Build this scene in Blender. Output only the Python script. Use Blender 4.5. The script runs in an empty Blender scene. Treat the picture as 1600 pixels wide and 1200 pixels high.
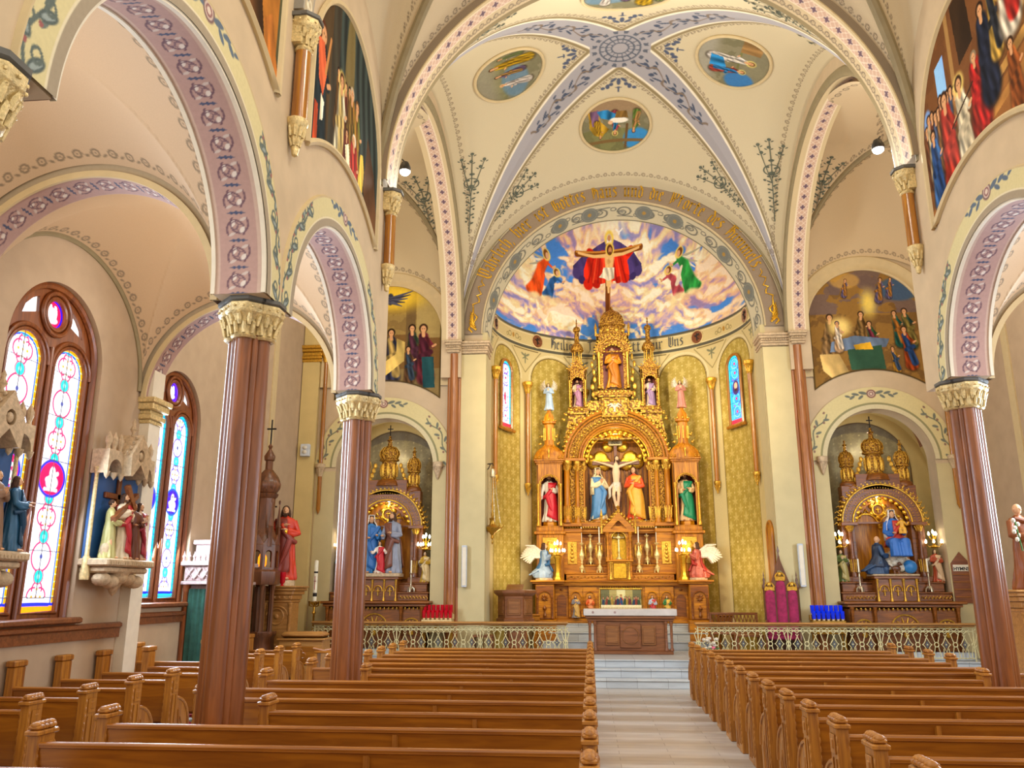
import bpy, math, random
import numpy as np
from mathutils import Vector, Matrix
from mathutils.geometry import tessellate_polygon
random.seed(7); rng = np.random.RandomState(7)
S = bpy.context.scene; COL = S.collection
R_ = math.radians; PI = math.pi
# ---------------------------------------------------------------- camera, world, exposure
cam = bpy.data.objects.new('camera', bpy.data.cameras.new('camera')); COL.objects.link(cam)
cam.location = (-0.9, 0.0, 1.9); cam.rotation_euler = (R_(90 + 14.19), 0, R_(5.304))
cam.data.sensor_fit = 'HORIZONTAL'; cam.data.sensor_width = 36; cam.data.lens = 36 * 1284 / 1600
cam.data.clip_end = 200
S.camera = cam
W = bpy.data.worlds.new('world'); S.world = W; W.use_nodes = True
W.node_tree.nodes['Background'].inputs[0].default_value = (1.0, 0.90, 0.78, 1)
W.node_tree.nodes['Background'].inputs[1].default_value = 1.5
S.view_settings.view_transform = 'Standard'; S.view_settings.look = 'None'
S.view_settings.exposure = -0.4; S.view_settings.gamma = 1.0; S.view_settings.use_curve_mapping = False
cy = S.cycles
cy.max_bounces = 6; cy.diffuse_bounces = 4; cy.glossy_bounces = 2; cy.transmission_bounces = 2
cy.sample_clamp_indirect = 4.0; cy.sample_clamp_direct = 0; cy.use_denoising = True
cy.caustics_reflective = False; cy.caustics_refractive = False
try: cy.denoiser = 'OPENIMAGEDENOISE'
except Exception: pass

def lamp(name, loc, power, col=(1, .86, .68), rad=.15, kind='POINT', aim=None, size=None, spot=None):
    l = bpy.data.lights.new(name, kind); l.energy = power; l.color = col
    if kind == 'AREA':
        l.shape = 'RECTANGLE'; l.size, l.size_y = size
    else: l.shadow_soft_size = rad
    if kind == 'SPOT': l.spot_size = R_(spot or 90); l.spot_blend = .8
    o = bpy.data.objects.new(name, l); o.location = loc
    if aim is not None:
        o.rotation_euler = (Vector(aim) - Vector(loc)).to_track_quat('-Z', 'Y').to_euler()
    COL.objects.link(o); return o
WARM = (1.0, .80, .52); SOFT = (1.0, .93, .80); DAY = (.70, .84, 1.0)
# floodlights at the nave arch (the photo shows one of them at the right of the crossing)
for x in (-3.7, 3.7):
    lamp('flood_light', (x, 12.75, 8.7), 300, SOFT, .12)
    lamp('altar_spot', (x * .98, 12.5, 8.3), 2400, WARM, .12, 'SPOT', (x * -.12, 23.0, 5.2), spot=52)
for y in (5.6, 1.7):
    lamp('nave_fill', (0, y, 10.2), 480, SOFT, .3)  # added ambient fill for the nave, no fixture there
for x in (-5.95, 5.95):
    for y in (1.7, 5.5, 9.4): lamp('aisle_fill', (x, y, 5.4), 60, SOFT, .25)  # added fill above the aisles, without fixtures
    lamp('transept_fill', (x, 15.5, 8.8), 150, SOFT, .25)  # added fill under each transept vault, without a fixture
lamp('crossing_fill', (0, 13.6, 10.9), 260, SOFT, .4)  # added fill that lifts the crossing vault, no fixture
for x in (-2.62, 2.62):
    lamp('altar_glow_fill', (x * .88, 21.35, 2.5), 26, WARM, .2); lamp('altar_glow_fill', (x * .8, 22.0, 6.6), 12, WARM, .15)  # added warm glow: lower pair stands for the candelabra, upper pair has no fixture
lamp('apse_fill', (0, 20.6, 8.2), 170, (1, .94, .84), .3)  # added fill to brighten the painted conch, no fixture
lamp('niche_light', (-.12, 22.82, 6.1), 22, WARM, .06)
for x in (-5.83, 5.83): lamp('niche_light', (x, 19.98, 4.02), 12, WARM, .05); lamp('niche_light', (x, 20.4, 5.3), 14, SOFT, .1)
# daylight that comes in through the aisle windows
for sx in (-1, 1):
    for y, pw in ((9.3, 240), (13.45, 680), (5.5, 150)):
        lamp('window_daylight', (sx * (7.25 if y < 11 else 7.8), y, 3.7), pw, DAY, kind='AREA', aim=(0, y + .0, 1.4), size=(1.3, 3.6))

# ---------------------------------------------------------------- colours and materials
def lin(c):
    c = np.clip(np.asarray(c, float), 0, 1)
    return np.where(c <= .04045, c / 12.92, ((c + .055) / 1.055) ** 2.4)
def hx(s): return tuple(int(s[i:i + 2], 16) / 255 for i in (0, 2, 4))
MATS = {}
def mat(name, col, rough=.6, metal=0., nscale=8., namt=.08, bump=0., bscale=40., emit=0., stretch=None, spec=.5, coat=0.):
    if name in MATS: return MATS[name]
    c = hx(col) if isinstance(col, str) else col
    m = bpy.data.materials.new(name); m.use_nodes = True; nt = m.node_tree; N = nt.nodes; L = nt.links
    b = N['Principled BSDF']; b.inputs['Roughness'].default_value = rough; b.inputs['Metallic'].default_value = metal
    b.inputs['Specular IOR Level'].default_value = spec; b.inputs['Coat Weight'].default_value = coat
    tc = N.new('ShaderNodeTexCoord'); mp = N.new('ShaderNodeMapping'); L.new(tc.outputs['Object'], mp.inputs[0])
    if stretch: mp.inputs['Scale'].default_value = stretch
    no = N.new('ShaderNodeTexNoise'); no.inputs['Scale'].default_value = nscale; no.inputs['Detail'].default_value = 5
    L.new(mp.outputs[0], no.inputs['Vector'])
    rp = N.new('ShaderNodeValToRGB'); lc = lin(c)
    rp.color_ramp.elements[0].position = .3; rp.color_ramp.elements[1].position = .7
    rp.color_ramp.elements[0].color = (*np.clip(lc * (1 - namt * 2.2), 0, 1), 1); rp.color_ramp.elements[1].color = (*np.clip(lc * (1 + namt * 2.2), 0, 1), 1)
    L.new(no.outputs[0], rp.inputs[0]); L.new(rp.outputs[0], b.inputs['Base Color'])
    if bump:
        n2 = N.new('ShaderNodeTexNoise'); n2.inputs['Scale'].default_value = bscale; n2.inputs['Detail'].default_value = 4
        L.new(mp.outputs[0], n2.inputs['Vector']); bp = N.new('ShaderNodeBump'); bp.inputs['Strength'].default_value = bump
        bp.inputs['Distance'].default_value = .02; L.new(n2.outputs[0], bp.inputs['Height']); L.new(bp.outputs[0], b.inputs['Normal'])
    if emit:
        L.new(rp.outputs[0], b.inputs['Emission Color']); b.inputs['Emission Strength'].default_value = emit
    MATS[name] = m; return m
def wood(name, c1, c2, axis=0, rough=.38, sc=5., coat=.25):
    """varnished timber: streaky noise stretched along the grain"""
    m = bpy.data.materials.new(name); m.use_nodes = True; nt = m.node_tree; N = nt.nodes; L = nt.links
    b = N['Principled BSDF']; b.inputs['Roughness'].default_value = rough; b.inputs['Coat Weight'].default_value = coat
    b.inputs['Coat Roughness'].default_value = .25
    tc = N.new('ShaderNodeTexCoord'); mp = N.new('ShaderNodeMapping'); L.new(tc.outputs['Object'], mp.inputs[0])
    s = [sc * 4] * 3; s[axis] = sc * .35; mp.inputs['Scale'].default_value = s
    no = N.new('ShaderNodeTexNoise'); no.inputs['Scale'].default_value = 1.; no.inputs['Detail'].default_value = 6; no.inputs['Distortion'].default_value = 1.2
    L.new(mp.outputs[0], no.inputs['Vector'])
    rp = N.new('ShaderNodeValToRGB'); e = rp.color_ramp.elements
    e[0].position = .33; e[1].position = .68; e[0].color = (*lin(hx(c1)), 1); e[1].color = (*lin(hx(c2)), 1)
    L.new(no.outputs[0], rp.inputs[0]); L.new(rp.outputs[0], b.inputs['Base Color'])
    bp = N.new('ShaderNodeBump'); bp.inputs['Strength'].default_value = .12; bp.inputs['Distance'].default_value = .01
    L.new(no.outputs[0], bp.inputs['Height']); L.new(bp.outputs[0], b.inputs['Normal'])
    MATS[name] = m; return m
def vcol(name, rough=.7, metal=0., emit=0., bump=.0, noise=.05, nscale=25., spec=.4):
    """painted surface: the colour attribute carries the painted design, noise gives the plaster tooth"""
    m = bpy.data.materials.new(name); m.use_nodes = True; nt = m.node_tree; N = nt.nodes; L = nt.links
    b = N['Principled BSDF']; b.inputs['Roughness'].default_value = rough; b.inputs['Metallic'].default_value = metal
    b.inputs['Specular IOR Level'].default_value = spec
    a = N.new('ShaderNodeAttribute'); a.attribute_name = 'Col'
    tc = N.new('ShaderNodeTexCoord'); no = N.new('ShaderNodeTexNoise'); no.inputs['Scale'].default_value = nscale; no.inputs['Detail'].default_value = 4
    L.new(tc.outputs['Object'], no.inputs['Vector'])
    mr = N.new('ShaderNodeMapRange'); mr.inputs['To Min'].default_value = 1 - noise * 2; mr.inputs['To Max'].default_value = 1 + noise * 2
    L.new(no.outputs[0], mr.inputs['Value'])
    vm = N.new('ShaderNodeVectorMath'); vm.operation = 'MULTIPLY'; L.new(a.outputs['Color'], vm.inputs[0]); L.new(mr.outputs[0], vm.inputs[1])
    L.new(vm.outputs[0], b.inputs['Base Color'])
    if bump:
        bp = N.new('ShaderNodeBump'); bp.inputs['Strength'].default_value = bump; bp.inputs['Distance'].default_value = .01
        L.new(no.outputs[0], bp.inputs['Height']); L.new(bp.outputs[0], b.inputs['Normal'])
    if emit:
        L.new(vm.outputs[0], b.inputs['Emission Color']); b.inputs['Emission Strength'].default_value = emit
    MATS[name] = m; return m
mat('plaster', 'c7b190', .8, nscale=3, namt=.03, bump=.08, bscale=120)
mat('aisle_plaster', 'b9a184', .8, nscale=3, namt=.03, bump=.08, bscale=120)
mat('yellow_plaster', 'd2bb7e', .8, nscale=2, namt=.03, bump=.08, bscale=120)
mat('pilaster_paint', 'c8b98a', .75, nscale=3, namt=.02)
mat('trim_paint', 'cdb88c', .7, namt=.02)
mat('olive_paint', '8f8160', .7, namt=.03)
mat('grey_paint', '8b8478', .7, namt=.03)
mat('white_paint', 'e2d9c4', .6, namt=.02)
mat('abacus_grey', '5f5d57', .6)
mat('gilt', 'd8a840', .32, .75, nscale=30, namt=.14, bump=.35, bscale=60)
mat('pale_gilt', 'd9c28a', .4, .35, nscale=30, namt=.12, bump=.4, bscale=70)
mat('gold_leaf', 'f0b838', .28, .8, nscale=20, namt=.1, bump=.2)
mat('brass', 'c79a3e', .28, .9, nscale=20, namt=.1)
mat('silvered', 'cfc3a4', .35, .7, nscale=20, namt=.1)
mat('dark_iron', '2b2622', .5, .5)
mat('cushion_red', '9c1f24', .8, namt=.08)
mat('magenta_velvet', '9a2350', .85, nscale=12, namt=.12)
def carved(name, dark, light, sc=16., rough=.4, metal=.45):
    """gilded carved foliage: cellular relief with crevice shade painted dark into the hollows"""
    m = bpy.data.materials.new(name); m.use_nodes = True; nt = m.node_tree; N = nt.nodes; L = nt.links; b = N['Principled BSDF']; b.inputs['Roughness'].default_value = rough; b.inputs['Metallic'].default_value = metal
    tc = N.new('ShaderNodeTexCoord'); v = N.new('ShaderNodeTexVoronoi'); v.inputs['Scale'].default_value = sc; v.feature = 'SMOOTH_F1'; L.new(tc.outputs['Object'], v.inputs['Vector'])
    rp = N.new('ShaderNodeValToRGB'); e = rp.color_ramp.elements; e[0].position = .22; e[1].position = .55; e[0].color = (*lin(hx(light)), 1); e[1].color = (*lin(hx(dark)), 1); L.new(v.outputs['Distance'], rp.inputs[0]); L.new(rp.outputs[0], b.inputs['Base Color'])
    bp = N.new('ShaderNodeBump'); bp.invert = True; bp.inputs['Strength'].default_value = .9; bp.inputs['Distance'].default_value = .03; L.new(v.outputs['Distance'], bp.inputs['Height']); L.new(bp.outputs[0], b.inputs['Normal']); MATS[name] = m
mat('pale_gold', 'ecd490', .35, .5, nscale=20, namt=.1); mat('lattice_cream', 'd6cb98', .45, .1, nscale=20, namt=.08)
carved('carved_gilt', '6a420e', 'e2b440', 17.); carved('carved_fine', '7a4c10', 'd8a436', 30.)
mat('marble', 'cfc7c0', .35, nscale=4, namt=.05)
mat('tile_grey', 'a9a7a0', .35, nscale=3, namt=.06, bump=.05)
mat('skin', 'd9a77c', .5, namt=.04); mat('pale_skin', 'e6c49a', .5, namt=.03)
mat('hair_brown', '4a2d18', .7, nscale=40, namt=.2, bump=.4); mat('hair_grey', '8d8478', .7, nscale=40, namt=.2)
mat('blackish', '1d1a18', .6)
mat('bulb', 'fff0cf', .5, emit=14.); mat('candle_wax', 'f3ead2', .5, emit=.15)
mat('lamp_lens', 'fffbe8', .5, emit=60.)
mat('speaker_white', 'c9d2dc', .5); mat('amber_glow', 'ff8a10', .5, emit=2.5)
mat('green_cloth', '1f4a3c', .85, nscale=10, namt=.12, bump=.2); mat('wing_white', 'd8cdb8', .55, nscale=30, namt=.1, bump=.3)
mat('leaf_green', '3f6a2c', .6, namt=.2); mat('pink_petal', 'd85a7a', .6, namt=.2)
mat('red_glass', 'b80f22', .15, nscale=3, emit=.12); mat('blue_glass', '0a2fd8', .15, nscale=3, emit=.25); mat('clear_glass', 'd8d4c4', .2)
mat('stone_pale', 'c3ab88', .7, nscale=20, namt=.1, bump=.4, bscale=50); mat('stone_lilac', 'a8908c', .7, nscale=20, namt=.1, bump=.5)
wood('oak', '8a5016', 'aa6a1c', 0, .3, 4, .35); wood('oak_z', '8a5218', 'ba7c28', 2, .4, 6, .2)
wood('mahogany', '653318', '8a5028', 0, .35, 5, .4); wood('altar_wood', '925200', 'd48c0a', 0, .45, 4, .0); wood('altar_wood_z', '925200', 'd48c0a', 2, .45, 4, .0)
wood('dark_altar', '643408', '96560f', 0, .42, 5, .1); wood('column_wood', '6c3a16', '925424', 2, .36, 3, .25); wood('pier_wood', '8a4f22', 'b0703a', 2, .3, 3, .4)
wood('colonnette_wood', '8c5210', 'b87a20', 2, .22, 4, .6); wood('chancel_wood', '70401f', '935a30', 0, .45, 5, .2); wood('window_wood', '6b3414', '93501f', 2, .4, 4, .3)
wood('shrine_wood', '4f2c16', '7a4826', 2, .4, 5, .3); wood('panel_wood', '7a4a22', '9a6434', 0, .42, 5, .2); wood('pale_oak', '9c6a30', 'c08a48', 0, .45, 5, .2)
vcol('wall_painting', .75, bump=.05); vcol('stencil_plaster', .8, bump=.06, noise=.04, nscale=90.); vcol('oil_mural', .9, noise=.07, nscale=14., spec=.15)
vcol('stained_glass', .35, emit=1.6, noise=.06, nscale=30.); vcol('floor_tiles', .22, noise=.05, nscale=12.); vcol('damask', .5, metal=.25, noise=.08, nscale=60.)
vcol('painted_relief', .5, noise=.05)

# ---------------------------------------------------------------- mesh helpers
def finish(o, parent=None, smooth=True, ang=40, m=None):
    me = o.data
    if m: me.materials.append(MATS[m] if isinstance(m, str) else m)
    if smooth:
        me.polygons.foreach_set('use_smooth', np.ones(len(me.polygons), bool)); me.set_sharp_from_angle(angle=R_(ang))
    COL.objects.link(o)
    if parent is not None: o.parent = parent
    return o
class MB:
    def __init__(s): s.v = []; s.f = []; s.M = Matrix.Identity(4); s.n = 0
    def at(s, x=0, y=0, z=0, rz=0, rx=0, ry=0, sc=1):
        s.M = Matrix.Translation((x, y, z)) @ Matrix.Rotation(rz, 4, 'Z') @ Matrix.Rotation(ry, 4, 'Y') @ Matrix.Rotation(rx, 4, 'X') @ Matrix.Diagonal((sc, sc, sc, 1)) ; return s
    def add(s, vs, fs):
        M = np.array(s.M); V = np.asarray(vs, float).reshape(-1, 3) @ M[:3, :3].T + M[:3, 3]
        s.v.append(V); s.f += [tuple(i + s.n for i in f) for f in fs]; s.n += len(V); return s
    def box(s, x0, x1, y0, y1, z0, z1):
        v = [(x, y, z) for z in (z0, z1) for y in (y0, y1) for x in (x0, x1)]
        return s.add(v, [(0, 2, 3, 1), (4, 5, 7, 6), (0, 1, 5, 4), (2, 6, 7, 3), (0, 4, 6, 2), (1, 3, 7, 5)])
    def cbox(s, x, y, z, w, d, h): return s.box(x - w / 2, x + w / 2, y - d / 2, y + d / 2, z, z + h)
    def bbox(s, x0, x1, y0, y1, z0, z1, b=.01):
        """box with bevelled vertical edges and chamfered top"""
        def ring(i, z): return [(x0 + i + b, y0 + i, z), (x1 - i - b, y0 + i, z), (x1 - i, y0 + i + b, z), (x1 - i, y1 - i - b, z), (x1 - i - b, y1 - i, z), (x0 + i + b, y1 - i, z), (x0 + i, y1 - i - b, z), (x0 + i, y0 + i + b, z)]
        v = ring(b, z0) + ring(0, z0 + b) + ring(0, z1 - b) + ring(b, z1)
        f = [tuple(range(7, -1, -1)), tuple(range(24, 32))]
        for k in range(3): f += [(k * 8 + i, k * 8 + (i + 1) % 8, k * 8 + 8 + (i + 1) % 8, k * 8 + 8 + i) for i in range(8)]
        return s.add(v, f)
    def lathe(s, prof, n=16, x=0, y=0, z=0, sx=1, sy=1, a0=0., a1=2 * PI, flute=0., nf=0):
        full = abs(a1 - a0 - 2 * PI) < 1e-6; m = n if full else n + 1; v = []
        for r, h in prof:
            for i in range(m):
                a = a0 + (a1 - a0) * i / n; q = r * (1 + flute * math.cos(nf * a))
                v.append((x + q * math.cos(a) * sx, y + q * math.sin(a) * sy, z + h))
        f = []
        for k in range(len(prof) - 1):
            for i in range(n):
                j = (i + 1) % m
                f.append((k * m + i, k * m + j, (k + 1) * m + j, (k + 1) * m + i))
        if full:
            if prof[0][0] > 1e-4: f.append(tuple(range(m - 1, -1, -1)))
            if prof[-1][0] > 1e-4: f.append(tuple((len(prof) - 1) * m + i for i in range(m)))
        return s.add(v, f)
    def sph(s, x, y, z, rx, ry=None, rz=None, n=8, k=6):
        ry = ry or rx; rz = rz or rx; v = [(x, y, z - rz)]; f = []
        for a in range(1, k):
            t = PI * a / k
            for i in range(n): p = 2 * PI * i / n; v.append((x + rx * math.sin(t) * math.cos(p), y + ry * math.sin(t) * math.sin(p), z - rz * math.cos(t)))
        v.append((x, y, z + rz)); L = len(v) - 1
        for i in range(n):
            j = (i + 1) % n; f.append((0, 1 + j, 1 + i)); f.append((L, L - n + i, L - n + j))
            for a in range(k - 2): b = 1 + a * n; f.append((b + i, b + j, b + n + j, b + n + i))
        return s.add(v, f)
    def tube(s, pts, rad, n=8, cap=True):
        P = [Vector(p) for p in pts]; rad = [rad] * len(P) if not hasattr(rad, '__len__') else rad
        v = []; f = []; T = (P[1] - P[0]).normalized(); N = T.orthogonal().normalized()
        for i, p in enumerate(P):
            t = ((P[min(i + 1, len(P) - 1)] - P[max(i - 1, 0)])).normalized()
            N = (N - t * N.dot(t)); N = N.normalized() if N.length > 1e-6 else t.orthogonal().normalized()
            B = t.cross(N)
            for k in range(n): a = 2 * PI * k / n; v.append(tuple(p + (N * math.cos(a) + B * math.sin(a)) * rad[i]))
        for i in range(len(P) - 1):
            for k in range(n): j = (k + 1) % n; f.append((i * n + k, i * n + j, (i + 1) * n + j, (i + 1) * n + k))
        if cap: f.append(tuple(range(n - 1, -1, -1))); f.append(tuple((len(P) - 1) * n + k for k in range(n)))
        return s.add(v, f)
    def plate(s, outer, holes, axis, a, b):
        """flat slab in the plane normal to axis ('x','y','z'), from a to b, with holes"""
        loops = [outer] + list(holes); flat = [p for l in loops for p in l]
        tri = tessellate_polygon([[Vector((p[0], p[1], 0)) for p in l] for l in loops])
        def P(p, d): return (d, p[0], p[1]) if axis == 'x' else (p[0], d, p[1]) if axis == 'y' else (p[0], p[1], d)
        n = len(flat); v = [P(p, a) for p in flat] + [P(p, b) for p in flat]
        f = [tuple(t) for t in tri] + [tuple(i + n for i in reversed(t)) for t in tri]; k = 0
        for l in loops:
            m = len(l)
            for i in range(m): j = (i + 1) % m; f.append((k + i, k + j, k + j + n, k + i + n))
            k += m
        return s.add(v, f)
    def band(s, path, prof, closed=False):
        """sweep prof [(d_normal, d_depth)] along path [(pos, normal, depthdir)]"""
        v = []; f = []; m = len(prof)
        for p, nn, dd in path:
            for a, b in prof: v.append((p[0] + nn[0] * a + dd[0] * b, p[1] + nn[1] * a + dd[1] * b, p[2] + nn[2] * a + dd[2] * b))
        K = len(path)
        for i in range(K if closed else K - 1):
            q = (i + 1) % K
            for k in range(m - 1): f.append((i * m + k, q * m + k, q * m + k + 1, i * m + k + 1))
        return s.add(v, f)
    def build(s, name, m, parent=None, smooth=True, ang=40, fix=False):
        me = bpy.data.meshes.new(name); me.from_pydata(np.concatenate(s.v).tolist() if s.v else [], [], s.f)
        if fix:
            import bmesh; bm = bmesh.new(); bm.from_mesh(me); bmesh.ops.recalc_face_normals(bm, faces=bm.faces); bm.to_mesh(me); bm.free()
        return finish(bpy.data.objects.new(name, me), parent, smooth, ang, m)
def arcpath(c, z0, r, plane='y', at=0., a0=0., a1=PI, n=40, dd=None, leg=0., rz=None):
    """arch path: plane 'y' = arch in xz at y=at (c is x), 'x' = arch in yz at x=at (c is y)"""
    out = []; seq = [a0 + (a1 - a0) * i / n for i in range(n + 1)]; rz = rz or r
    for i, a in enumerate(seq):
        ca, sa = math.cos(a), math.sin(a)
        if plane == 'y': out.append(((c + r * ca, at, z0 + rz * sa), (ca, 0, sa), dd or (0, -1, 0)))
        else: out.append(((at, c + r * ca, z0 + rz * sa), (0, ca, sa), dd or (1, 0, 0)))
    if leg:
        p, nn, d = out[0]; out.insert(0, ((p[0], p[1], p[2] - leg), nn, d)); p, nn, d = out[-1]; out.append(((p[0], p[1], p[2] - leg), nn, d))
    return out
def archpoly(c, z0, r, zb, n=32, close=True):
    return [(c + r, zb)] + [(c + r * math.cos(PI * i / n), z0 + r * math.sin(PI * i / n)) for i in range(n + 1)] + [(c - r, zb)]
def surf(name, X, Y, Z, col, m, parent=None, ang=60):
    h, w = X.shape; me = bpy.data.meshes.new(name); nv = h * w; nf = (h - 1) * (w - 1)
    me.vertices.add(nv); me.vertices.foreach_set('co', np.stack([X, Y, Z], -1).reshape(-1).astype(np.float32))
    i = np.arange(nv).reshape(h, w); q = np.stack([i[:-1, :-1], i[:-1, 1:], i[1:, 1:], i[1:, :-1]], -1).reshape(-1)
    me.loops.add(nf * 4); me.loops.foreach_set('vertex_index', q.astype(np.int32)); me.polygons.add(nf)
    me.polygons.foreach_set('loop_start', np.arange(0, nf * 4, 4, dtype=np.int32)); me.update(calc_edges=True); me.validate()
    if col is not None:
        a = me.color_attributes.new('Col', 'FLOAT_COLOR', 'POINT')
        rgba = np.ones((nv, 4), np.float32); rgba[:, :3] = lin(col.reshape(-1, 3)); a.data.foreach_set('color', rgba.reshape(-1))
    me.polygons.foreach_set('use_smooth', np.ones(nf, bool))
    o = bpy.data.objects.new(name, me); me.materials.append(MATS[m]); COL.objects.link(o)
    if parent is not None: o.parent = parent
    return o
def empty(name, loc=(0, 0, 0), rz=0., label=None, cat=None, group=None, kind=None, sc=1.):
    o = bpy.data.objects.new(name, None); o.location = loc; o.rotation_euler = (0, 0, rz); o.empty_display_size = .2
    if sc != 1: o.scale = (sc, sc, sc)
    COL.objects.link(o); return tag(o, label, cat, group, kind)
def tag(o, label=None, cat=None, group=None, kind=None):
    if label: o['label'] = label
    if cat: o['category'] = cat
    if group: o['group'] = group
    if kind: o['kind'] = kind
    return o
def struct(o, label=None): return tag(o, label, kind='structure')
KIDS = {}
def dup(root, loc=None, rz=None, label=None, group=None, sc=None, swap=None):
    def rec(o, par):
        c = o.copy(); COL.objects.link(c)
        if par is not None: c.parent = par
        for ch in [x for x in COL.objects if x.parent == o]: rec(ch, c)
        return c
    r = rec(root, None)
    if loc: r.location = loc
    if rz is not None: r.rotation_euler = (0, 0, rz)
    if sc: r.scale = sc if hasattr(sc, '__len__') else (sc, sc, sc)
    if label: r['label'] = label
    if group: r['group'] = group
    return r

# ---------------------------------------------------------------- painting helpers (designs painted on walls and glass)
_T = rng.rand(256, 256)
def vn(x, y, s=0):
    x = x + s * 17.3; y = y + s * 9.1; xi = np.floor(x).astype(int); yi = np.floor(y).astype(int); fx = x - xi; fy = y - yi
    fx = fx * fx * (3 - 2 * fx); fy = fy * fy * (3 - 2 * fy); g = lambda a, b: _T[a % 256, b % 256]
    return (g(xi, yi) * (1 - fx) + g(xi + 1, yi) * fx) * (1 - fy) + (g(xi, yi + 1) * (1 - fx) + g(xi + 1, yi + 1) * fx) * fy
def fbm(x, y, s=0, o=5):
    t = 0; a = .5
    for k in range(o): t = t + a * vn(x * 2 ** k, y * 2 ** k, s + k); a *= .5
    return t / (1 - .5 ** o)
def sstep(a, b, x): t = np.clip((x - a) / (b - a), 0, 1); return t * t * (3 - 2 * t)
def base(X, c): return np.broadcast_to(np.array(hx(c) if isinstance(c, str) else c, float), X.shape + (3,)).copy()
def over(C, m, c):
    c = np.array(hx(c) if isinstance(c, str) else c, float); m = np.clip(m, 0, 1)[..., None]; C[:] = C * (1 - m) + c * m
def ell(X, Y, cx, cy_, rx, ry, rot=0., soft=.15):
    dx, dy = X - cx, Y - cy_; c, s = math.cos(rot), math.sin(rot); u = (dx * c + dy * s) / rx; v = (-dx * s + dy * c) / ry
    return 1 - sstep(1 - soft, 1 + soft, np.sqrt(u * u + v * v))
def seg(X, Y, x0, y0, x1, y1, w0, w1=None, soft=.25):
    w1 = w0 if w1 is None else w1; dx, dy = x1 - x0, y1 - y0; L = dx * dx + dy * dy + 1e-9
    t = np.clip(((X - x0) * dx + (Y - y0) * dy) / L, 0, 1); d = np.hypot(X - x0 - t * dx, Y - y0 - t * dy); w = w0 + (w1 - w0) * t
    return 1 - sstep(w * (1 - soft), w * (1 + soft), d)
def ring(X, Y, cx, cy_, r, w): return 1 - sstep(w * .7, w * 1.3, abs(np.hypot(X - cx, Y - cy_) - r))
def person_painted(C, X, Y, x, y, h, robe, mantle=None, hair='3a2414', skin='d8a070', lean=0., halo=False, w=1., face=0., arm=1):
    """a draped figure painted into C; (x, y) is the foot point, h the height"""
    def fold(c, m, ph):
        k = .82 + .3 * np.sin((X - x + .25 * (Y - y)) / h * 48 + ph) * np.sin((Y - y) / h * 9 + ph)
        cc = np.array(hx(c)); mm = np.clip(m, 0, 1)[..., None]; C[:] = C * (1 - mm) + np.clip(cc * k[..., None], 0, 1) * mm
    hx_, hy = x + lean * h, y + .92 * h; r = .062 * h
    over(C, seg(X, Y, x, y + .03 * h, x + lean * h * .6, y + .6 * h, .155 * h * w + .008, .1 * h * w + .006) * .55, '22160f')
    fold(robe, seg(X, Y, x, y + .06 * h, x + lean * h * .6, y + .6 * h, .15 * h * w, .085 * h * w), x * 9)
    fold(robe, seg(X, Y, x + lean * h * .6, y + .6 * h, x + lean * h * .9, y + .78 * h, .09 * h * w, .085 * h * w), x * 9)
    if mantle:
        fold(mantle, seg(X, Y, x + .07 * h * arm, y + .1 * h, x + lean * h * .85 - .02 * h * arm, y + .78 * h, .085 * h * w, .06 * h * w), 2 + x)
        fold(mantle, seg(X, Y, x - .09 * h * arm, y + .42 * h, x + .08 * h * arm, y + .5 * h, .05 * h * w, .05 * h * w), 4 + x)
    fold(robe, seg(X, Y, x + lean * h * .85 + .06 * h * arm, y + .74 * h, x + lean * h * .6 + .15 * h * arm, y + .6 * h, .036 * h * w), 1)
    over(C, seg(X, Y, x + lean * h * .6 + .15 * h * arm, y + .6 * h, x + lean * h * .6 + .2 * h * arm, y + .63 * h, .02 * h), skin)
    if halo: over(C, ell(X, Y, hx_, hy, r * 1.9, r * 1.9, soft=.3) * .8, 'f6dc78')
    over(C, ell(X, Y, hx_, hy + .2 * r, r * 1.25, r * 1.35), hair)
    over(C, seg(X, Y, hx_, hy - r, hx_ - lean * .1 * h, hy - 2 * r, r * .5), skin)
    over(C, ell(X, Y, hx_ + face * r * .4, hy - .05 * r, r * .8, r * 1.05), skin)
    over(C, ell(X, Y, hx_ + face * r * .5 - r * .3, hy + .05 * r, r * .16, r * .12, soft=.5) * .7, '2a1a10')
    over(C, ell(X, Y, hx_ + face * r * .5 + r * .3, hy + .05 * r, r * .16, r * .12, soft=.5) * .7, '2a1a10')
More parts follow.
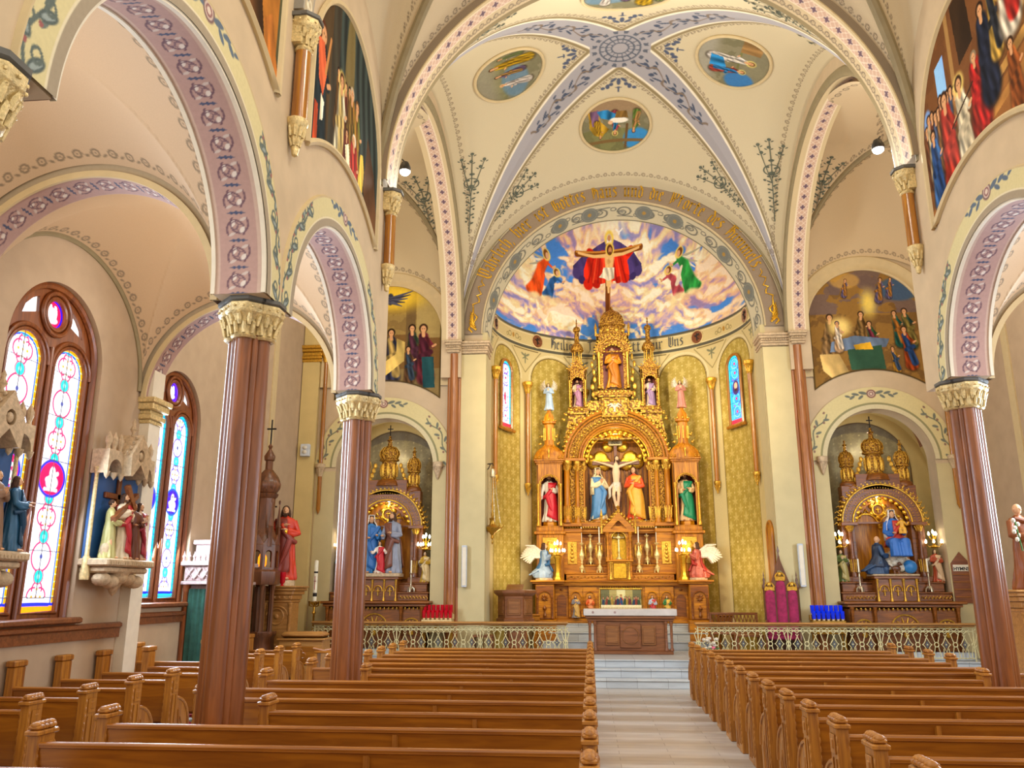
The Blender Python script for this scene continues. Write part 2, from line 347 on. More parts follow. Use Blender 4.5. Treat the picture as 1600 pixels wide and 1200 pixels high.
# ================================================================ THE SETTING
def brickmat(name, c1, c2, cm, sx, sy, rough, mortar=.004, rot=0.):
    m = bpy.data.materials.new(name); m.use_nodes = True; nt = m.node_tree; N = nt.nodes; L = nt.links; b = N['Principled BSDF']
    tc = N.new('ShaderNodeTexCoord'); mp = N.new('ShaderNodeMapping'); mp.inputs['Rotation'].default_value = (rot, 0, 0); L.new(tc.outputs['Object'], mp.inputs[0])
    br = N.new('ShaderNodeTexBrick'); br.inputs['Scale'].default_value = 1; br.inputs['Brick Width'].default_value = sx; br.inputs['Row Height'].default_value = sy
    br.inputs['Mortar Size'].default_value = mortar; br.inputs['Color1'].default_value = (*lin(hx(c1)), 1); br.inputs['Color2'].default_value = (*lin(hx(c2)), 1); br.inputs['Mortar'].default_value = (*lin(hx(cm)), 1)
    L.new(mp.outputs[0], br.inputs['Vector'])
    no = N.new('ShaderNodeTexNoise'); no.inputs['Scale'].default_value = 3; no.inputs['Detail'].default_value = 6; m2 = N.new('ShaderNodeMapping'); m2.inputs['Scale'].default_value = (.6, 5, 5)
    L.new(tc.outputs['Object'], m2.inputs[0]); L.new(m2.outputs[0], no.inputs['Vector'])
    mr = N.new('ShaderNodeMapRange'); mr.inputs['To Min'].default_value = .7; mr.inputs['To Max'].default_value = 1.25; L.new(no.outputs[0], mr.inputs['Value'])
    vm = N.new('ShaderNodeVectorMath'); vm.operation = 'MULTIPLY'; L.new(br.outputs['Color'], vm.inputs[0]); L.new(mr.outputs[0], vm.inputs[1])
    L.new(vm.outputs[0], b.inputs['Base Color']); b.inputs['Roughness'].default_value = rough; MATS[name] = m
brickmat('floor_planks', 'c4c0ba', 'b0aba4', '807b74', 1.2, .2, .3)
brickmat('step_tile', 'c8cdcf', 'b9bec1', '82858a', .62, .17, .35, .004, PI / 2)
YF = 19.5
struct(MB().box(-8.6, 8.6, -4, 17.85, -.2, 0).build('floor', 'floor_planks', smooth=False))
for k, (y, z) in enumerate(((17.8, .165), (18.2, .33), (18.6, .495))):
    m = MB(); m.bbox(-8.0, 8.0, y, 24.2 if k == 2 else 18.9, z - .165, z - .028, .004); m.bbox(-8.0, 8.0, y - .03, 24.2 if k == 2 else 18.9, z - .028, z, .008)
    struct(m.build('sanctuary_step', 'step_tile', smooth=False), 'pale tiled step up to the chancel')
for k, (y, z, x) in enumerate(((21.5, .70, 1.62), (21.8, .905, 1.5), (22.1, 1.11, 1.38))):
    m = MB(); m.bbox(-x - .5, x + .5, y, 23.6, z - .205, z - .03, .004); m.bbox(-x - .5, x + .5, y - .03, 23.6, z - .03, z, .008)
    struct(m.build('altar_step', 'step_tile', smooth=False), 'pale tiled step up to the high altar')

# ---- front wall with chancel arch and two chapel niches
NC, NR, NZ = 5.83, 1.2, 4.85
outl = [(-8.6, -1), (8.6, -1), (8.6, 13.2), (-8.6, 13.2)]
holes = [archpoly(0, 8.15, 3.45, .2, 64)] + [archpoly(s * NC, NZ, NR, .2, 40) for s in (-1, 1)]
struct(MB().plate(outl, holes, 'y', YF, YF + .45).build('wall_front', 'plaster', smooth=False))
# ---- niche back rooms (barrel niche with a damask back wall)
def lat(X, Z, p, ox=0.): return (X / p + ox) % 1 - .5, (Z / p) % 1 - .5
def damask_design(X, Z, c0, c1, c2, p=.42, c3='c9b468'):
    C = base(X, c0); n = fbm(X * 6, Z * 6, 3); over(C, (n > .5) * .25, c1)
    for ox, oz in ((0, 0), (.5, .5)):
        a = ((X / p + ox) % 1 - .5) * p; b = ((Z / p + oz) % 1 - .5) * p
        for (ex, ez, rx, rz, ro) in ((0, .05, .03, .07, 0), (.05, 0, .055, .02, .5), (-.05, 0, .055, .02, -.5), (.05, -.06, .04, .016, -.6), (-.05, -.06, .04, .016, .6), (0, -.08, .014, .06, 0)):
            over(C, ell(a, b, ex, ez, rx * 1.15, rz * 1.15, ro) * .8, c3)
    for ox, oz in ((.5, 0), (0, .5)):
        a = ((X / p + ox) % 1 - .5) * p; b = ((Z / p + oz) % 1 - .5) * p
        over(C, (1 - sstep(.012, .022, abs(a) * .9 + abs(b) * .6)) * (.9 if ox else .6), c2)
    return C
for s, side in ((-1, 'left'), (1, 'right')):
    cx = s * NC; m = MB()
    m.plate([(cx - 1.9, .2), (cx + 1.9, .2), (cx + 1.9, 7), (cx - 1.9, 7)], [], 'y', 20.85, 20.95)
    struct(m.build('wall_niche_back_' + side, 'yellow_plaster', smooth=False))
    n = 40; rr = 1.55; a = np.linspace(0, PI, n); prof = [(rr, .3)] + [(rr * math.cos(t), NZ - .15 + rr * math.sin(t)) for t in a] + [(-rr, .3)]
    X = np.array([[cx + p[0], cx + p[0]] for p in prof]); Z = np.array([[p[1], p[1]] for p in prof]); Y = np.array([[19.9, 20.87]] * len(prof))
    struct(surf('wall_niche_vault_' + side, X, Y, Z, None, 'yellow_plaster'))
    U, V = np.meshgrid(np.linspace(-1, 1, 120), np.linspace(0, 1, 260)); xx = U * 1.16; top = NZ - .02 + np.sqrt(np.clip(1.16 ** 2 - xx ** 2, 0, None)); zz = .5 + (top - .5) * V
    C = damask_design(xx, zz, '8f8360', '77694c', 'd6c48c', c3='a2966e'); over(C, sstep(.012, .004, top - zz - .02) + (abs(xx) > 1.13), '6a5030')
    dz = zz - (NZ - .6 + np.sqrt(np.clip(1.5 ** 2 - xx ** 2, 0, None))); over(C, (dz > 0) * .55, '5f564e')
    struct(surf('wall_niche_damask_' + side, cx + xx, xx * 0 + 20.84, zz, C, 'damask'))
    # reddish window head half hidden at the outer side of the niche
    m = MB(); m.band([((cx + s * 1.0 - s * 1.02 * math.cos(t) * .0 + s * (.48 * math.sin(t) - .3), 20.15 + .45 * math.cos(t), NZ + 1.28 - .9 * (t / 1.5) ** 2), (0, 0, 1), (s * .2, -.9, .1)) for t in np.linspace(0.1, 1.45, 14)], [(0, 0), (0, .22), (-.05, .22), (-.05, 0), (0, 0)])
    struct(m.build('trim_niche_' + side, 'mahogany'))
# ---- apse
RA, YC = 3.35, 20.3
th = np.radians(np.linspace(-90, 90, 520)); zz = np.linspace(.3, 9.25, 560); T, Z = np.meshgrid(th, zz)
sA = T * RA; C = base(T, 'd8c68c')
for c in (-68, -34, 0, 34, 68):
    a = (np.degrees(T) - c) * R_(1) * RA; top = 7.72 + np.sqrt(np.clip(.76 ** 2 - a ** 2, 0, None)); inside = (abs(a) < .76) & (Z < top)
    D = damask_design(a + c * .05, Z, 'b8a048', 'a48c3a', 'f8eaa8', c3='d2bc6c'); C[inside] = D[inside]
    edge = np.minimum(abs(abs(a) - .76) + (Z > 7.72) * 9, abs(np.hypot(a, Z - 7.72) - .76) + (Z < 7.72) * 9); over(C, sstep(.02, .01, edge), '6c5626')
    o = np.hypot(a, Z - 7.72); over(C, ((o > .8) & (o < .86) & (Z > 7.72)) * .6, 'e8dcb0')
for c in (-85, -51, -17, 17, 51, 85):          # spandrel triangles with a leaf ornament
    a = (np.degrees(T) - c) * R_(1) * RA
    tri = (1 - sstep(.0, .02, abs((8.62 - Z) * .9 + abs(a) * 1.0 - .62 + 0 * a) - .006)) * (Z < 8.6) * (Z > 7.9); over(C, tri * .8, '7d6a36')
    over(C, sstep(.02, .01, abs(Z - 8.6)) * (abs(a) < .5), '7d6a36')
    for e in ((0, 8.4, .035, .1, 0), (.1, 8.45, .08, .03, .5), (-.1, 8.45, .08, .03, -.5), (0, 8.27, .02, .09, 0), (.07, 8.34, .05, .02, -.5), (-.07, 8.34, .05, .02, .5)): over(C, ell(a, Z, *e) * .85, '6d7258')
fr = (Z > 8.66) & (Z < 9.2); over(C, fr, 'd9c68a'); over(C, (abs(Z - 8.69) < .035), '5a5848'); over(C, (Z > 9.13), '5a5848'); over(C, (abs(Z - 8.76) < .008) | (abs(Z - 9.09) < .008), 'efe3b8')
for c in (-60, 60, -85, 85):
    a = (np.degrees(T) - c) * R_(1) * RA
    for s in (-1, 1):
        over(C, ring(a, Z, s * .17, 8.92, .07, .012) * .8, '7c6c3a'); over(C, ring(a, Z, s * .3, 8.88, .045, .01) * .8, '7c6c3a')
    over(C, ell(a, Z, 0, 8.92, .05, .07), 'b5852f')
struct(surf('wall_apse', RA * np.sin(T), YC + RA * np.cos(T), Z, C, 'damask'))
for s, side in ((-1, 'left'), (1, 'right')):
    m = MB(); m.box(min(s * 3.45, s * 3.33), max(s * 3.45, s * 3.33), YF + .0, 20.32, .3, 8.2); m.box(*sorted((s * 3.337, s * 3.6)), 20.14, 20.33, 8.1, 9.7); struct(m.build('wall_chancel_jamb_' + side, 'pilaster_paint', smooth=False))
# conch: painted sky
HC, ZC = 2.75, 9.2
A_, B_ = np.meshgrid(np.linspace(-PI / 2, PI / 2, 560), np.linspace(0, PI / 2, 360))
X = RA * np.sin(A_) * np.cos(B_); Y = YC + RA * np.cos(A_) * np.cos(B_); Z = ZC + HC * np.sin(B_)
def sky_design(X, Z):
    C = base(X, '4f8ede'); over(C, sstep(9.2, 10.2, Z) * .3, '3f7fdc')
    wx = (fbm(X * 1.4 + 3, Z * 1.4, 5) - .5) * .55; wz = (fbm(X * 1.4, Z * 1.4 + 8, 9) - .5) * .45; P_, Q_ = X + wx, Z + wz
    def puff(x, z): return .55 * fbm(x * .95, z * 1.35, 2, 3) + .45 * (1 - abs(2 * fbm(x * 2.3, z * 2.9, 12, 4) - 1)) * .8
    n = puff(P_, Q_); n2 = puff(P_ + .07, Q_ + .12); det = fbm(P_ * 3.4, Q_ * 4, 31, 5)
    bias = .07 * np.exp(-((X + .2) ** 2) / 3.5 - (Z - 11.0) ** 2 / 1.2) - .09 * np.exp(-((Z - 9.35) / .35) ** 2) - .10 * np.exp(-((abs(X + .1) - 1.5) / .45) ** 2 - ((Z - 11.1) / .5) ** 2)
    cl = sstep(.40, .50, n + bias + (det - .5) * .08); L = np.clip((n - n2) * 3.4 + .56 + (det - .5) * .3, 0, 1)
    over(C, cl, 'b2a0cc'); over(C, cl * sstep(.2, .5, L), 'e4beb4'); over(C, cl * sstep(.38, .62, L), 'f4dca0'); over(C, cl * sstep(.55, .85, L), 'fffadc'); over(C, cl * (1 - sstep(.12, .38, L)) * .7, '8684c0')
    over(C, cl * (fbm(X * .8, Z * .9, 77, 3) > .56) * .14, 'e0603a')
    # rays from above
    a = np.arctan2(X + .1, 12.3 - Z); over(C, (.5 + .5 * np.sin(a * 24)) * np.exp(-((Z - 12.0) / .35) ** 2) * np.exp(-((X + .1) / .75) ** 2) * 1.0, 'fff6cc'); over(C, np.exp(-((Z - 12.0) / .3) ** 2 - ((X + .1) / .5) ** 2) * .85, 'fffbe0')
    return C
def fold_poly(C, X, Z, pts, c, ph=0., k=30., dirn=(1, .35)):
    """fill a painted polygon with a folded cloth colour"""
    m = np.zeros(X.shape, bool); n = len(pts); j = n - 1
    for i in range(n):
        xi, zi = pts[i]; xj, zj = pts[j]; c1 = (zi > Z) != (zj > Z)
        with np.errstate(divide='ignore', invalid='ignore'): m ^= c1 & (X < (xj - xi) * (Z - zi) / (zj - zi + 1e-12) + xi)
        j = i
    q = fbm((X * dirn[0] + Z * dirn[1] * .6) * k * .22 + ph, Z * k * .05 + X * .3 + ph, 8, 3); f = .62 + .75 * q + .10 * np.sin((X * dirn[0] + Z * dirn[1]) * k * .8 + 9 * fbm(X * 2, Z * 2, 8, 2) + ph)
    C[m] = np.clip(np.array(hx(c)) * f[m][:, None], 0, 1); return m
C = sky_design(X, Z); q = X + .17
# the cross with the crucified figure, an old bearded figure in red and violet behind it
over(C, seg(X, Z, -.15, 12.0, -.15, 11.2, .5) * .0, 'ffffff')
fold_poly(C, q, Z, [(-.28, 11.54), (-.75, 11.32), (-1.03, 11.1), (-1.02, 10.88), (-.8, 10.78), (-.62, 10.72), (.1, 10.9), (.62, 10.8), (.98, 10.98), (.95, 11.15), (.7, 11.42), (.35, 11.58), (.05, 11.66)], '4a3a72', 1, 22)
fold_poly(C, q, Z, [(-.2, 11.45), (-.62, 11.28), (-.72, 11.05), (-.72, 10.72), (-.62, 10.63), (-.2, 10.75), (.2, 10.82), (.5, 10.8), (.62, 10.95), (.55, 11.25), (.75, 11.42), (.4, 11.45)], 'e02a12', 0, 26)
for (bx, bz, rx, rz, c_) in ((-.92, 10.95, .13, .12, '4a3a72'), (-.78, 10.82, .1, .1, '3c2e62'), (.86, 11.0, .12, .11, '4a3a72'), (.72, 10.9, .1, .08, '3c2e62'), (-.6, 10.72, .14, .13, 'd8260f'), (-.36, 10.74, .12, .1, 'b81c0c'), (.5, 10.86, .12, .1, 'd8260f'), (.3, 10.84, .1, .08, 'b81c0c'), (-.5, 11.36, .14, .1, 'c8200e'), (.6, 11.42, .12, .08, 'c8200e')): over(C, ell(q, Z, bx, bz, rx, rz, bx, .12), c_)
for k in range(9): t_ = -.62 + .14 * k; over(C, seg(q, Z, t_ * .7, 11.3, t_ + .03, 10.78, .012, .022, .8) * .6, 'ff6a3a' if k % 2 else '7a0e0a')
over(C, ell(q, Z, .02, 11.64, .13, .12, soft=.2), 'f7d65a'); over(C, ell(q, Z, .02, 11.63, .075, .085), 'dcc7a0'); over(C, ell(q, Z, .02, 11.58, .07, .06), 'f4ecd8'); over(C, ell(q, Z, .02, 11.65, .045, .045), 'c98e60')
over(C, seg(q, Z, -.92, 11.34, .92, 11.46, .055, soft=.1), '7e4410'); over(C, seg(q, Z, -.92, 11.375, .92, 11.5, .015), 'd08a34')
over(C, seg(q, Z, .0, 11.5, -.03, 9.9, .075, soft=.1), '7a3f14'); over(C, seg(q, Z, .05, 11.2, .03, 9.9, .015), 'b06a28')
SK = 'f0c078'
over(C, seg(q, Z, .02, 11.36, -.42, 11.33, .04, .028), SK); over(C, seg(q, Z, -.42, 11.33, -.86, 11.36, .03, .022), SK); over(C, seg(q, Z, .06, 11.36, .42, 11.38, .04, .028), SK); over(C, seg(q, Z, .42, 11.38, .86, 11.46, .03, .022), SK)
over(C, seg(q, Z, .03, 11.3, .02, 11.06, .14, .10), SK); over(C, seg(q, Z, .0, 11.24, .05, 11.24, .05, .03) * .3, 'a8703a'); over(C, seg(q, Z, .02, 11.3, .02, 11.1, .008) * .5, '9a6230')
over(C, seg(q, Z, -.03, 10.95, -.03, 10.72, .05, .035), SK); over(C, seg(q, Z, .06, 10.95, .03, 10.7, .05, .035), SK); over(C, seg(q, Z, .0, 10.72, .0, 10.55, .035, .03), SK)
fold_poly(C, q, Z, [(-.14, 11.12), (.17, 11.12), (.17, 10.88), (.0, 10.82), (-.13, 10.88), (-.27, 10.9), (-.18, 11.0)], 'fff0cc', 0, 50)
over(C, ell(q, Z, .04, 11.47, .125, .12, soft=.2) * 1., 'f4cf58'); over(C, ell(q, Z, .04, 11.46, .085, .095), '5a3216'); over(C, ell(q, Z, .05, 11.45, .05, .062), 'c88a54'); over(C, ell(q, Z, .05, 11.40, .04, .03), '6a3c1c')
for a in (-.08, .08): over(C, seg(X, Z, .12, 11.73, .12 + a * 1.1, 11.77, .014), 'fffaf0')
over(C, ell(X, Z, .12, 11.72, .03, .03), 'fffaf0')
def angel_pair(C, X, Z, s, cx, cz, c1, c2, c3=None):
    """two winged figures leaning together on the clouds; s=1 faces right"""
    x = (X - cx) * s
    for k in range(6): over(C, seg(x, Z, -.0 - .03 * k, cz + .24 - .03 * k, -.46 + .03 * k, cz + .22 - .1 * k, .03, .008), 'f3ecd2' if k % 2 else 'b9b49a')
    def body(hx_, hz, tx, tz, bx, bz, c, w, ph):
        """head, torso and a long robe that splays into three lobes"""
        def cl(m, k_):
            f = (.55 + .9 * fbm(x * 9 + ph, Z * 4 + x * 3 + ph, 5, 3))[..., None]; mm = np.clip(m, 0, 1)[..., None]; C[:] = C * (1 - mm) + np.clip(np.array(hx(k_)) * f, 0, 1) * mm
        cl(seg(x, Z, tx, tz, bx, bz, w * .8, w * 1.25), c); cl(seg(x, Z, tx, tz - w, bx - w * 1.3, bz - w * .6, w * .5, w * .75), c); cl(seg(x, Z, tx + w * .4, tz - w, bx + w * .9, bz - w * .9, w * .4, w * .6), c); cl(seg(x, Z, hx_, hz - .09, tx, tz, .055, w * .85), c)
        over(C, seg(x, Z, hx_ + .02, hz - .14, hx_ + .17, hz - .20, .03, .022), c); over(C, seg(x, Z, hx_ + .15, hz - .19, hx_ + .22, hz - .15, .02), 'e2aa78')
        over(C, ell(x, Z, hx_, hz, .105, .1, 0, .2), 'f5d76c'); over(C, ell(x, Z, hx_ - .012, hz + .006, .068, .074), '7a4a20'); over(C, ell(x, Z, hx_ + .016, hz - .01, .045, .056), 'e4b084')
    body(.07, cz + .33, -.1, cz + .05, -.3, cz - .42, c1, .12, 1.); body(.33, cz + .06, .18, cz - .16, .06, cz - .45, c2, .085, 4.)
    if c3: over(C, seg(x, Z, -.02, cz + .05, .08, cz - .3, .03, .05), c3)
    for k in range(7): over(C, ell(x, Z, -.4 + .12 * k, cz - .62 + .05 * math.sin(k * 2.2), .11, .08, 0, .5) * .8, 'fbe6a8' if k % 2 else 'e8c090')
angel_pair(C, X, Z, 1, -2.0, 10.82, 'e2511a', '2f62a0')
angel_pair(C, X, Z, -1, 1.86, 10.82, '2c8a3c', 'c2505a', 'e8dcc0')
struct(surf('ceiling_apse_painting', X, Y, Z, C, 'oil_mural'))
for s in (-1, 1):
    pass
T, Yg = np.meshgrid(np.linspace(0, PI, 90), np.linspace(19.9, 20.31, 4)); X = RA * np.cos(T); Z = ZC + HC * np.sin(T)
struct(surf('ceiling_apse_lip', X, Yg, Z, sky_design(X, Z), 'oil_mural'))
# frieze medallions and inscription
def disc_on_wall(m, c, nrm, r, prof, n=28):
    """lathe whose axis is nrm, standing on a wall at c"""
    q = Vector((0, 0, 1)).rotation_difference(Vector(nrm)).to_matrix().to_4x4(); m.M = Matrix.Translation(c) @ q; m.lathe(prof, n); m.M = Matrix.Identity(4); return m
for c in (-79, -43, 43, 79):
    t = R_(c); cc = ((RA - .005) * math.sin(t), YC + (RA - .005) * math.cos(t), 8.93); nn = (-math.sin(t), -math.cos(t), 0)
    m = disc_on_wall(MB(), cc, nn, .2, [(.215, 0), (.215, .015), (.185, .02), (.18, .012)])
    o = m.build('frieze_medallion', 'pale_gilt'); tag(o, kind='structure', label={-79: 'brown frieze medallion at the far left end of the apse', -43: 'brown round medallion left of the frieze lettering', 43: 'brown round medallion right of the frieze lettering', 79: 'brown frieze medallion at the far right end of the apse'}[c])
    disc_on_wall(MB(), cc, nn, .2, [(.182, .0), (.182, .013), (0, .013)]).build('field', 'mahogany', o)
    m = MB(); ax = Vector((math.cos(t), -math.sin(t), 0)); b = Vector(cc) + Vector(nn) * .018
    m.tube([b + Vector((0, 0, .11)), b - Vector((0, 0, .11))], .016, 6); m.tube([b + ax * .08 + Vector((0, 0, .1)), b - ax * .05 + Vector((0, 0, .02)), b + ax * .07 - Vector((0, 0, .07))], .014, 6); m.tube([b - ax * .09 + Vector((0, 0, .05)), b + ax * .09 + Vector((0, 0, .05))], .012, 6)
    m.build('monogram', 'dark_iron', o)
def text_mesh(body, size, bold=.0, spacing=1.):
    cu = bpy.data.curves.new('t', 'FONT'); cu.body = body; cu.size = size; cu.offset = bold; cu.extrude = .006; cu.space_character = spacing; cu.align_x = 'CENTER'; cu.resolution_u = 4
    o = bpy.data.objects.new('t', cu); COL.objects.link(o); bpy.context.view_layer.update(); dg = bpy.context.evaluated_depsgraph_get(); me = o.evaluated_get(dg).to_mesh()
    V = np.array([v.co[:] for v in me.vertices]); F = [tuple(p.vertices) for p in me.polygons]; o.evaluated_get(dg).to_mesh_clear(); bpy.data.objects.remove(o); bpy.data.curves.remove(cu); return V, F
_M = lambda x: [[(x - .08, .94), (x + .06, .82)], [(x, .9), (x, .12)], [(x - .05, .17), (x + .1, .04)]]
GL = {'i': _M(0) + [[(-.03, 1.28), (.08, 1.34)]], 'n': _M(0) + _M(.4) + [[(.04, .78), (.34, .96)]], 'm': _M(0) + _M(.4) + _M(.8) + [[(.04, .78), (.34, .96)], [(.44, .78), (.74, .96)]], 'u': _M(0) + _M(.4) + [[(.06, .06), (.38, .2)]],
      'h': [[(0, 1.5), (0, .1), (.08, .04)], [(.03, .78), (.3, .97), (.42, .8), (.42, .15), (.2, -.25)]], 'r': _M(0) + [[(.04, .8), (.26, .97), (.36, .86)]], 't': [[(0, 1.25), (0, .12), (.18, .03)], [(-.15, .93), (.25, .95)]], 'l': [[(0, 1.5), (0, .12), (.14, .03)]],
      's': [[(.34, .9), (.12, .98), (.02, .75), (.34, .4), (.3, .1), (0, .04)]], 'e': [[(.02, .86), (.02, .15), (.2, .0), (.36, .14)], [(.02, .88), (.24, .98), (.3, .68), (.04, .45)]], 'c': [[(.02, .86), (.02, .15), (.2, .0), (.36, .14)], [(.02, .88), (.22, .99), (.36, .88)]],
      'a': [[(.32, .9), (.32, .1), (.42, .03)], [(.32, .92), (.1, .98), (.0, .84)], [(.3, .56), (.03, .42), (.03, .12), (.3, .1)]], 'o': [[(.02, .85), (.02, .13), (.2, .0), (.38, .14), (.38, .85), (.18, 1), (.02, .85)]], 'd': [[(.02, .8), (.02, .13), (.2, .0), (.38, .14), (.38, .85), (.0, 1.42)], [(.02, .8), (.3, .95)]],
      'f': [[(.34, 1.4), (.12, 1.48), (.05, 1.3), (.05, .0)], [(-.12, .93), (.3, .95)]], 'g': [[(.34, .95), (.34, -.2), (.1, -.36), (-.04, -.25)], [(.34, .92), (.04, .85), (.04, .15), (.3, .1)]], 'H': [[(0, 1.42), (0, .1), (-.12, 0)], [(-.18, 1.32), (.1, 1.48), (.5, 1.34)], [(0, .85), (.3, 1.0), (.52, .82), (.52, .1), (.34, -.18)], [(.2, 1.3), (.2, .5)]],
      'G': [[(.6, 1.28), (.25, 1.48), (0, 1.15), (0, .3), (.25, .0), (.6, .2), (.6, .75), (.36, .8)], [(.25, 1.3), (.25, .2)]], 'P': [[(0, 1.42), (0, .1), (-.14, -.05)], [(-.15, 1.3), (.35, 1.48), (.6, 1.2), (.54, .75), (.1, .62)], [(.24, 1.35), (.24, .3)]], 'W': [[(-.05, 1.42), (0, .3), (.18, .04)], [(.34, 1.35), (.36, .25)], [(.1, 1.3), (.34, 1.45), (.7, 1.3), (.74, .4), (.46, .0), (.18, .04)]],
      'B': [[(0, 1.42), (0, .1)], [(-.15, 1.3), (.35, 1.48), (.56, 1.2), (.5, .85), (.1, .74), (.55, .64), (.62, .3), (.3, .0), (0, .1)]], 'J': [[(.32, 1.42), (.36, .3), (.1, -.12)], [(0, 1.36), (.6, 1.42)]], 'F': [[(.06, 1.42), (.06, .05), (-.08, -.05)], [(-.1, 1.32), (.26, 1.4), (.58, 1.48)], [(.06, .82), (.44, .86)]], 'U': [[(0, 1.42), (0, .2), (.28, .0), (.54, .2), (.54, 1.32)], [(.22, 1.35), (.24, .3)]], ',': [[(0, .1), (-.08, -.2)]], '.': [[(0, .1), (.06, .02)]]}
GL['\u00fc'] = GL['u'] + [[(0, 1.3), (.08, 1.36)], [(.34, 1.3), (.42, 1.36)]]; GL['I'] = GL['J'][:1]; GL['N'] = GL['H']; GL['R'] = GL['P']
def blackletter(body, size, pen=.19):
    """angular broad-nib lettering built stroke by stroke"""
    V = []; F = []; x = 0; c, s = math.cos(R_(42)) * pen / 2, math.sin(R_(42)) * pen / 2
    for ch in body:
        if ch == ' ': x += .34; continue
        g = GL[ch]; lo = min(p[0] for st in g for p in st); x -= min(lo, 0) * .6
        for st in g:
            for (x0, y0), (x1, y1) in zip(st[:-1], st[1:]):
                b = len(V); q = [(x0 - c, y0 - s), (x0 + c, y0 + s), (x1 + c, y1 + s), (x1 - c, y1 - s)]
                V += [(x + p[0], p[1], z) for z in (.012, 0) for p in q]; F += [(b, b + 1, b + 2, b + 3)] + [(b + i, b + (i + 1) % 4, b + 4 + (i + 1) % 4, b + 4 + i) for i in range(4)]
        x += max(p[0] for st in g for p in st) + .27
    V = np.array(V); V[:, :2] *= size; return V, F
V, F = blackletter('Wahrlich,  hier  ist  Gottes  Haus  und  die  Pforte  des  Himmels.', .265)
wd = V[:, 0].max() - V[:, 0].min(); RT = 3.57; span = R_(133); V[:, 0] -= (V[:, 0].max() + V[:, 0].min()) / 2; V[:, 0] *= span * (RT + .12) / wd
ang = PI / 2 - V[:, 0] / (RT + .12) ; rr = RT + V[:, 1]
P3 = np.stack([rr * np.cos(ang), YF - .065 - V[:, 2], 8.15 + rr * np.sin(ang)], -1)
INSC = MB().add(P3, F).build('trim_arch_inscription', 'gold_leaf', smooth=False); struct(INSC, 'gilt blackletter inscription around the chancel arch')
V, F = blackletter('Heiliger  Josef    Bitt  Für  Uns', .22); wd = V[:, 0].max() - V[:, 0].min(); V[:, 0] -= (V[:, 0].max() + V[:, 0].min()) / 2; V[:, 0] *= R_(70) * RA / wd
ang = V[:, 0] / RA; r0 = RA - .012 - V[:, 2]
P3 = np.stack([r0 * np.sin(ang), YC + r0 * np.cos(ang), 8.80 + V[:, 1]], -1)
struct(MB().add(P3, F).build('trim_frieze_inscription', 'abacus_grey', smooth=False), 'dark lettering on the apse frieze')
# ---- chancel arch: mouldings, text band, painted soffit
def ringface(name, c, z0, r0, r1, plane, at, fn, n=200, k=24, m='wall_painting', leg=0., a0=0., a1=PI):
    A, Rr = np.meshgrid(np.linspace(a0, a1, n), np.linspace(r0, r1, k)); h = c + Rr * np.cos(A); v = z0 + Rr * np.sin(A)
    C = fn(A * (r0 + r1) / 2, Rr - r0, A)
    return surf(name, *((h, h * 0 + at, v) if plane == 'y' else (h * 0 + at, h, v)), C, m)
def soffit(name, c, z0, r, plane, d0, d1, fn, n=300, k=24, m='wall_painting', a0=0., a1=PI):
    A, Dp = np.meshgrid(np.linspace(a0, a1, n), np.linspace(d0, d1, k)); h = c + r * np.cos(A); v = z0 + r * np.sin(A); C = fn(A * r, Dp - d0, A)
    return surf(name, *((h, Dp, v) if plane == 'y' else (Dp, h, v)), C, m)
def textband(s, t, A):
    C = base(s, '93806a'); over(C, (t < .03) | (t > .455), '6f5f4c'); over(C, (t > .475), 'd8c8a4')
    return C
struct(ringface('trim_chancel_arch', 0, 8.15, 3.45, 3.95, 'y', YF - .06, textband, 240, 16))
m = MB(); m.band(arcpath(0, 8.15, 3.95, 'y', YF, n=90), [(0, 0), (0, .10), (.03, .12), (.07, .10), (.12, .06), (.2, .05), (.24, .02), (.26, 0)]); struct(m.build('trim_chancel_moulding', 'olive_paint'))
m = MB(); m.band(arcpath(0, 8.15, 3.45, 'y', YF, n=90), [(0, -.3), (0, .06), (.02, .075), (.03, .06)]); struct(m.build('trim_chancel_edge', 'trim_paint'))
def scrollgrey(s, t, A):
    C = base(s, 'c9bf9f'); w = .8; over(C, (t < .05) | (t > w - .05), '7d775f'); p = .62; a = (s % p) - p / 2; k = (np.floor(s / p) % 2) * 2 - 1; b = (t - .4) * k
    over(C, ring(a, b, -.05, .03, .17, .024), '6e6d62'); over(C, ring(a, b, .0, -.02, .09, .02), '6e6d62'); over(C, seg(a, b, -.31, -.2, .12, -.18, .02), '6e6d62'); over(C, ell(a, b, .02, .0, .07, .05, .6), '87867a')
    over(C, ring(a, b, .24, .12, .07, .016), '6e6d62')
    for d in (18, 38, 64, 90 - 12, 90 + 12, 116, 142, 162):
        aa = (np.degrees(A) - d) * R_(1) * 3.45; over(C, ell(aa, t, 0, .4, .24, .3, soft=.04), '73766e'); over(C, ring(aa, (t - .4) * .8, 0, 0, .19, .008) * .6, '9a9a88'); over(C, ell(aa, t, 0, .4, .05, .08), 'a8843c')
    return C
A, Dp = np.meshgrid(np.linspace(0, PI, 460), np.linspace(0, 1, 44)); rs = 3.45 - .13 * Dp; soff = surf('trim_chancel_soffit', rs * np.cos(A), YF + .8 * Dp, 8.15 + rs * np.sin(A), scrollgrey(A * 3.45, Dp * .8, A), 'wall_painting')
struct(soff)
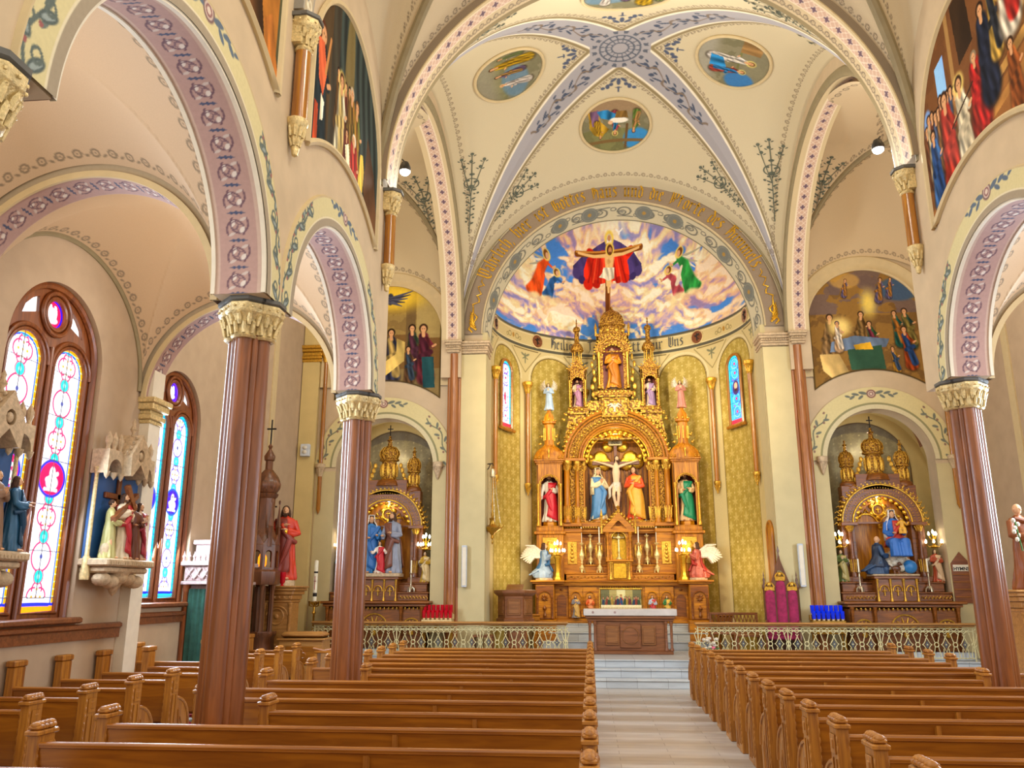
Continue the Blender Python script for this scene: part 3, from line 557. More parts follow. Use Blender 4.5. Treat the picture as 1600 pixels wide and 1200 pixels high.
# gilt foliage at the feet of the text band
for s in (-1, 1):
    m = MB()
    def tp(b, a): t = b / 3.7; r = 3.7 + a; return (s * r * math.cos(t), YF - .075, 8.15 + r * math.sin(t))
    for k in range(9): b = .12 + k * .16; m.tube([tp(b - .08, .07 * math.sin(k * 2.2)), tp(b, .09 * math.cos(k * 1.7)), tp(b + .1, .07 * math.sin(k * 2.2 + 2))], [.02 - .001 * k, .03 - .0018 * k, .008], 6)
    for k in range(5): b = .1 + k * .07; m.tube([tp(b, -.1 + .03 * k), tp(b + .1, .03), tp(b + .2, .1)], [.03, .035, .006], 6)
    m.build('trim_chancel_foliage', 'gold_leaf'); struct(COL.objects['trim_chancel_foliage' if s < 0 else 'trim_chancel_foliage.001'], 'gilt foliage painted at the foot of the arch')

# ---- vault geometry
def asin(x): return np.arcsin(np.clip(x, 0, 1))
class Vault:
    def __init__(s, xc, yc, a, b0, b1, z0, hX, hY, hD, soft=False): s.__dict__.update(xc=xc, yc=yc, a=a, b0=b0, b1=b1, z0=z0, hX=hX, hY=hY, hD=hD, soft=soft)
    def uv(s, X, Y): return np.clip(abs(X - s.xc) / s.a, 0, 1), np.clip(np.where(Y < s.yc, (s.yc - Y) / s.b0, (Y - s.yc) / s.b1), 0, 1)
    def z(s, X, Y):
        u, v = s.uv(X, Y); su, sv = np.sqrt(np.clip(1 - u * u, 0, 1)), np.sqrt(np.clip(1 - v * v, 0, 1)); g = (lambda q: q * q) if s.soft else (lambda q: q)
        return s.z0 + np.where(u >= v, s.hX * sv + (s.hD - s.hX) * g(su), s.hY * su + (s.hD - s.hY) * g(sv))
    def grid(s, nx, ny):
        t = np.sin(np.linspace(-PI / 2, PI / 2, nx)) ; X = s.xc + s.a * t; q = np.sin(np.linspace(-PI / 2, PI / 2, ny)); Y = s.yc + np.where(q < 0, q * s.b0, q * s.b1)
        X, Y = np.meshgrid(X, Y); return X, Y, s.z(X, Y)
def stencil(C, d, s, c='84745f', off=.13, p=.2, r=.042, k=1.):
    """a running border of little blossoms at distance off from a line"""
    a = (s % p) - p / 2; over(C, ring(a, d, 0, off, r, .012) * k, c); over(C, ell(a, d, 0, off, .012, .012, soft=.5) * k, c)
    a2 = ((s + p / 2) % p) - p / 2; over(C, ell(a2, d, 0, off - .03, .03, .014, .6, .4) * k, c)
def paint_web(V, X, Y, c='cfbb98', bd=.13, dk=.9):
    u, v = V.uv(X, Y); M, m = np.maximum(u, v), np.minimum(u, v); C = base(X, c); d = .74 * V.a * (asin(M) - asin(m)); s = 1.33 * V.a * asin(M)
    ok = sstep(.99, .96, M)
    stencil(C, d, s, off=bd, k=dk * ok); cu, cv = np.sqrt(np.clip(1 - u * u, 0, 1)), np.sqrt(np.clip(1 - v * v, 0, 1)); e = np.where(u >= v, np.hypot(V.a * (1 - u), (V.hD - V.hX) * cu), np.hypot(V.b1 * (1 - v), (V.hD - V.hY) * cv)) if not V.soft else np.where(u >= v, np.hypot(V.a * (1 - M), (V.hD - V.hX) * (1 - M * M)), np.hypot(V.b1 * (1 - M), (V.hD - V.hY) * (1 - M * M))); stencil(C, e, 1.04 * V.a * asin(m), off=bd, k=.9)
    return C, u, v, M, m, d, s
VC = Vault(0, 15.6, 4.05, 3.8, 3.9, 7.95, 4.05, 4.05, 5.35, True)
X, Y, Z = VC.grid(620, 620)
C, u, v, M, m_, d, s = paint_web(VC, X, Y, 'cdbf9d', bd=9)
hw = .05 + .40 * np.clip(1 - asin(M) / (PI / 2), 0, 1) ** 1.0 + .16 * (M < .16); inb = d < hw
over(C, sstep(.012, -.012, d - hw), 'a39fa2')
over(C, sstep(.035, .02, abs(d - hw)), 'ece2cc'); over(C, sstep(.05, .035, abs(d - hw - .09)), '8f7f5c'); stencil(C, d - hw - .12, s, off=.09, k=.85, p=.16)
e = np.hypot(4 * (1 - M), 1.3 * (1 - M * M)); stencil(C, e, 4.2 * asin(m_), off=.42, k=.85)
# blue foliage on the bands near the star, star rosette at the crown
dd = np.where(u > v, 1, -1) * d
for k in range(7):
    c0 = .75 + k * .30; wv = .14 * math.sin(k * 2.1) * (1 - k * .06)
    for e_ in ((c0, wv, .09, .04, .7), (c0 + .12, -wv, .09, .04, -.7), (c0 + .05, wv + .12, .05, .03, 0), (c0 + .05, wv - .12, .05, .03, 0)): over(C, ell(s, dd, *e_) * (hw > .14) * (s < 3.0), '465064')
over(C, sstep(.03, .015, abs(dd - .12 * np.sin(s * 7))) * (s > .6) * (s < 2.9) * inb, '7a6a5c')
RX, RY = X, (Y - 15.6); rr = np.hypot(RX, RY); aa = np.arctan2(RY, RX)
for (r, w) in ((.18, .018), (.3, .02), (.44, .02)): over(C, ring(RX, RY, 0, 0, r, w), '5a606c')
over(C, (abs(np.sin(aa * 8)) > .93) * (rr > .18) * (rr < .44), '5a606c'); over(C, (abs(((aa * 8 / PI) % 1) - .5) < .22) * (abs(rr - .56) < .05), '5a606c')
# blue ornaments at the inner tips of the four webs
ax = np.where(u >= v, u * 4.05, v * 3.85); cr = np.where(u >= v, (Y - 15.6), X)
for e_ in ((1.05, 0, .1, .05, 0), (1.0, .12, .09, .04, .9), (1.0, -.12, .09, .04, -.9), (1.18, .25, .07, .05, 0), (1.18, -.25, .07, .05, 0), (1.28, .0, .09, .018, 0), (1.22, 0, .02, .08, 0), (1.12, .17, .05, .05, 0), (1.12, -.17, .05, .05, 0), (1.22, .36, .04, .05, 0), (1.22, -.36, .04, .05, 0)): over(C, ell(ax, cr, *e_), '4d566c')
struct(surf('ceiling_crossing', X, Y, Z, C, 'stencil_plaster'))
# foliage sprays stencilled on the web feet
def decal(V, p0, p1, shapes, name, m, off=.012):
    mb = MB(); p0, p1 = np.array(p0), np.array(p1); L = np.linalg.norm(np.append(p1 - p0, V.z(*p1) - V.z(*p0)))
    q = lambda b: p0 + (p1 - p0) * b
    def P(b): t = q(b); return np.array([t[0], t[1], float(V.z(t[0], t[1]))])
    for poly in shapes:
        vs = []
        for (a, b) in poly:
            c = P(b / L); T = P(b / L + .02) - P(b / L - .02); T /= np.linalg.norm(T); e = 1e-3; zx = (V.z(c[0] + e, c[1]) - V.z(c[0] - e, c[1])) / (2 * e); zy = (V.z(c[0], c[1] + e) - V.z(c[0], c[1] - e)) / (2 * e)
            n = np.array([zx, zy, -1.]); n /= np.linalg.norm(n); A = np.cross(n, T); A /= np.linalg.norm(A); w = c + A * a; zz = V.z(w[0], w[1]); pl = c[2] + (zx * (w[0] - c[0]) + zy * (w[1] - c[1]))
            w = np.array([w[0], w[1], .5 * zz + .5 * pl]) if abs(zz - pl) < .12 else w; vs.append(w + n * off)
        mb.add(vs, [tuple(range(len(vs)))])
    return mb.build(name, m, smooth=False)
def oval(a, b, ra, rb, rot=0., n=10): return [(a + ra * math.cos(t) * math.cos(rot) - rb * math.sin(t) * math.sin(rot), b + ra * math.cos(t) * math.sin(rot) + rb * math.sin(t) * math.cos(rot)) for t in [2 * PI * i / n for i in range(n)]]
def stroke(pts, w):
    out = []
    for (a0, b0), (a1, b1) in zip(pts[:-1], pts[1:]):
        dx, dy = a1 - a0, b1 - b0; l = math.hypot(dx, dy) + 1e-9; nx, ny = -dy / l * w, dx / l * w; out.append([(a0 + nx, b0 + ny), (a1 + nx, b1 + ny), (a1 - nx, b1 - ny), (a0 - nx, b0 - ny)])
    return out
def spray_shapes(L=1.5):
    s = []; W_ = 1.45
    s += stroke([(0, 0), (0, L * .62), (.02, L * .95)], .008); s += stroke([(0, L * .45), (-.1, L * .62), (-.2, L * .86)], .007); s += stroke([(0, L * .4), (.1, L * .62), (.2, L * .88)], .007)
    rc = [(.13 * math.cos(t), L * .56 + .13 * math.sin(t)) for t in np.linspace(0, 2 * PI, 15)]; s += stroke(rc, .011)
    for k in range(8): b = L * (.1 + .045 * k); sg = 1 if k % 2 else -1; s.append(oval(sg * .04, b, .035 + .004 * k, .016, sg * .6)); s.append(oval(-sg * .06, b + .03, .02, .02))
    for (a, b, r) in ((0, .52, .055), (.07, .6, .04), (-.07, .58, .04), (0, .68, .05), (.05, .48, .035), (-.06, .48, .035), (.12, .44, .03), (-.12, .44, .03)): s.append(oval(a, L * b, r, r * .7, a * 8))
    for (a, b) in ((-.2, .88), (.2, .9), (.02, .97), (-.14, .78), (.15, .79), (.03, .86)): s.append(oval(a, L * b, .032, .045)); s.append(oval(a + .05, L * b - .05, .03, .013, .7)); s.append(oval(a - .05, L * b - .05, .03, .013, -.7))
    return [[(a * W_, b) for a, b in p] for p in s]
mat('stencil_green', '5c6254', .8); mat('stencil_red', '9a5a58', .8)
for s in (-1, 1):
    for (p0, p1) in ((((s * 3.72), 18.74), ((s * 3.42), 17.3)), (((s * 3.1), 18.9), ((s * 2.0), 18.55)), (((s * 3.72), 12.46), ((s * 3.42), 13.9)), (((s * 3.1), 12.3), ((s * 2.0), 12.65))):
        L = float(np.linalg.norm([p1[0] - p0[0], p1[1] - p0[1], VC.z(*p1) - VC.z(*p0)])); o = decal(VC, p0, p1, spray_shapes(L), 'ceiling_stencil_spray', 'stencil_green'); struct(o)
# oval ceiling paintings
def oval_painting(kind, c, rx, rr_, rot, label):
    n = 150; U, Vv = np.meshgrid(np.linspace(0, 2 * PI, n), np.linspace(0, 1, 70)); a = rx * Vv * np.cos(U); b = rr_ * Vv * np.sin(U)
    cr_, sr = math.cos(rot), math.sin(rot); X = c[0] + a * cr_ - b * sr; Y = c[1] + a * sr + b * cr_; Z = VC.z(X, Y) - .03
    C = base(X, '8a8468'); x, y = a, b
    over(C, (y > .1) * .8, '7a7a48'); over(C, (fbm(x * 5, y * 5, 4) > .5) * .35, '5d5a3c')
    if kind == 0:
        over(C, ell(x, y, .55, .38, .35, .3), '3c8ac4'); over(C, seg(x, y, .25, .6, .28, .0, .03), '6a5030'); over(C, seg(x, y, -.8, .45, .8, .4, .04), '7a6038'); over(C, sstep(-.2, -.45, y), '9a8060')
        fold_poly(C, x, y, [(-.5, .25), (-.62, .05), (-.65, -.4), (-.45, -.45), (-.35, -.1), (-.15, .12), (-.32, .3)], 'b08a28', 0, 30); fold_poly(C, x, y, [(-.55, .0), (-.62, -.42), (-.4, -.44), (-.4, -.05)], '7a5a78', 1, 30)
        person_painted(C, x, y, -.45, -.1, .46, 'c09428', None, '5a3818', lean=.2); person_painted(C, x, y, -.02, -.34, .62, 'a8404a', '2e7aa8', '5a3818', lean=.02, halo=True)
        fold_poly(C, x, y, [(-.05, -.1), (-.35, -.2), (-.45, -.4), (-.2, -.42), (.05, -.25)], '2f7fb4', 0, 34); person_painted(C, x, y, .5, -.38, .6, '6a8a3a', 'b98a50', '4a2c18', lean=-.1)
        over(C, ell(x, y, .08, -.12, .22, .08), 'f2ead8'); over(C, ell(x, y, -.12, -.06, .06, .05), 'e4b488'); fold_poly(C, x, y, [(-.02, -.18), (.3, -.18), (.26, -.38), (.02, -.36)], '7a5c2c', 0, 50)
    elif kind == 1:
        over(C, sstep(0, .5, y) * .7, '9c9484'); over(C, ell(x, y, .3, -.1, .5, .3) * .6, '5a86b0')
        person_painted(C, x, y, -.35, -.45, .85, 'c09a20', 'b08818', '4a3018', w=1.3); person_painted(C, x, y, .0, -.3, .62, '6a5570', 'a07a40', '3a2818'); person_painted(C, x, y, .4, -.42, .66, 'ddd2c2', 'c8bcb0', 'caa870', lean=-.1)
        person_painted(C, x, y, -.62, -.3, .5, '6f7a48', None, '4a3018')
    else:
        over(C, (y > .15) * .6, '8e8676'); fold_poly(C, x, y, [(.3, .5), (.8, .5), (.8, .1), (.3, .1)], '8a6a40', 0, 20); over(C, ell(x, y, -.6, .2, .25, .3), '3f78b0'); over(C, sstep(-.2, -.5, y), '9f9a88')
        person_painted(C, x, y, .0, -.45, .88, 'ece6dc', 'd8d0c0', '6a4a28', halo=True); person_painted(C, x, y, -.4, -.38, .66, 'b24a3a', '2f7ab4', '5a3a1c', halo=True, lean=.1); fold_poly(C, x, y, [(-.3, -.1), (.0, -.2), (.05, -.45), (-.3, -.45)], '2f86c0', 0, 34)
    k = sstep(.9, 1., Vv) ; over(C, k * .25, '4a3a24')
    o = surf('ceiling_painting', X, Y, Z, C, 'oil_mural'); tag(o, label, 'painting', 'oval paintings on the crossing vault')
    path = []
    for t in np.linspace(0, 2 * PI, 61)[:-1]:
        a, b = rx * math.cos(t), rr_ * math.sin(t); x, y = c[0] + a * cr_ - b * sr, c[1] + a * sr + b * cr_; path.append((x, y, float(VC.z(x, y)) - .03))
    MB().tube(path + [path[0]], .035, 8).build('frame', 'trim_paint', o)
oval_painting(0, (-.05, 17.85), .84, .72, PI * 0 + 0, 'oval painting of a nativity with a manger, above the chancel arch')
oval_painting(1, (-2.4, 15.55), .84, .74, PI / 2, 'oval ceiling painting with figures in mustard robes, left of the star')
oval_painting(2, (2.36, 15.55), .84, .74, -PI / 2, 'oval ceiling painting with a white robed figure, right of the star')
oval_painting(1, (0.03, 13.35), .84, .72, PI, 'oval ceiling painting nearest the nave, cut by the picture top')

# nave vaults (two bays) and transept vaults
def rib(V, sx, sy, name, w=.07, m='olive_paint'):
    ts = np.sin(np.linspace(0, PI / 2, 40)); path = []
    for t in ts:
        x = V.xc + sx * V.a * t; y = V.yc + sy * (V.b0 if sy < 0 else V.b1) * t; path.append(Vector((x, y, float(V.z(x, y)) - .015)))
    mb = MB(); mb.tube(path, w, 8); return mb.build(name, m)
class Vault6(Vault):
    """six-part vault: two lunettes to each side"""
    def z(s, X, Y):
        u, v = s.uv(X, Y); su, sv = np.sqrt(np.clip(1 - u * u, 0, 1)), np.sqrt(np.clip(1 - v * v, 0, 1)); t = np.clip(v / np.maximum(u, 1e-3), 0, 1)
        return s.z0 + np.where(u >= v, s.hD * su + s.hX * np.sqrt(np.clip(1 - (2 * t - 1) ** 2, 0, 1)) * u ** 3, s.hY * su + (s.hD - s.hY) * sv)
V = Vault6(0, 7.5, 4.0, 3.8, 3.72, 7.95, 1.72, 4.0, 4.2); X, Y, Z = V.grid(520, 700); u, v = V.uv(X, Y); M, m_ = np.maximum(u, v), np.minimum(u, v); C = base(X, 'cbb998'); d = 3.4 * (asin(M) - asin(m_)); sD = 5.4 * asin(M)
stencil(C, d, sD, off=.2, k=.9); e = np.where(u >= v, np.hypot(4 * (1 - u), 4.2 * np.sqrt(np.clip(1 - u * u, 0, 1)) * .8), 9); stencil(C, e, abs(Y - 7.5) * 1.3, off=.28, k=.9); e = np.where(u < v, 3.72 * (1 - v), 9); stencil(C, e, 4.2 * asin(u), off=.16, k=.9)
struct(surf('ceiling_nave', X, Y, Z, C, 'stencil_plaster'))
for sx in (-1, 1):
    for sy in (-1, 1): struct(rib(V, sx, sy, 'ceiling_nave_rib', .075))
VT = {}
for s, side in ((-1, 'left'), (1, 'right')):
    V = Vault(s * 6.0, 17.2, 1.95, 5.4, 2.25, 7.95, 3.9, 1.9, 3.75); VT[s] = V; X, Y, Z = V.grid(300, 420); C, *_ = paint_web(V, X, Y, 'cdbb96' if s < 0 else 'cfb995', bd=.15)
    struct(surf('ceiling_transept_' + side, X, Y, Z, C, 'stencil_plaster'))
    for sx in (-1, 1):
        for sy in (-1, 1): struct(rib(V, sx, sy, 'ceiling_transept_rib', .06))
    p0, p1 = (s * 4.64, 18.84), (s * 4.9, 17.68); L = float(np.linalg.norm([p1[0] - p0[0], p1[1] - p0[1], V.z(*p1) - V.z(*p0)])); struct(decal(V, p0, p1, spray_shapes(L), 'ceiling_stencil_spray', 'stencil_green'))

# ---- transverse arch between nave and crossing
def floral(s, t, w, c='cbaa94'):
    C = base(s, c); p = .26; a = (s % p) - p / 2; b = t - w / 2
    over(C, sstep(.014, .006, abs(abs(a + b) % .13 - .065)) * .7, 'efe2cf'); over(C, sstep(.014, .006, abs(abs(a - b) % .13 - .065)) * .7, 'efe2cf')
    over(C, ell(a, b, 0, 0, .038, .038), '6a5260'); 
    for k in range(4): over(C, ell(a, b, .045 * math.cos(k * PI / 2), .045 * math.sin(k * PI / 2), .018, .018), '6b5464')
    return C
def trans_soffit(s, t, A):
    C = base(s, 'c9b590'); i = (t > .1) & (t < .36); F_ = floral(s, np.clip(t - .1, 0, .26), .26); C[i] = F_[i]; over(C, (abs(t - .1) < .015) | (abs(t - .36) < .015), 'e6d6b8'); over(C, (t > .58), '8f7f5c'); stencil(C, .58 - t, s, off=.1, p=.15); return C
struct(soffit('ceiling_transverse_arch', 0, 8.0, 3.87, 'y', 11.15, 11.82, trans_soffit, 700, 40, 'stencil_plaster'))
struct(ringface('ceiling_transverse_arch_face', 0, 8.0, 3.87, 4.35, 'y', 11.15, lambda s, t, A: base(s, '8d7c66'), 120, 4, 'stencil_plaster'))
# spray foliage on the soffit sides as in the photo is part of the crossing web
m = MB(); m.band(arcpath(0, 8.0, 3.87, 'y', 11.15, n=80), [(0, 0), (-.02, 0), (-.02, -.05), (0, -.05)]); struct(m.build('trim_transverse_arch', 'trim_paint'))
# ---- arcade walls with murals
CW = {}
def scrolls(s, t, A=None, w=.5):
    C = base(s, 'b4938a'); p = .26; a = (s % p) - p / 2; b = t - w / 2; fl = (np.floor(s / p) % 2) * 2 - 1; b = b * 1.0
    over(C, (t < .06) | (t > w - .06), 'c6ac9c')
    for sg in (-1, 1):
        over(C, np.clip(ring(a, b, sg * .028, sg * .02, .088, .009), 0, 1) * (sg * a < .085), '6e525c'); over(C, ell(a, b, -sg * .03, sg * .045, .035, .022, .7), 'ddd2c8'); over(C, ring(a, b, sg * .012, -sg * .03, .035, .006), '7a5f68'); over(C, ell(a, b, sg * .07, sg * .06, .035, .014, 1.2), 'cbbcb4')
    a2 = ((s + p / 2) % p) - p / 2
    for (q, r) in ((0, .019), (.05, .016), (-.05, .016)): over(C, ell(a2, b, 0, q, r, r), '46506e'); over(C, ell(a2, b, 0, q, r * .4, r * .4), 'a8b0c4')
    over(C, ell(a2, b, 0, 0, .0082, .09), '46506e'); return C
def vine(s, t, A, r, w=.34):
    """cream archivolt band, foliage at the springers and at the crown"""
    C = base(s, 'd3c795'); over(C, t < .1, 'a1937c'); over(C, (abs(t - .1) < .012), 'ded3b2'); L = PI * (r + w / 2)
    for s0, sg in ((0, 1), (L, -1)):
        b = (s - s0) * sg; tt = t - .28
        on = (b < 1.55); over(C, sstep(.022, .012, abs(tt - .05 * np.sin(b * 9))) * on, '5c6862')
        for k in range(9): b0 = .08 + k * .17; q = .08 * (1 if k % 2 else -1) * (1 - k * .06); over(C, ell(b, tt, b0, q, .09, .042, .8 if k % 2 else -.8), '4f5c5a'); over(C, ell(b, tt, b0, q, .065, .022, .8 if k % 2 else -.8), '93a09c'); over(C, ring(b, tt, b0 + .06, q * .9, .045, .012), '5c6862'); over(C, ell(b, tt, b0 + .1, -q * .8, .05, .02, -.6 if k % 2 else .6), '6a7670'); over(C, ell(b, tt, b0 + .08, -q * .5, .02, .02), '9a5a58')
    b = s - L / 2; tt = t - .27
    over(C, ell(b, tt, 0, 0, .10, .10), '6a4a4e'); over(C, ell(b, tt, 0, 0, .075, .075), 'd8c8b8'); over(C, ring(b, tt, 0, 0, .045, .012), '8a5a5a')
    for sg in (-1, 1):
        for k, (q, z, rx, ry, ro) in enumerate(((.17, .02, .09, .035, .4), (.24, -.05, .07, .03, -.5), (.33, .03, .08, .03, .5), (.42, .0, .07, .03, -.3), (.52, .05, .06, .025, .7))): over(C, ell(b * sg, tt, q, z, rx, ry, ro), '5a6a7c')
    return C
def mural(C, Y, Z, kind):
    if kind == 'workshop':      # teal curtain, youth in white, bearded men, red robed scribe
        over(C, Y > -99, '3f4a44'); f = .8 + .25 * np.sin((Y + .12 * Z) * 22 + np.sin(Z * 3)); C[:] = C * f[..., None]; over(C, ell(Y, Z, 9.35, 8.5, .2, 1.1) * .8, '8a7440'); over(C, Z < 7.0, '5a4026'); over(C, (Y < 8.9) * .6, '4a3a28')
        over(C, (Y < 8.6) * .7, '5a4224')
        for k in range(6): person_painted(C, Y, Z, 8.9 + k * .16, 7.5 + .04 * (k % 2), .85, ('6a4a24', '4a4a30', '7a3a24')[k % 3], None, '2a1810')
        person_painted(C, Y, Z, 8.22, 6.75, 1.78, '1f2c34', '26343a', '5a2c14', lean=.02, w=1.25, face=1); fold_poly(C, Y, Z, [(8.1, 8.25), (8.32, 8.3), (8.46, 7.95), (8.36, 7.6), (8.2, 7.75)], 'd0603a', 0, 30); fold_poly(C, Y, Z, [(8.1, 7.4), (8.22, 7.4), (8.26, 6.8), (8.12, 6.7)], 'c8502c', 0, 30); fold_poly(C, Y, Z, [(8.3, 7.6), (8.42, 7.55), (8.4, 7.3), (8.3, 7.25)], 'e8dcc0', 0, 30); over(C, seg(Y, Z, 8.42, 7.95, 8.55, 8.5, .035, .03), 'c88a50')
        person_painted(C, Y, Z, 9.5, 7.3, 1.15, 'a8762c', '8a6a2c', 'b8a888', w=1.3); person_painted(C, Y, Z, 9.75, 7.2, 1.2, '7a7a34', 'b08030', '6a4a24', w=1.2)
        person_painted(C, Y, Z, 9.05, 7.1, 1.25, 'efe4c0', 'd8bc74', '4a2a16', halo=True, w=1.2); person_painted(C, Y, Z, 9.35, 6.9, .85, '8c3a2c', '6a2c20', '4a2a16', w=1.5)
        person_painted(C, Y, Z, 9.72, 6.75, 1.1, 'c0302a', 'd8443a', 'e8dcc4', lean=-.04, w=1.6, face=-1); fold_poly(C, Y, Z, [(9.3, 7.5), (9.45, 7.6), (9.6, 7.15), (9.45, 7.05)], 'f0e4b8', 0, 60)
        fold_poly(C, Y, Z, [(9.98, 7.75), (10.12, 7.8), (10.2, 7.6), (10.12, 7.0), (9.95, 6.6), (9.9, 6.9)], 'd8b448', 0, 60); fold_poly(C, Y, Z, [(10.3, 8.2), (10.7, 7.8), (11, 7.0), (10.5, 6.8), (10.2, 7.3)], '5a3c24', 0, 12)
    elif kind == 'drapery':
        over(C, Y > -99, '6a4424'); f = .8 + .3 * np.sin((Y * 1.1 + .5 * Z) * 9 + 1.5 * np.sin(Z * 2)); C[:] = C * f[..., None]; fold_poly(C, Y, Z, [(6.55, 8.6), (7.0, 8.4), (7.05, 7.2), (6.7, 6.9), (6.5, 7.6)], 'b0702c', 0, 14); over(C, (Y > 6.95) * .8, '3c4a3a')
        fold_poly(C, Y, Z, [(6.0, 8.9), (6.35, 8.9), (6.5, 7.6), (6.2, 7.3)], '8a3a2c', 0, 16); person_painted(C, Y, Z, 5.4, 7.2, 1.8, 'a86a34', 'c08a4c'); person_painted(C, Y, Z, 4.6, 6.8, 1.8, '7a3a2c', '3c4a3a')
        fold_poly(C, Y, Z, [(6.6, 7.3), (7.1, 6.3), (7.2, 6.5), (6.8, 7.5)], 'c87a34', 0, 30)
    else:                        # the right wall: crowd before a stair, white robed prisoner, governor seated above
        over(C, Y > -99, '6f4626'); over(C, (fbm(Y * 3, Z * 2, 12) > .5) * .35, '8a5a30')
        y = 11.0 - Y
        fold_poly(C, y, Z, [(.68, 8.8), (.95, 8.85), (.95, 8.35), (.68, 8.25)], '6f96d8', 0, 3); over(C, ell(y, Z, .3, 8.15, .14, .26), '7a9cd4'); fold_poly(C, y, Z, [(1.3, 9.3), (1.7, 9.35), (1.75, 8.5), (1.35, 8.4)], '3a2818', 0, 3); over(C, seg(y, Z, 1.15, 8.2, 1.15, 9.3, .05), 'a8804a')
        for k in range(9): fold_poly(C, y, Z, [(1.5 + k * .13, 7.2 + k * .17), (3.2, 7.5 + k * .17), (3.2, 7.64 + k * .17), (1.5 + k * .13, 7.31 + k * .17)], ('c8964e', '8a5a2c')[k % 2], 0, 5)
        over(C, (Z < 7.2 + (y - .9) * .28) * .6, 'b0743a')
        for k in range(11): person_painted(C, y, Z, .22 + k * .1, 7.35 + .06 * (k % 3), .85 + .06 * (k % 2), ('7a4a30', 'c8b48c', '6a3a2a', '4c5a78', '9a6a3a')[k % 5], None, '2a1a10')
        person_painted(C, y, Z, 1.7, 7.35, 1.0, '9c2c20', 'd02c28', '8a7a60', w=1.7); person_painted(C, y, Z, .38, 7.0, 1.05, '3f70b0', '2a4a80', '2a1a10', w=1.2); person_painted(C, y, Z, .82, 6.95, 1.4, 'a83020', 'c84030', '3a2010', w=1.25); person_painted(C, y, Z, 1.25, 7.0, 1.3, 'f4e8c8', 'e0d0ac', '3a2414', halo=True, w=1.15)
        person_painted(C, y, Z, 2.0, 7.6, 1.2, '1c2234', '262c40', '2a1a10', w=1.3); person_painted(C, y, Z, 2.25, 7.95, 1.0, 'd8ac4c', '2c3038', 'b8a890'); person_painted(C, y, Z, 2.6, 8.1, 1.1, 'f0e4cc', 'c03028', 'c8b090', w=1.5); person_painted(C, y, Z, 2.5, 7.0, .95, 'b0602c', '8a4a20', w=1.2)
        over(C, seg(y, Z, .95, 7.75, 1.6, 8.0, .016), '3a2414')
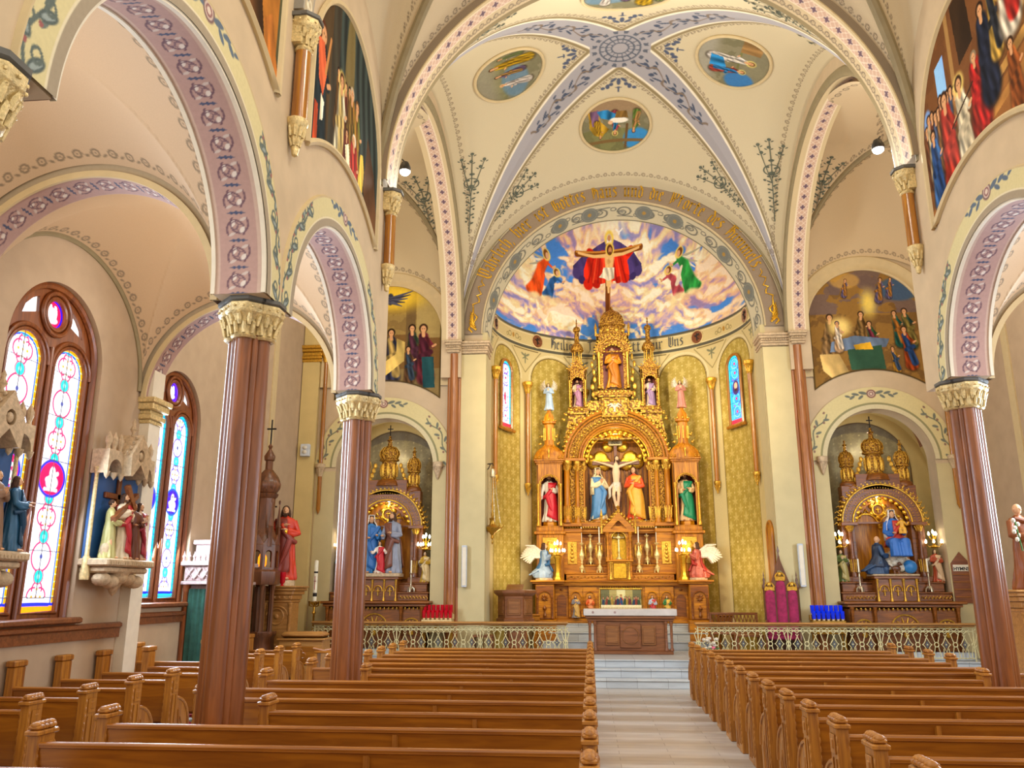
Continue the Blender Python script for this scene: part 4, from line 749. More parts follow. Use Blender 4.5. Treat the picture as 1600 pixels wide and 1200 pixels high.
for s, side in ((-1, 'left'), (1, 'right')):
    xi, xo = s * 3.95, s * 4.45
    o = [(3.2, 4.67)]
    for c in (5.55, 9.45): o += [(c - 1.6 * math.cos(PI * i / 32), 4.67 + 1.6 * math.sin(PI * i / 32)) for i in range(33)]
    o += [(11.92, 4.67), (11.92, 7.95)] + [(15.6 - 3.68 * math.cos(PI * i / 48), 7.95 + 3.62 * math.sin(PI * i / 48)) for i in range(1, 49)] + [(19.28, 7.0), (19.55, 7.0), (19.55, 13.3), (3.2, 13.3)]
    struct(MB().plate(o, [], 'x', xi, xo).build('wall_arcade_' + side, 'plaster', smooth=False))
    for c in (5.55, 9.45):
        a, b = sorted((xi + s * .0, xo)); so = soffit('trim_arcade_soffit_' + side, c, 4.67, 1.592, 'x', a, b, lambda S_, T_, A_: scrolls(S_, T_, A_), 560, 44); struct(so)
        for e in (a, b): struct(MB().band(arcpath(c, 4.67, 1.59, 'x', e, n=60, dd=(1, 0, 0)), [(.03, -.02), (-.012, -.02), (-.012, .02), (.03, .02)]).build('trim_arcade_edge_' + side, 'white_paint'))
        struct(ringface('trim_archivolt_' + side, c, 4.67, 1.6, 1.94, 'x', xi - s * .03, lambda S_, T_, A_: vine(S_, T_, A_, 1.6), 460, 34))
        struct(MB().band(arcpath(c, 4.67, 1.94, 'x', xi, n=60, dd=(-s, 0, 0)), [(-.01, .03), (.01, .035), (.025, .0)]).build('trim_archivolt_edge_' + side, 'trim_paint'))
        # mural
        n = 220; U, V_ = np.meshgrid(np.linspace(-1, 1, n), np.linspace(0, 1, n)); yy = c + U * 1.5; zb = 4.67 + np.sqrt(np.clip(2.56 ** 2 - (yy - c) ** 2, 0, None)); zt = 7.7 + np.sqrt(np.clip(1.53 ** 2 - (yy - c) ** 2, 0, None)) * 1.1; zz = zb + (zt - zb) * V_
        C = base(yy, '6a4a30'); mural(C, yy, zz, ('crowd' if s > 0 else 'workshop') if c > 9 else 'drapery')
        edge = np.minimum.reduce([(1 - V_) * (zt - zb), V_ * (zt - zb), (1 - abs(U)) * 1.5]); over(C, sstep(.03, .015, edge) * .7, '3a2c18')
        lb = {(-1, True): 'lunette mural with a teal curtain and a youth in white, left arcade', (-1, False): 'brown toned lunette mural nearest the camera on the left', (1, True): 'lunette mural of a crowd before a stair, right arcade', (1, False): 'lunette mural nearest the camera on the right'}[(s, c > 9)]
        o2 = surf('lunette_mural', yy * 0 + xi - s * .02, yy, zz, C, 'oil_mural'); tag(o2, lb, 'mural', 'lunette murals over the arcades')
        pth = [(xi - s * .02, c + t * 1.5, 4.67 + math.sqrt(2.56 ** 2 - (t * 1.5) ** 2)) for t in np.linspace(-1, 1, 30)] + [(xi - s * .02, c + t * 1.5, 7.7 + math.sqrt(1.53 ** 2 - (t * 1.5) ** 2) * 1.1) for t in np.linspace(1, -1, 50)]
        MB().tube(pth + [pth[0]], .045, 6).build('frame', 'trim_paint', o2)
    # longitudinal arch of the crossing
    a, b = sorted((xi, xo))
    def lsof(S_, T_, A_):
        C = base(S_, 'cfbb92'); i = (T_ > .14) & (T_ < .40); F_ = floral(S_, np.clip(T_ - .14, 0, .26), .26); C[i] = F_[i]; over(C, (abs(T_ - .14) < .014) | (abs(T_ - .4) < .014), 'e6d6b8'); return C
    A, D_ = np.meshgrid(np.linspace(0, PI, 620), np.linspace(a, b, 40)); struct(surf('trim_crossing_soffit_' + side, D_, 15.6 + 3.672 * np.cos(A), 7.95 + 3.612 * np.sin(A), lsof(A * 3.65, D_ - a, A), 'stencil_plaster'))
    pth = [((xi, 15.6 + 3.68 * math.cos(t), 7.95 + 3.62 * math.sin(t)), (0, math.cos(t), math.sin(t)), (-s, 0, 0)) for t in np.linspace(0, PI, 70)]
    struct(MB().band(pth, [(0, 0), (0, .05), (.06, .07), (.16, .05), (.2, 0)]).build('trim_crossing_arch_' + side, 'olive_paint'))
    # ---- aisle walls, with windows
    xw = s * 7.45; op = [archpoly(9.3, 4.75, .93, 1.58, 32), ]
    struct(MB().plate([(2.5, -.2), (11.31, -.2), (11.31, 8.4), (2.5, 8.4)], op, 'x', xw, xw + s * .3).build('wall_aisle_' + side, 'aisle_plaster', smooth=False))
    struct(MB().box(*sorted((s * 7.30, s * 8.3)), 11.30, 11.62, 0, 8.4).build('wall_return_' + side, 'white_paint', smooth=False)); m = MB()
    for e, z0, z1 in ((0, 4.3, 4.36), (.03, 4.36, 4.44), (.0, 4.44, 4.5), (.06, 4.5, 4.6), (.09, 4.6, 4.68)): m.bbox(*sorted((s * (7.28 - e), s * 7.6)), 11.28 - e, 11.64 + e, z0, z1, .01)
    struct(m.build('trim_return_capital_' + side, 'pale_gilt'))
    op = [archpoly(13.45, 4.8, .86, 1.72, 32)]
    struct(MB().plate([(11.35, -.2), (19.9, -.2), (19.9, 13.2), (11.35, 13.2)], op, 'x', s * 8.0, s * 8.3).build('wall_transept_' + side, 'aisle_plaster', smooth=False))
    # aisle vaults
    for yc in (5.55, 9.45):
        V = Vault(s * 5.95, yc, 1.5, 1.72, 1.72, 4.75, 1.55, 1.45, 1.95, True); X, Y, Z = V.grid(260, 260); C, *_ = paint_web(V, X, Y, 'c8ad8e' if yc < 7 else 'c8ab88', bd=.13, dk=0); struct(surf('ceiling_aisle_' + side, X, Y, Z, C, 'stencil_plaster'))
        struct(MB().tube([(s * 7.435, yc + 1.71 * math.cos(t), 4.75 + 1.55 * math.sin(t)) for t in np.linspace(0, PI, 40)], .035, 6).build('trim_aisle_wall_arch_' + side, 'olive_paint'))
    for y in (3.6, 7.5, 11.4):     # cross arches of the aisle
        struct(soffit('trim_aisle_soffit_' + side, s * 5.95, 4.67, 1.42, 'y', y - .18, y + .22, lambda S_, T_, A_: scrolls(S_, T_ + .05, A_, .5), 420, 34))
        struct(ringface('trim_aisle_arch_' + side, s * 5.95, 4.67, 1.42, 1.75, 'y', y - .18, lambda S_, T_, A_: base(S_, 'a8967a'), 90, 4)); struct(ringface('trim_aisle_arch_' + side, s * 5.95, 4.67, 1.42, 1.9 if y > 11 else 1.75, 'y', y + .22, lambda S_, T_, A_: base(S_, 'a8967a'), 90, 4))
        struct(MB().band(arcpath(s * 5.95, 4.67, 1.42, 'y', y - .18, n=50), [(.0, .0), (-.02, .0), (-.02, .03), (.05, .03), (.05, 0)]).build('trim_aisle_arch_edge_' + side, 'trim_paint'))
    # lunette wall above the last cross arch towards the transept
    m = MB(); m.plate([(s * 4.4, 4.7), (s * 4.4, 13), (s * 8.3, 13), (s * 8.3, 4.7), (s * 5.95 + s * 1.43, 4.7)] + [(s * 5.95 + s * 1.43 * math.cos(PI * i / 30), 4.67 + 1.43 * math.sin(PI * i / 30)) for i in range(1, 31)], [], 'y', 11.35, 11.6); struct(m.build('wall_transept_head_' + side, 'plaster', smooth=False))
    # rails, skirting
    struct(MB().bbox(min(xw, xw - s * .09), max(xw, xw - s * .09), 2.6, 11.3, 1.42, 1.5, .02).box(min(xw, xw - s * .05), max(xw, xw - s * .05), 2.6, 11.3, 1.3, 1.42).build('trim_dado_rail_' + side, 'mahogany'))
    struct(MB().bbox(min(s * 8, s * 7.92), max(s * 8, s * 7.92), 11.6, 19.4, 1.5, 1.58, .02).box(min(s * 8, s * 7.95), max(s * 8, s * 7.95), 11.6, 14.6, 1.4, 1.5).build('trim_transept_rail_' + side, 'mahogany') if s < 0 else MB().bbox(7.92, 8.0, 11.6, 19.4, 1.0, 1.08, .02).build('trim_transept_rail_' + side, 'mahogany'))
    struct(MB().box(min(s * 8, s * 7.97), max(s * 8, s * 7.97), 17.5, 17.75, 1.6, 9).build('trim_wall_strip_' + side, 'trim_paint'))
    # ---- front wall dressing on this side
    struct(MB().box(min(s * 7.55, s * 7.98), max(s * 7.55, s * 7.98), YF - .14, YF, .495, 7.55).build('wall_pilaster_outer_' + side, 'yellow_plaster' , smooth=False))
    struct(MB().box(min(s * 7.55, s * 7.98), max(s * 7.55, s * 7.98), YF - .14, YF, 7.95, 13).build('wall_pilaster_upper_' + side, 'yellow_plaster', smooth=False))
    struct(MB().box(min(s * 3.34, s * 3.98), max(s * 3.34, s * 3.98), YF - .12, YF + .3, .495, 7.6).build('wall_pilaster_inner_' + side, 'pilaster_paint', smooth=False))
    # band round the niche
    def nb(S_, T_, A_):
        C = vine(S_, T_, A_, 1.2, .55) if False else base(S_, 'd3c590'); L = PI * 1.5; over(C, abs(T_ - .13) < .022, '8f8a62'); over(C, (T_ < .1), 'd0c49c'); tt = T_ - .36; b = S_ - L / 2
        over(C, ell(b, tt, 0, 0, .10, .10), '7a4c48'); over(C, ell(b, tt, 0, 0, .07, .07), 'd8c8b0'); over(C, ring(b, tt, 0, 0, .04, .012), '8a5a5a')
        for sg in (-1, 1):
            for (q, z, rx, ry, ro) in ((.17, .04, .09, .035, .4), (.24, -.05, .07, .03, -.5), (.33, .05, .08, .03, .5), (.42, .0, .07, .03, -.3), (.5, .06, .06, .025, .7)): over(C, ell(b * sg, tt, q, z, rx, ry, ro), '6a6f66')
        for s0, sg in ((0, 1), (L, -1)):
            b = (S_ - s0) * sg; over(C, sstep(.02, .01, abs(tt - .05 * np.sin(b * 10))) * (b < 1.25), '6a6f5c')
            for k in range(7): b0 = .06 + k * .18; q = .07 * (1 if k % 2 else -1); over(C, ell(b, tt, b0, q, .07, .03, .8 if k % 2 else -.8), '6f7468'); over(C, ell(b, tt, b0 + .09, -q, .03, .025), '8a6a5c')
        return C
    struct(ringface('trim_niche_band_' + side, s * NC, NZ, NR, 1.72, 'y', YF - .03, nb, 340, 44))
    for sg in (-1, 1): struct(MB().box(s * NC + min(sg * NR, sg * 1.68), s * NC + max(sg * NR, sg * 1.68), YF - .03, YF, .5, NZ - .1).build('trim_niche_jamb_' + side, 'pilaster_paint', smooth=False))
    # lunette painting on the front wall
    n = 240; U, V_ = np.meshgrid(np.linspace(-1, 1, n), np.linspace(0, 1, n)); xx = U * 1.34; zb = NZ + np.sqrt(np.clip(2.14 ** 2 - xx ** 2, 0, None)); zt = 8.15 + np.sqrt(np.clip(1.37 ** 2 - xx ** 2, 0, None)) * 1.02; zz = zb + (zt - zb) * V_
    C = base(xx, '7a5a30')
    if s > 0:
        x = xx; over(C, (fbm(x * 3, zz * 3, 3) > .45) * .6, 'a07838'); over(C, (zz > 8.4) * (fbm(x * 2.5, zz * 4, 9) > .47) * .7, '6a5a60'); over(C, ell(x, zz, .85, 9.0, .5, .3) * .8, '3a5a80'); over(C, ell(x, zz, -.4, 9.25, .35, .2) * .6, 'd8a850'); over(C, ell(x, zz, .1, 8.65, .16, .3, 0, .8) * .9, 'f8dc68')
        for (px, pz, h) in ((-.45, 8.85, .45), (.35, 8.7, .6), (.6, 8.8, .5)): person_painted(C, x, zz, px, pz, h, '6a6088', 'b07838', lean=.15)
        for (px, pz, h, c1, c2) in ((-.2, 7.5, .95, '6a4a20', '8a6a3a'), (.15, 7.35, .85, '2e5a34', '7a3040'), (.75, 7.6, .85, '1f5a50', 'b0702c'), (1.0, 7.55, .95, '2a4a40', '8a7a3c'), (-.95, 7.3, 1.1, 'b08a58', '8a6a40'), (.95, 7.05, 1.0, 'b0481c', '2a4a80'), (.6, 6.95, .6, 'c08a2c', '3a5070')): person_painted(C, x, zz, px, pz, h, c1, c2, '3a2818', lean=.1 * (-1 if px > 0 else 1))
        fold_poly(C, x, zz, [(-.85, 7.7), (-.3, 7.85), (.5, 7.75), (.4, 7.55), (-.9, 7.45)], '5f7088', 0, 20); fold_poly(C, x, zz, [(-.5, 7.5), (.3, 7.6), (.35, 7.0), (-.45, 7.0)], '2c4a38', 0, 8); fold_poly(C, x, zz, [(-.35, 7.62), (.05, 7.68), (.1, 7.5), (-.3, 7.5)], 'c89a28', 0, 20)
        over(C, ell(x, zz, -.62, 8.08, .24, .22, 0, .6), 'f4d880'); person_painted(C, x, zz, -.68, 7.5, .72, 'dcb080', 'e8d8c0', '3a3040'); fold_poly(C, x, zz, [(-1.15, 7.4), (-.7, 7.4), (-.5, 6.95), (-.9, 6.8), (-1.1, 7.0)], 'c8a868', 0, 18)
    else:
        x = xx; over(C, (zz > 8.2), '9a8048'); over(C, (zz > 8.2) * (fbm(x * 4, zz * 5, 6) > .5) * .5, '7a6038'); over(C, (abs(x - .55) < .12) * (zz > 7.8) * .8, '6a5434'); over(C, (x > .7) * (zz > 8.1) * .8, 'b09a60'); over(C, ell(x, zz, .05, 9.2, .75, .35, 0, .6), 'f0c838'); over(C, ell(x, zz, .0, 9.15, .09, .16), '3c3c4c')
        for sg in (-1, 1): [over(C, seg(x, zz, sg * .05, 9.18 - .03 * k, sg * (.58 - .07 * k), 9.36 - .10 * k, .045, .012), '3c3c4c' if k % 2 else '55566a') for k in range(5)]
        over(C, zz < 7.3, '8a7448'); fold_poly(C, x, zz, [(-.75, 8.05), (-.35, 8.05), (-.3, 7.1), (-.75, 7.0)], '1f5038', 0, 16)
        for (px, pz, h, c1, c2, hr) in ((-.45, 7.3, 1.15, 'a85a28', 'd0c090', '2a5a38'), (.65, 7.2, 1.25, '3a5038', '5a3040', '2a1c10'), (.95, 7.0, 1.45, '7a2c38', '5a2434', '3a2414'), (.55, 6.98, .9, '6a4a30', '3a4a5c', '2a1c10'), (.12, 7.05, 1.3, '3a3c58', 'c8a860', '2a1c10')): person_painted(C, x, zz, px, pz, h, c1, c2, hr, lean=-.05)
        fold_poly(C, x, zz, [(.2, 8.1), (.42, 8.0), (.4, 7.5), (-.1, 7.1), (-.15, 7.45), (.2, 7.7)], 'c8ac60', 0, 20); fold_poly(C, x, zz, [(.85, 7.6), (1.15, 7.6), (1.2, 6.8), (.9, 6.8)], '1f4448', 0, 14)
    over(C, sstep(.05, .02, np.minimum.reduce([(1 - V_) * (zt - zb), V_ * (zt - zb), (1 - abs(U)) * 1.34])) * .8, '4a3c20')
    o2 = surf('lunette_painting', s * NC + xx, xx * 0 + YF - .02, zz, C, 'oil_mural'); tag(o2, 'arched painting of figures round a reclining woman, above the right side altar' if s > 0 else 'arched painting of a dove over robed men, above the left side altar', 'painting')
    m = MB(); m.band(arcpath(s * NC, 8.15, 1.35, 'y', YF, n=60, leg=1.3), [(.0, .0), (.0, .05), (.04, .07), (.1, .05), (.18, .05), (.25, .09), (.33, .10), (.37, .06), (.4, 0)]); struct(m.build('trim_front_arch_' + side, 'trim_paint'))
# ================================================================ COLUMNS, SHAFTS, WINDOWS, PEWS
def leaves(m, r, z, n, h=.09, w=.035, a0=0., out=.03, x=0, y=0):
    for k in range(n):
        a = a0 + 2 * PI * k / n; c, s = math.cos(a), math.sin(a)
        m.tube([(x + r * c, y + r * s, z), (x + (r + out * .6) * c, y + (r + out * .6) * s, z + h * .6), (x + (r + out * 1.5) * c, y + (r + out * 1.5) * s, z + h), (x + (r + out * 1.9) * c, y + (r + out * 1.9) * s, z + h * .85)], [w * .8, w, w * .7, w * .3], 6)
def column(loc, label):
    t = empty('arcade_column', loc, 0, label, 'column', 'clustered columns of the arcades', 'thing'); H = 4.32; o = .122
    m = MB()
    for k in range(4):
        a = k * PI / 2; m.lathe([(.096, .42), (.094, 1.5), (.09, 3.2), (.086, H)], 20, o * math.cos(a), o * math.sin(a))
        b = a + PI / 4; m.lathe([(.04, .42), (.036, H)], 12, .137 * math.cos(b), .137 * math.sin(b))
    m.lathe([(.118, .42), (.11, H)], 16); m.build('shaft', 'column_wood', t)
    m = MB(); m.lathe([(.28, 0), (.28, .26), (.26, .29), (.26, .33), (.25, .36), (.24, .38), (.24, .43), (.2, .45)], 8, a0=PI / 8, a1=PI / 8 + 2 * PI); m.build('base', 'column_wood', t)
    m = MB()
    for k in range(4):
        a = k * PI / 2; x, y = o * math.cos(a), o * math.sin(a)
        m.lathe([(.118, H - .04), (.135, H - .02), (.118, H), (.125, H + .06), (.15, H + .15), (.19, H + .2), (.2, H + .21), (.205, H + .29), (.19, H + .3)], 8, x, y, a0=PI / 8, a1=PI / 8 + 2 * PI)
        leaves(m, .125, H + .0, 10, .11, .024, 0, .02, x, y); leaves(m, .14, H + .08, 10, .11, .026, .3, .028, x, y)
        for i in range(14): b = 2 * PI * i / 14; m.sph(x + .2 * math.cos(b), y + .2 * math.sin(b), H + .25, .014, n=5, k=4)
    m.build('capital', 'pale_gilt', t)
    m = MB(); 
    for k in range(4): a = k * PI / 2; m.lathe([(.215, H + .3), (.235, H + .315), (.235, H + .352), (.2, H + .36)], 8, .1 * math.cos(a), .1 * math.sin(a), a0=PI / 8, a1=PI / 8 + 2 * PI)
    m.build('abacus', 'abacus_grey', t); return t
c0 = column((-4.2, 7.5, 0), 'clustered wooden column of the left arcade, nearest to the camera')
dup(c0, (-4.2, 11.4, 0), 0, 'clustered wooden column of the left arcade, the one nearer the altar rail'); dup(c0, (4.2, 11.4, 0), 0, 'clustered wooden column of the right arcade')
dup(c0, (-4.2, 3.6, 0), 0, 'column whose pale capital shows at the top left picture edge'); dup(c0, (4.2, 7.5, 0), 0, 'column of the right arcade outside the picture')
def colonnette(loc, rz, label):
    """engaged shaft hanging on the wall between a leafy capital and a corbel; local +y is away from the wall"""
    t = empty('wall_colonnette', loc, rz, label, None, None, 'structure')
    m = MB(); m.lathe([(.085, 6.72), (.085, 7.56)], 18, 0, .09); m.build('shaft', 'colonnette_wood', t)
    m = MB(); m.lathe([(.09, 7.54), (.105, 7.56), (.09, 7.6), (.1, 7.7), (.15, 7.8), (.17, 7.82), (.175, 7.9), (.15, 7.9)], 8, 0, .09, a0=PI / 8, a1=PI / 8 + 2 * PI); leaves(m, .09, 7.6, 10, .12, .026, 0, .03, 0, .09); leaves(m, .1, 7.68, 10, .11, .026, .3, .03, 0, .09); m.box(-.14, .14, -.0, .1, 7.6, 7.88)
    for i in range(12): b = 2 * PI * i / 12; m.sph(.168 * math.cos(b), .09 + .168 * math.sin(b), 7.86, .013, n=5, k=4)
    m.build('capital', 'pale_gilt', t); m = MB(); m.lathe([(.18, 7.9), (.195, 7.91), (.195, 7.95), (.17, 7.955)], 8, 0, .09, a0=PI / 8, a1=PI / 8 + 2 * PI); m.box(-.18, .18, 0, .1, 7.9, 7.95); m.build('abacus', 'abacus_grey', t)
    m = MB(); m.lathe([(0, 6.3), (.03, 6.32), (.045, 6.4), (.035, 6.43), (.07, 6.55), (.11, 6.66), (.12, 6.68), (.12, 6.72), (.09, 6.74)], 12, 0, .07); leaves(m, .04, 6.42, 7, .1, .02, 0, .02, 0, .07); leaves(m, .07, 6.52, 9, .12, .022, .2, .02, 0, .07); m.build('corbel', 'pale_gilt', t); return t
cc = colonnette((-3.95, 11.5, 0), -PI / 2, 'short varnished wall shaft above the farther left column')
dup(cc, (-3.95, 7.5, 0), -PI / 2, 'short varnished wall shaft between the two left murals'); dup(cc, (3.95, 11.5, 0), PI / 2, 'short varnished wall shaft beside the right mural')
# nave rib above the left wall shaft
def gildrib(S_, T_, A_):
    C = base(S_, 'a39a8c'); p = .2; a = (S_ % p) - p / 2; b = T_ - .15; over(C, (abs(b) < .11), 'b9a98a'); over(C, ring(a, b, 0, .03, .05, .012), 'e6dcc0'); over(C, ell(a, b, .04, -.04, .04, .02, .7), 'efe6cc'); over(C, ell(a, b, -.05, -.02, .03, .018, -.7), '5a6474'); return C
struct(soffit('ceiling_nave_rib_band', 0, 8.0, 3.84, 'y', 7.35, 7.65, gildrib, 500, 20, 'stencil_plaster')); struct(ringface('ceiling_nave_rib_face', 0, 8.0, 3.84, 4.1, 'y', 7.35, lambda S_, T_, A_: base(S_, '8d877c'), 120, 3, 'stencil_plaster'))
# chancel piers: clustered shafts, cornice, niche corbels, apse shafts
for s, side in ((-1, 'left'), (1, 'right')):
    t = empty('pier_shaft', (s * 4.12, 19.4, .495), 0, 'tall clustered wooden shaft on the %s pier of the chancel arch' % side, None, None, 'structure'); m = MB()
    for x, y, r in ((0, -.08, .105), (-.12, .0, .05), (.12, .0, .05), (-.07, -.03, .03), (.075, -.03, .03)): m.lathe([(r, .2), (r, 7.1)], 14, x, y)
    m.build('shaft', 'pier_wood', t); m = MB(); m.lathe([(.2, 0), (.2, .14), (.17, .18), (.13, .22)], 8, 0, -.03); m.build('base', 'pier_wood', t)
    m = MB()
    for (x0, x1, y0) in ((s * 3.98, s * 4.3, -.30), (s * 3.3, s * 4.0, -.16)):
        x0, x1 = sorted((x0, x1))
        for (e, z0, z1) in ((0., 7.62, 7.68), (.02, 7.68, 7.73), (.0, 7.73, 7.8), (.04, 7.8, 7.86), (.06, 7.86, 7.93)): m.bbox(x0 - e, x1 + e, YF + y0 - e, YF + .5, z0, z1, .012)
        for k in range(int((x1 - x0) / .055)): m.sph(x0 + .03 + k * .055, YF + y0 - .03, 7.765, .022, n=6, k=4)
    struct(m.build('trim_chancel_cornice_' + side, 'stone_pale'))
    m = MB()
    x0, x1 = sorted((s * 7.5, s * 8.0))
    for (e, z0, z1) in ((0., 7.5, 7.58), (.02, 7.58, 7.66), (.0, 7.66, 7.76), (.04, 7.76, 7.84), (.07, 7.84, 7.93)): m.bbox(x0 - e, x1 + .0, YF - .16 - e, YF, z0, z1, .012)
    m.lathe([(.05, 7.5), (.07, 7.6), (.12, 7.75), (.14, 7.93)], 10, s * 7.42, YF - .08); struct(m.build('trim_outer_cornice_' + side, 'gilt'))
    t = empty('niche_shaft', (s * 7.40, YF - .07, 0), 0, 'thin wooden wall shaft outside the %s niche' % side, None, None, 'structure'); m = MB(); m.lathe([(.0, 3.7), (.05, 3.82), (.05, 7.5)], 12); m.build('shaft', 'colonnette_wood', t); m = MB(); m.lathe([(.05, 4.62), (.06, 4.66), (.1, 4.82), (.12, 4.84), (.12, 4.92), (.07, 4.94)], 12); leaves(m, .05, 4.68, 8, .12, .02); m.build('capital', 'stone_pale', t)
    m = MB(); m.lathe([(.0, 4.5), (.03, 4.55), (.05, 4.6), (.1, 4.8), (.125, 4.82), (.125, 4.93), (.1, 4.94)], 12, s * 4.5, YF - .06); leaves(m, .05, 4.64, 8, .12, .02, x=s * 4.5, y=YF - .06); o = m.build('niche_corbel', 'stone_pale'); struct(o, 'small leafy plaster corbel beside the %s niche' % side)
first = None
for c, w in ((-84, 'far left, beside the hanging lamp'), (-51, 'left of the high altar'), (-17, 'behind the high altar on its left'), (17, 'behind the high altar on its right'), (51, 'right of the high altar'), (84, 'far right, by the chancel arch')):
    a = R_(c); loc = ((RA - .09) * math.sin(a), YC + (RA - .09) * math.cos(a), 0); lb = 'slim apse shaft with gilt capital, ' + w
    if first is None:
        first = t = empty('apse_shaft', loc, -a, lb, None, None, 'structure'); m = MB(); m.lathe([(.058, 4.75), (.058, 7.3)], 14); m.build('shaft', 'colonnette_wood', t)
        m = MB(); m.lathe([(.06, 7.28), (.075, 7.31), (.065, 7.34), (.09, 7.42), (.13, 7.5), (.15, 7.52), (.15, 7.6), (.13, 7.62)], 12); leaves(m, .06, 7.34, 8, .13, .022); m.build('capital', 'gilt', t)
        m = MB(); m.lathe([(0, 4.42), (.02, 4.45), (.03, 4.52), (.025, 4.55), (.08, 4.68), (.09, 4.7), (.09, 4.76), (.06, 4.78)], 12); leaves(m, .03, 4.52, 7, .13, .018); m.build('corbel', 'gilt', t)
    else: dup(first, loc, -a, lb)

# ---- stained glass
def lancet_glass(Y, Z, c, hw, z0, ztop, kind):
    """leaded light: coloured borders, a ladder of circles and quatrefoils, a figure medallion"""
    a = Y - c; zt = ztop - hw; rr = np.where(Z > zt, hw - np.hypot(a, Z - zt), hw - abs(a)); rr = np.minimum(rr, Z - z0); C = base(a, 'eef2ff'); over(C, (fbm(Y * 9, Z * 9, 4) > .55) * .35, 'c9d8ff')
    turq, red, blue = ('15c4c0', 'e0306a', '2a30e0') if kind == 1 else ('28d8ee', '6a58c8', '2060e0')
    p = .48; zz = Z - z0 + .03; k = np.floor(zz / p); b = zz - (k + .5) * p; odd = (k % 2 == 0); q = (hw - .06) / .27
    circ = ring(a, b, 0, 0, .165 * q, .013); quat = np.maximum.reduce([ring(a, b, .06 * q, 0, .1 * q, .012) * (a > .028), ring(a, b, -.06 * q, 0, .1 * q, .012) * (a < -.028), ring(a, b, 0, .09, .09, .012) * (b > .062), ring(a, b, 0, -.09, .09, .012) * (b < -.062)])
    over(C, np.where(odd, quat, circ), red); over(C, np.where(odd, 0, ell(a, b, 0, 0, .026, .03)), '1838b0'); over(C, np.where(odd, 1, 0) * np.maximum.reduce([ell(a, b, x, z, .02, .02) for x, z in ((0, 0), (.08, 0), (-.08, 0), (0, .09), (0, -.09))]), 'd8a030')
    over(C, ell(a, abs(b) - p / 2, 0, 0, .095, .095, soft=.04), red); over(C, ell(a, abs(b) - p / 2, 0, 0, .08, .08, soft=.05), turq); over(C, ell(a, abs(b) - p / 2, 0, 0, .03, .03), '90f0e8')
    zc = z0 + 1.65; c1 = 'f0105a' if kind == 1 else '3a18c8'
    over(C, ell(a, Z, 0, zc, .25 * q, .24, soft=.03), blue); over(C, ell(a, Z, 0, zc, .215 * q, .205, soft=.03), c1); over(C, ell(a, Z, 0, zc + .07, .06, .08), 'fff4f8'); over(C, ell(a, Z, .01, zc - .05, .12, .09), 'fff4f8'); over(C, seg(a, Z, -.1, zc - .02, .1, zc + .07, .028), 'fff4f8'); over(C, seg(a, Z, -.12, zc - .14, .12, zc - .14, .02), 'fff4f8')
    over(C, (rr < .078), blue); over(C, (rr < .06), '18c0d8'); over(C, rr < .05, 'ffb010' if kind == 1 else '22d8f0'); over(C, (rr < .05) & (abs((Z % .09) - .045) < .006), 'fff0a0' if kind == 1 else '2070d0')
    over(C, (Z < z0 + .1), 'ffa010' if kind == 1 else '20d0f0'); over(C, (Z > z0 + .1) & (Z < z0 + .14), '2030e0'); over(C, (Z > z0 + .14) & (Z < z0 + .2) & (abs(a) < hw * .7), 'f2f2ff')
    over(C, (abs(((Z + .13) % .56) - .28) < .006) | ((abs(a) < .004) & (Z > z0 + .2)), '4a4a5a'); over(C, rr < .008, '30303a')
    return C
def glass(name, c, z0, ztop, hw, x, kind, par, lb=None):
    n = 90; U, V_ = np.meshgrid(np.linspace(-1, 1, n), np.linspace(0, 1, int((ztop - z0) / .0115))); a = U * hw; top = ztop - hw + np.sqrt(np.clip(hw ** 2 - a ** 2, 0, None)); Z = z0 + (top - z0) * V_
    return surf(name, a * 0 + x, c + a, Z, lancet_glass(c + a, Z, c, hw, z0, ztop, kind), 'stained_glass', par)
def roundel(c, zc, r, x, kind, par):
    U, V_ = np.meshgrid(np.linspace(0, 2 * PI, 80), np.linspace(0, 1, 40)); a = r * V_ * np.cos(U); b = r * V_ * np.sin(U); C = base(a, 'f01850' if kind == 1 else '4a20e0'); d = np.hypot(a, b)
    over(C, (d > r * .8), '3020ff' if kind == 1 else '7a30ff'); over(C, (abs(a) < .11 * (1 - b * 3)) & (b > -.02) & (b < .13) & (abs(abs(a) - .06) < .035), 'fff8ff'); over(C, ell(a, b, 0, -.06, .12, .05), 'fff8ff'); over(C, ell(a, b, 0, 0, .05, .1), 'fff8ff')
    return surf('glass', a * 0 + x, c + a, zc + b, C, 'stained_glass', par)
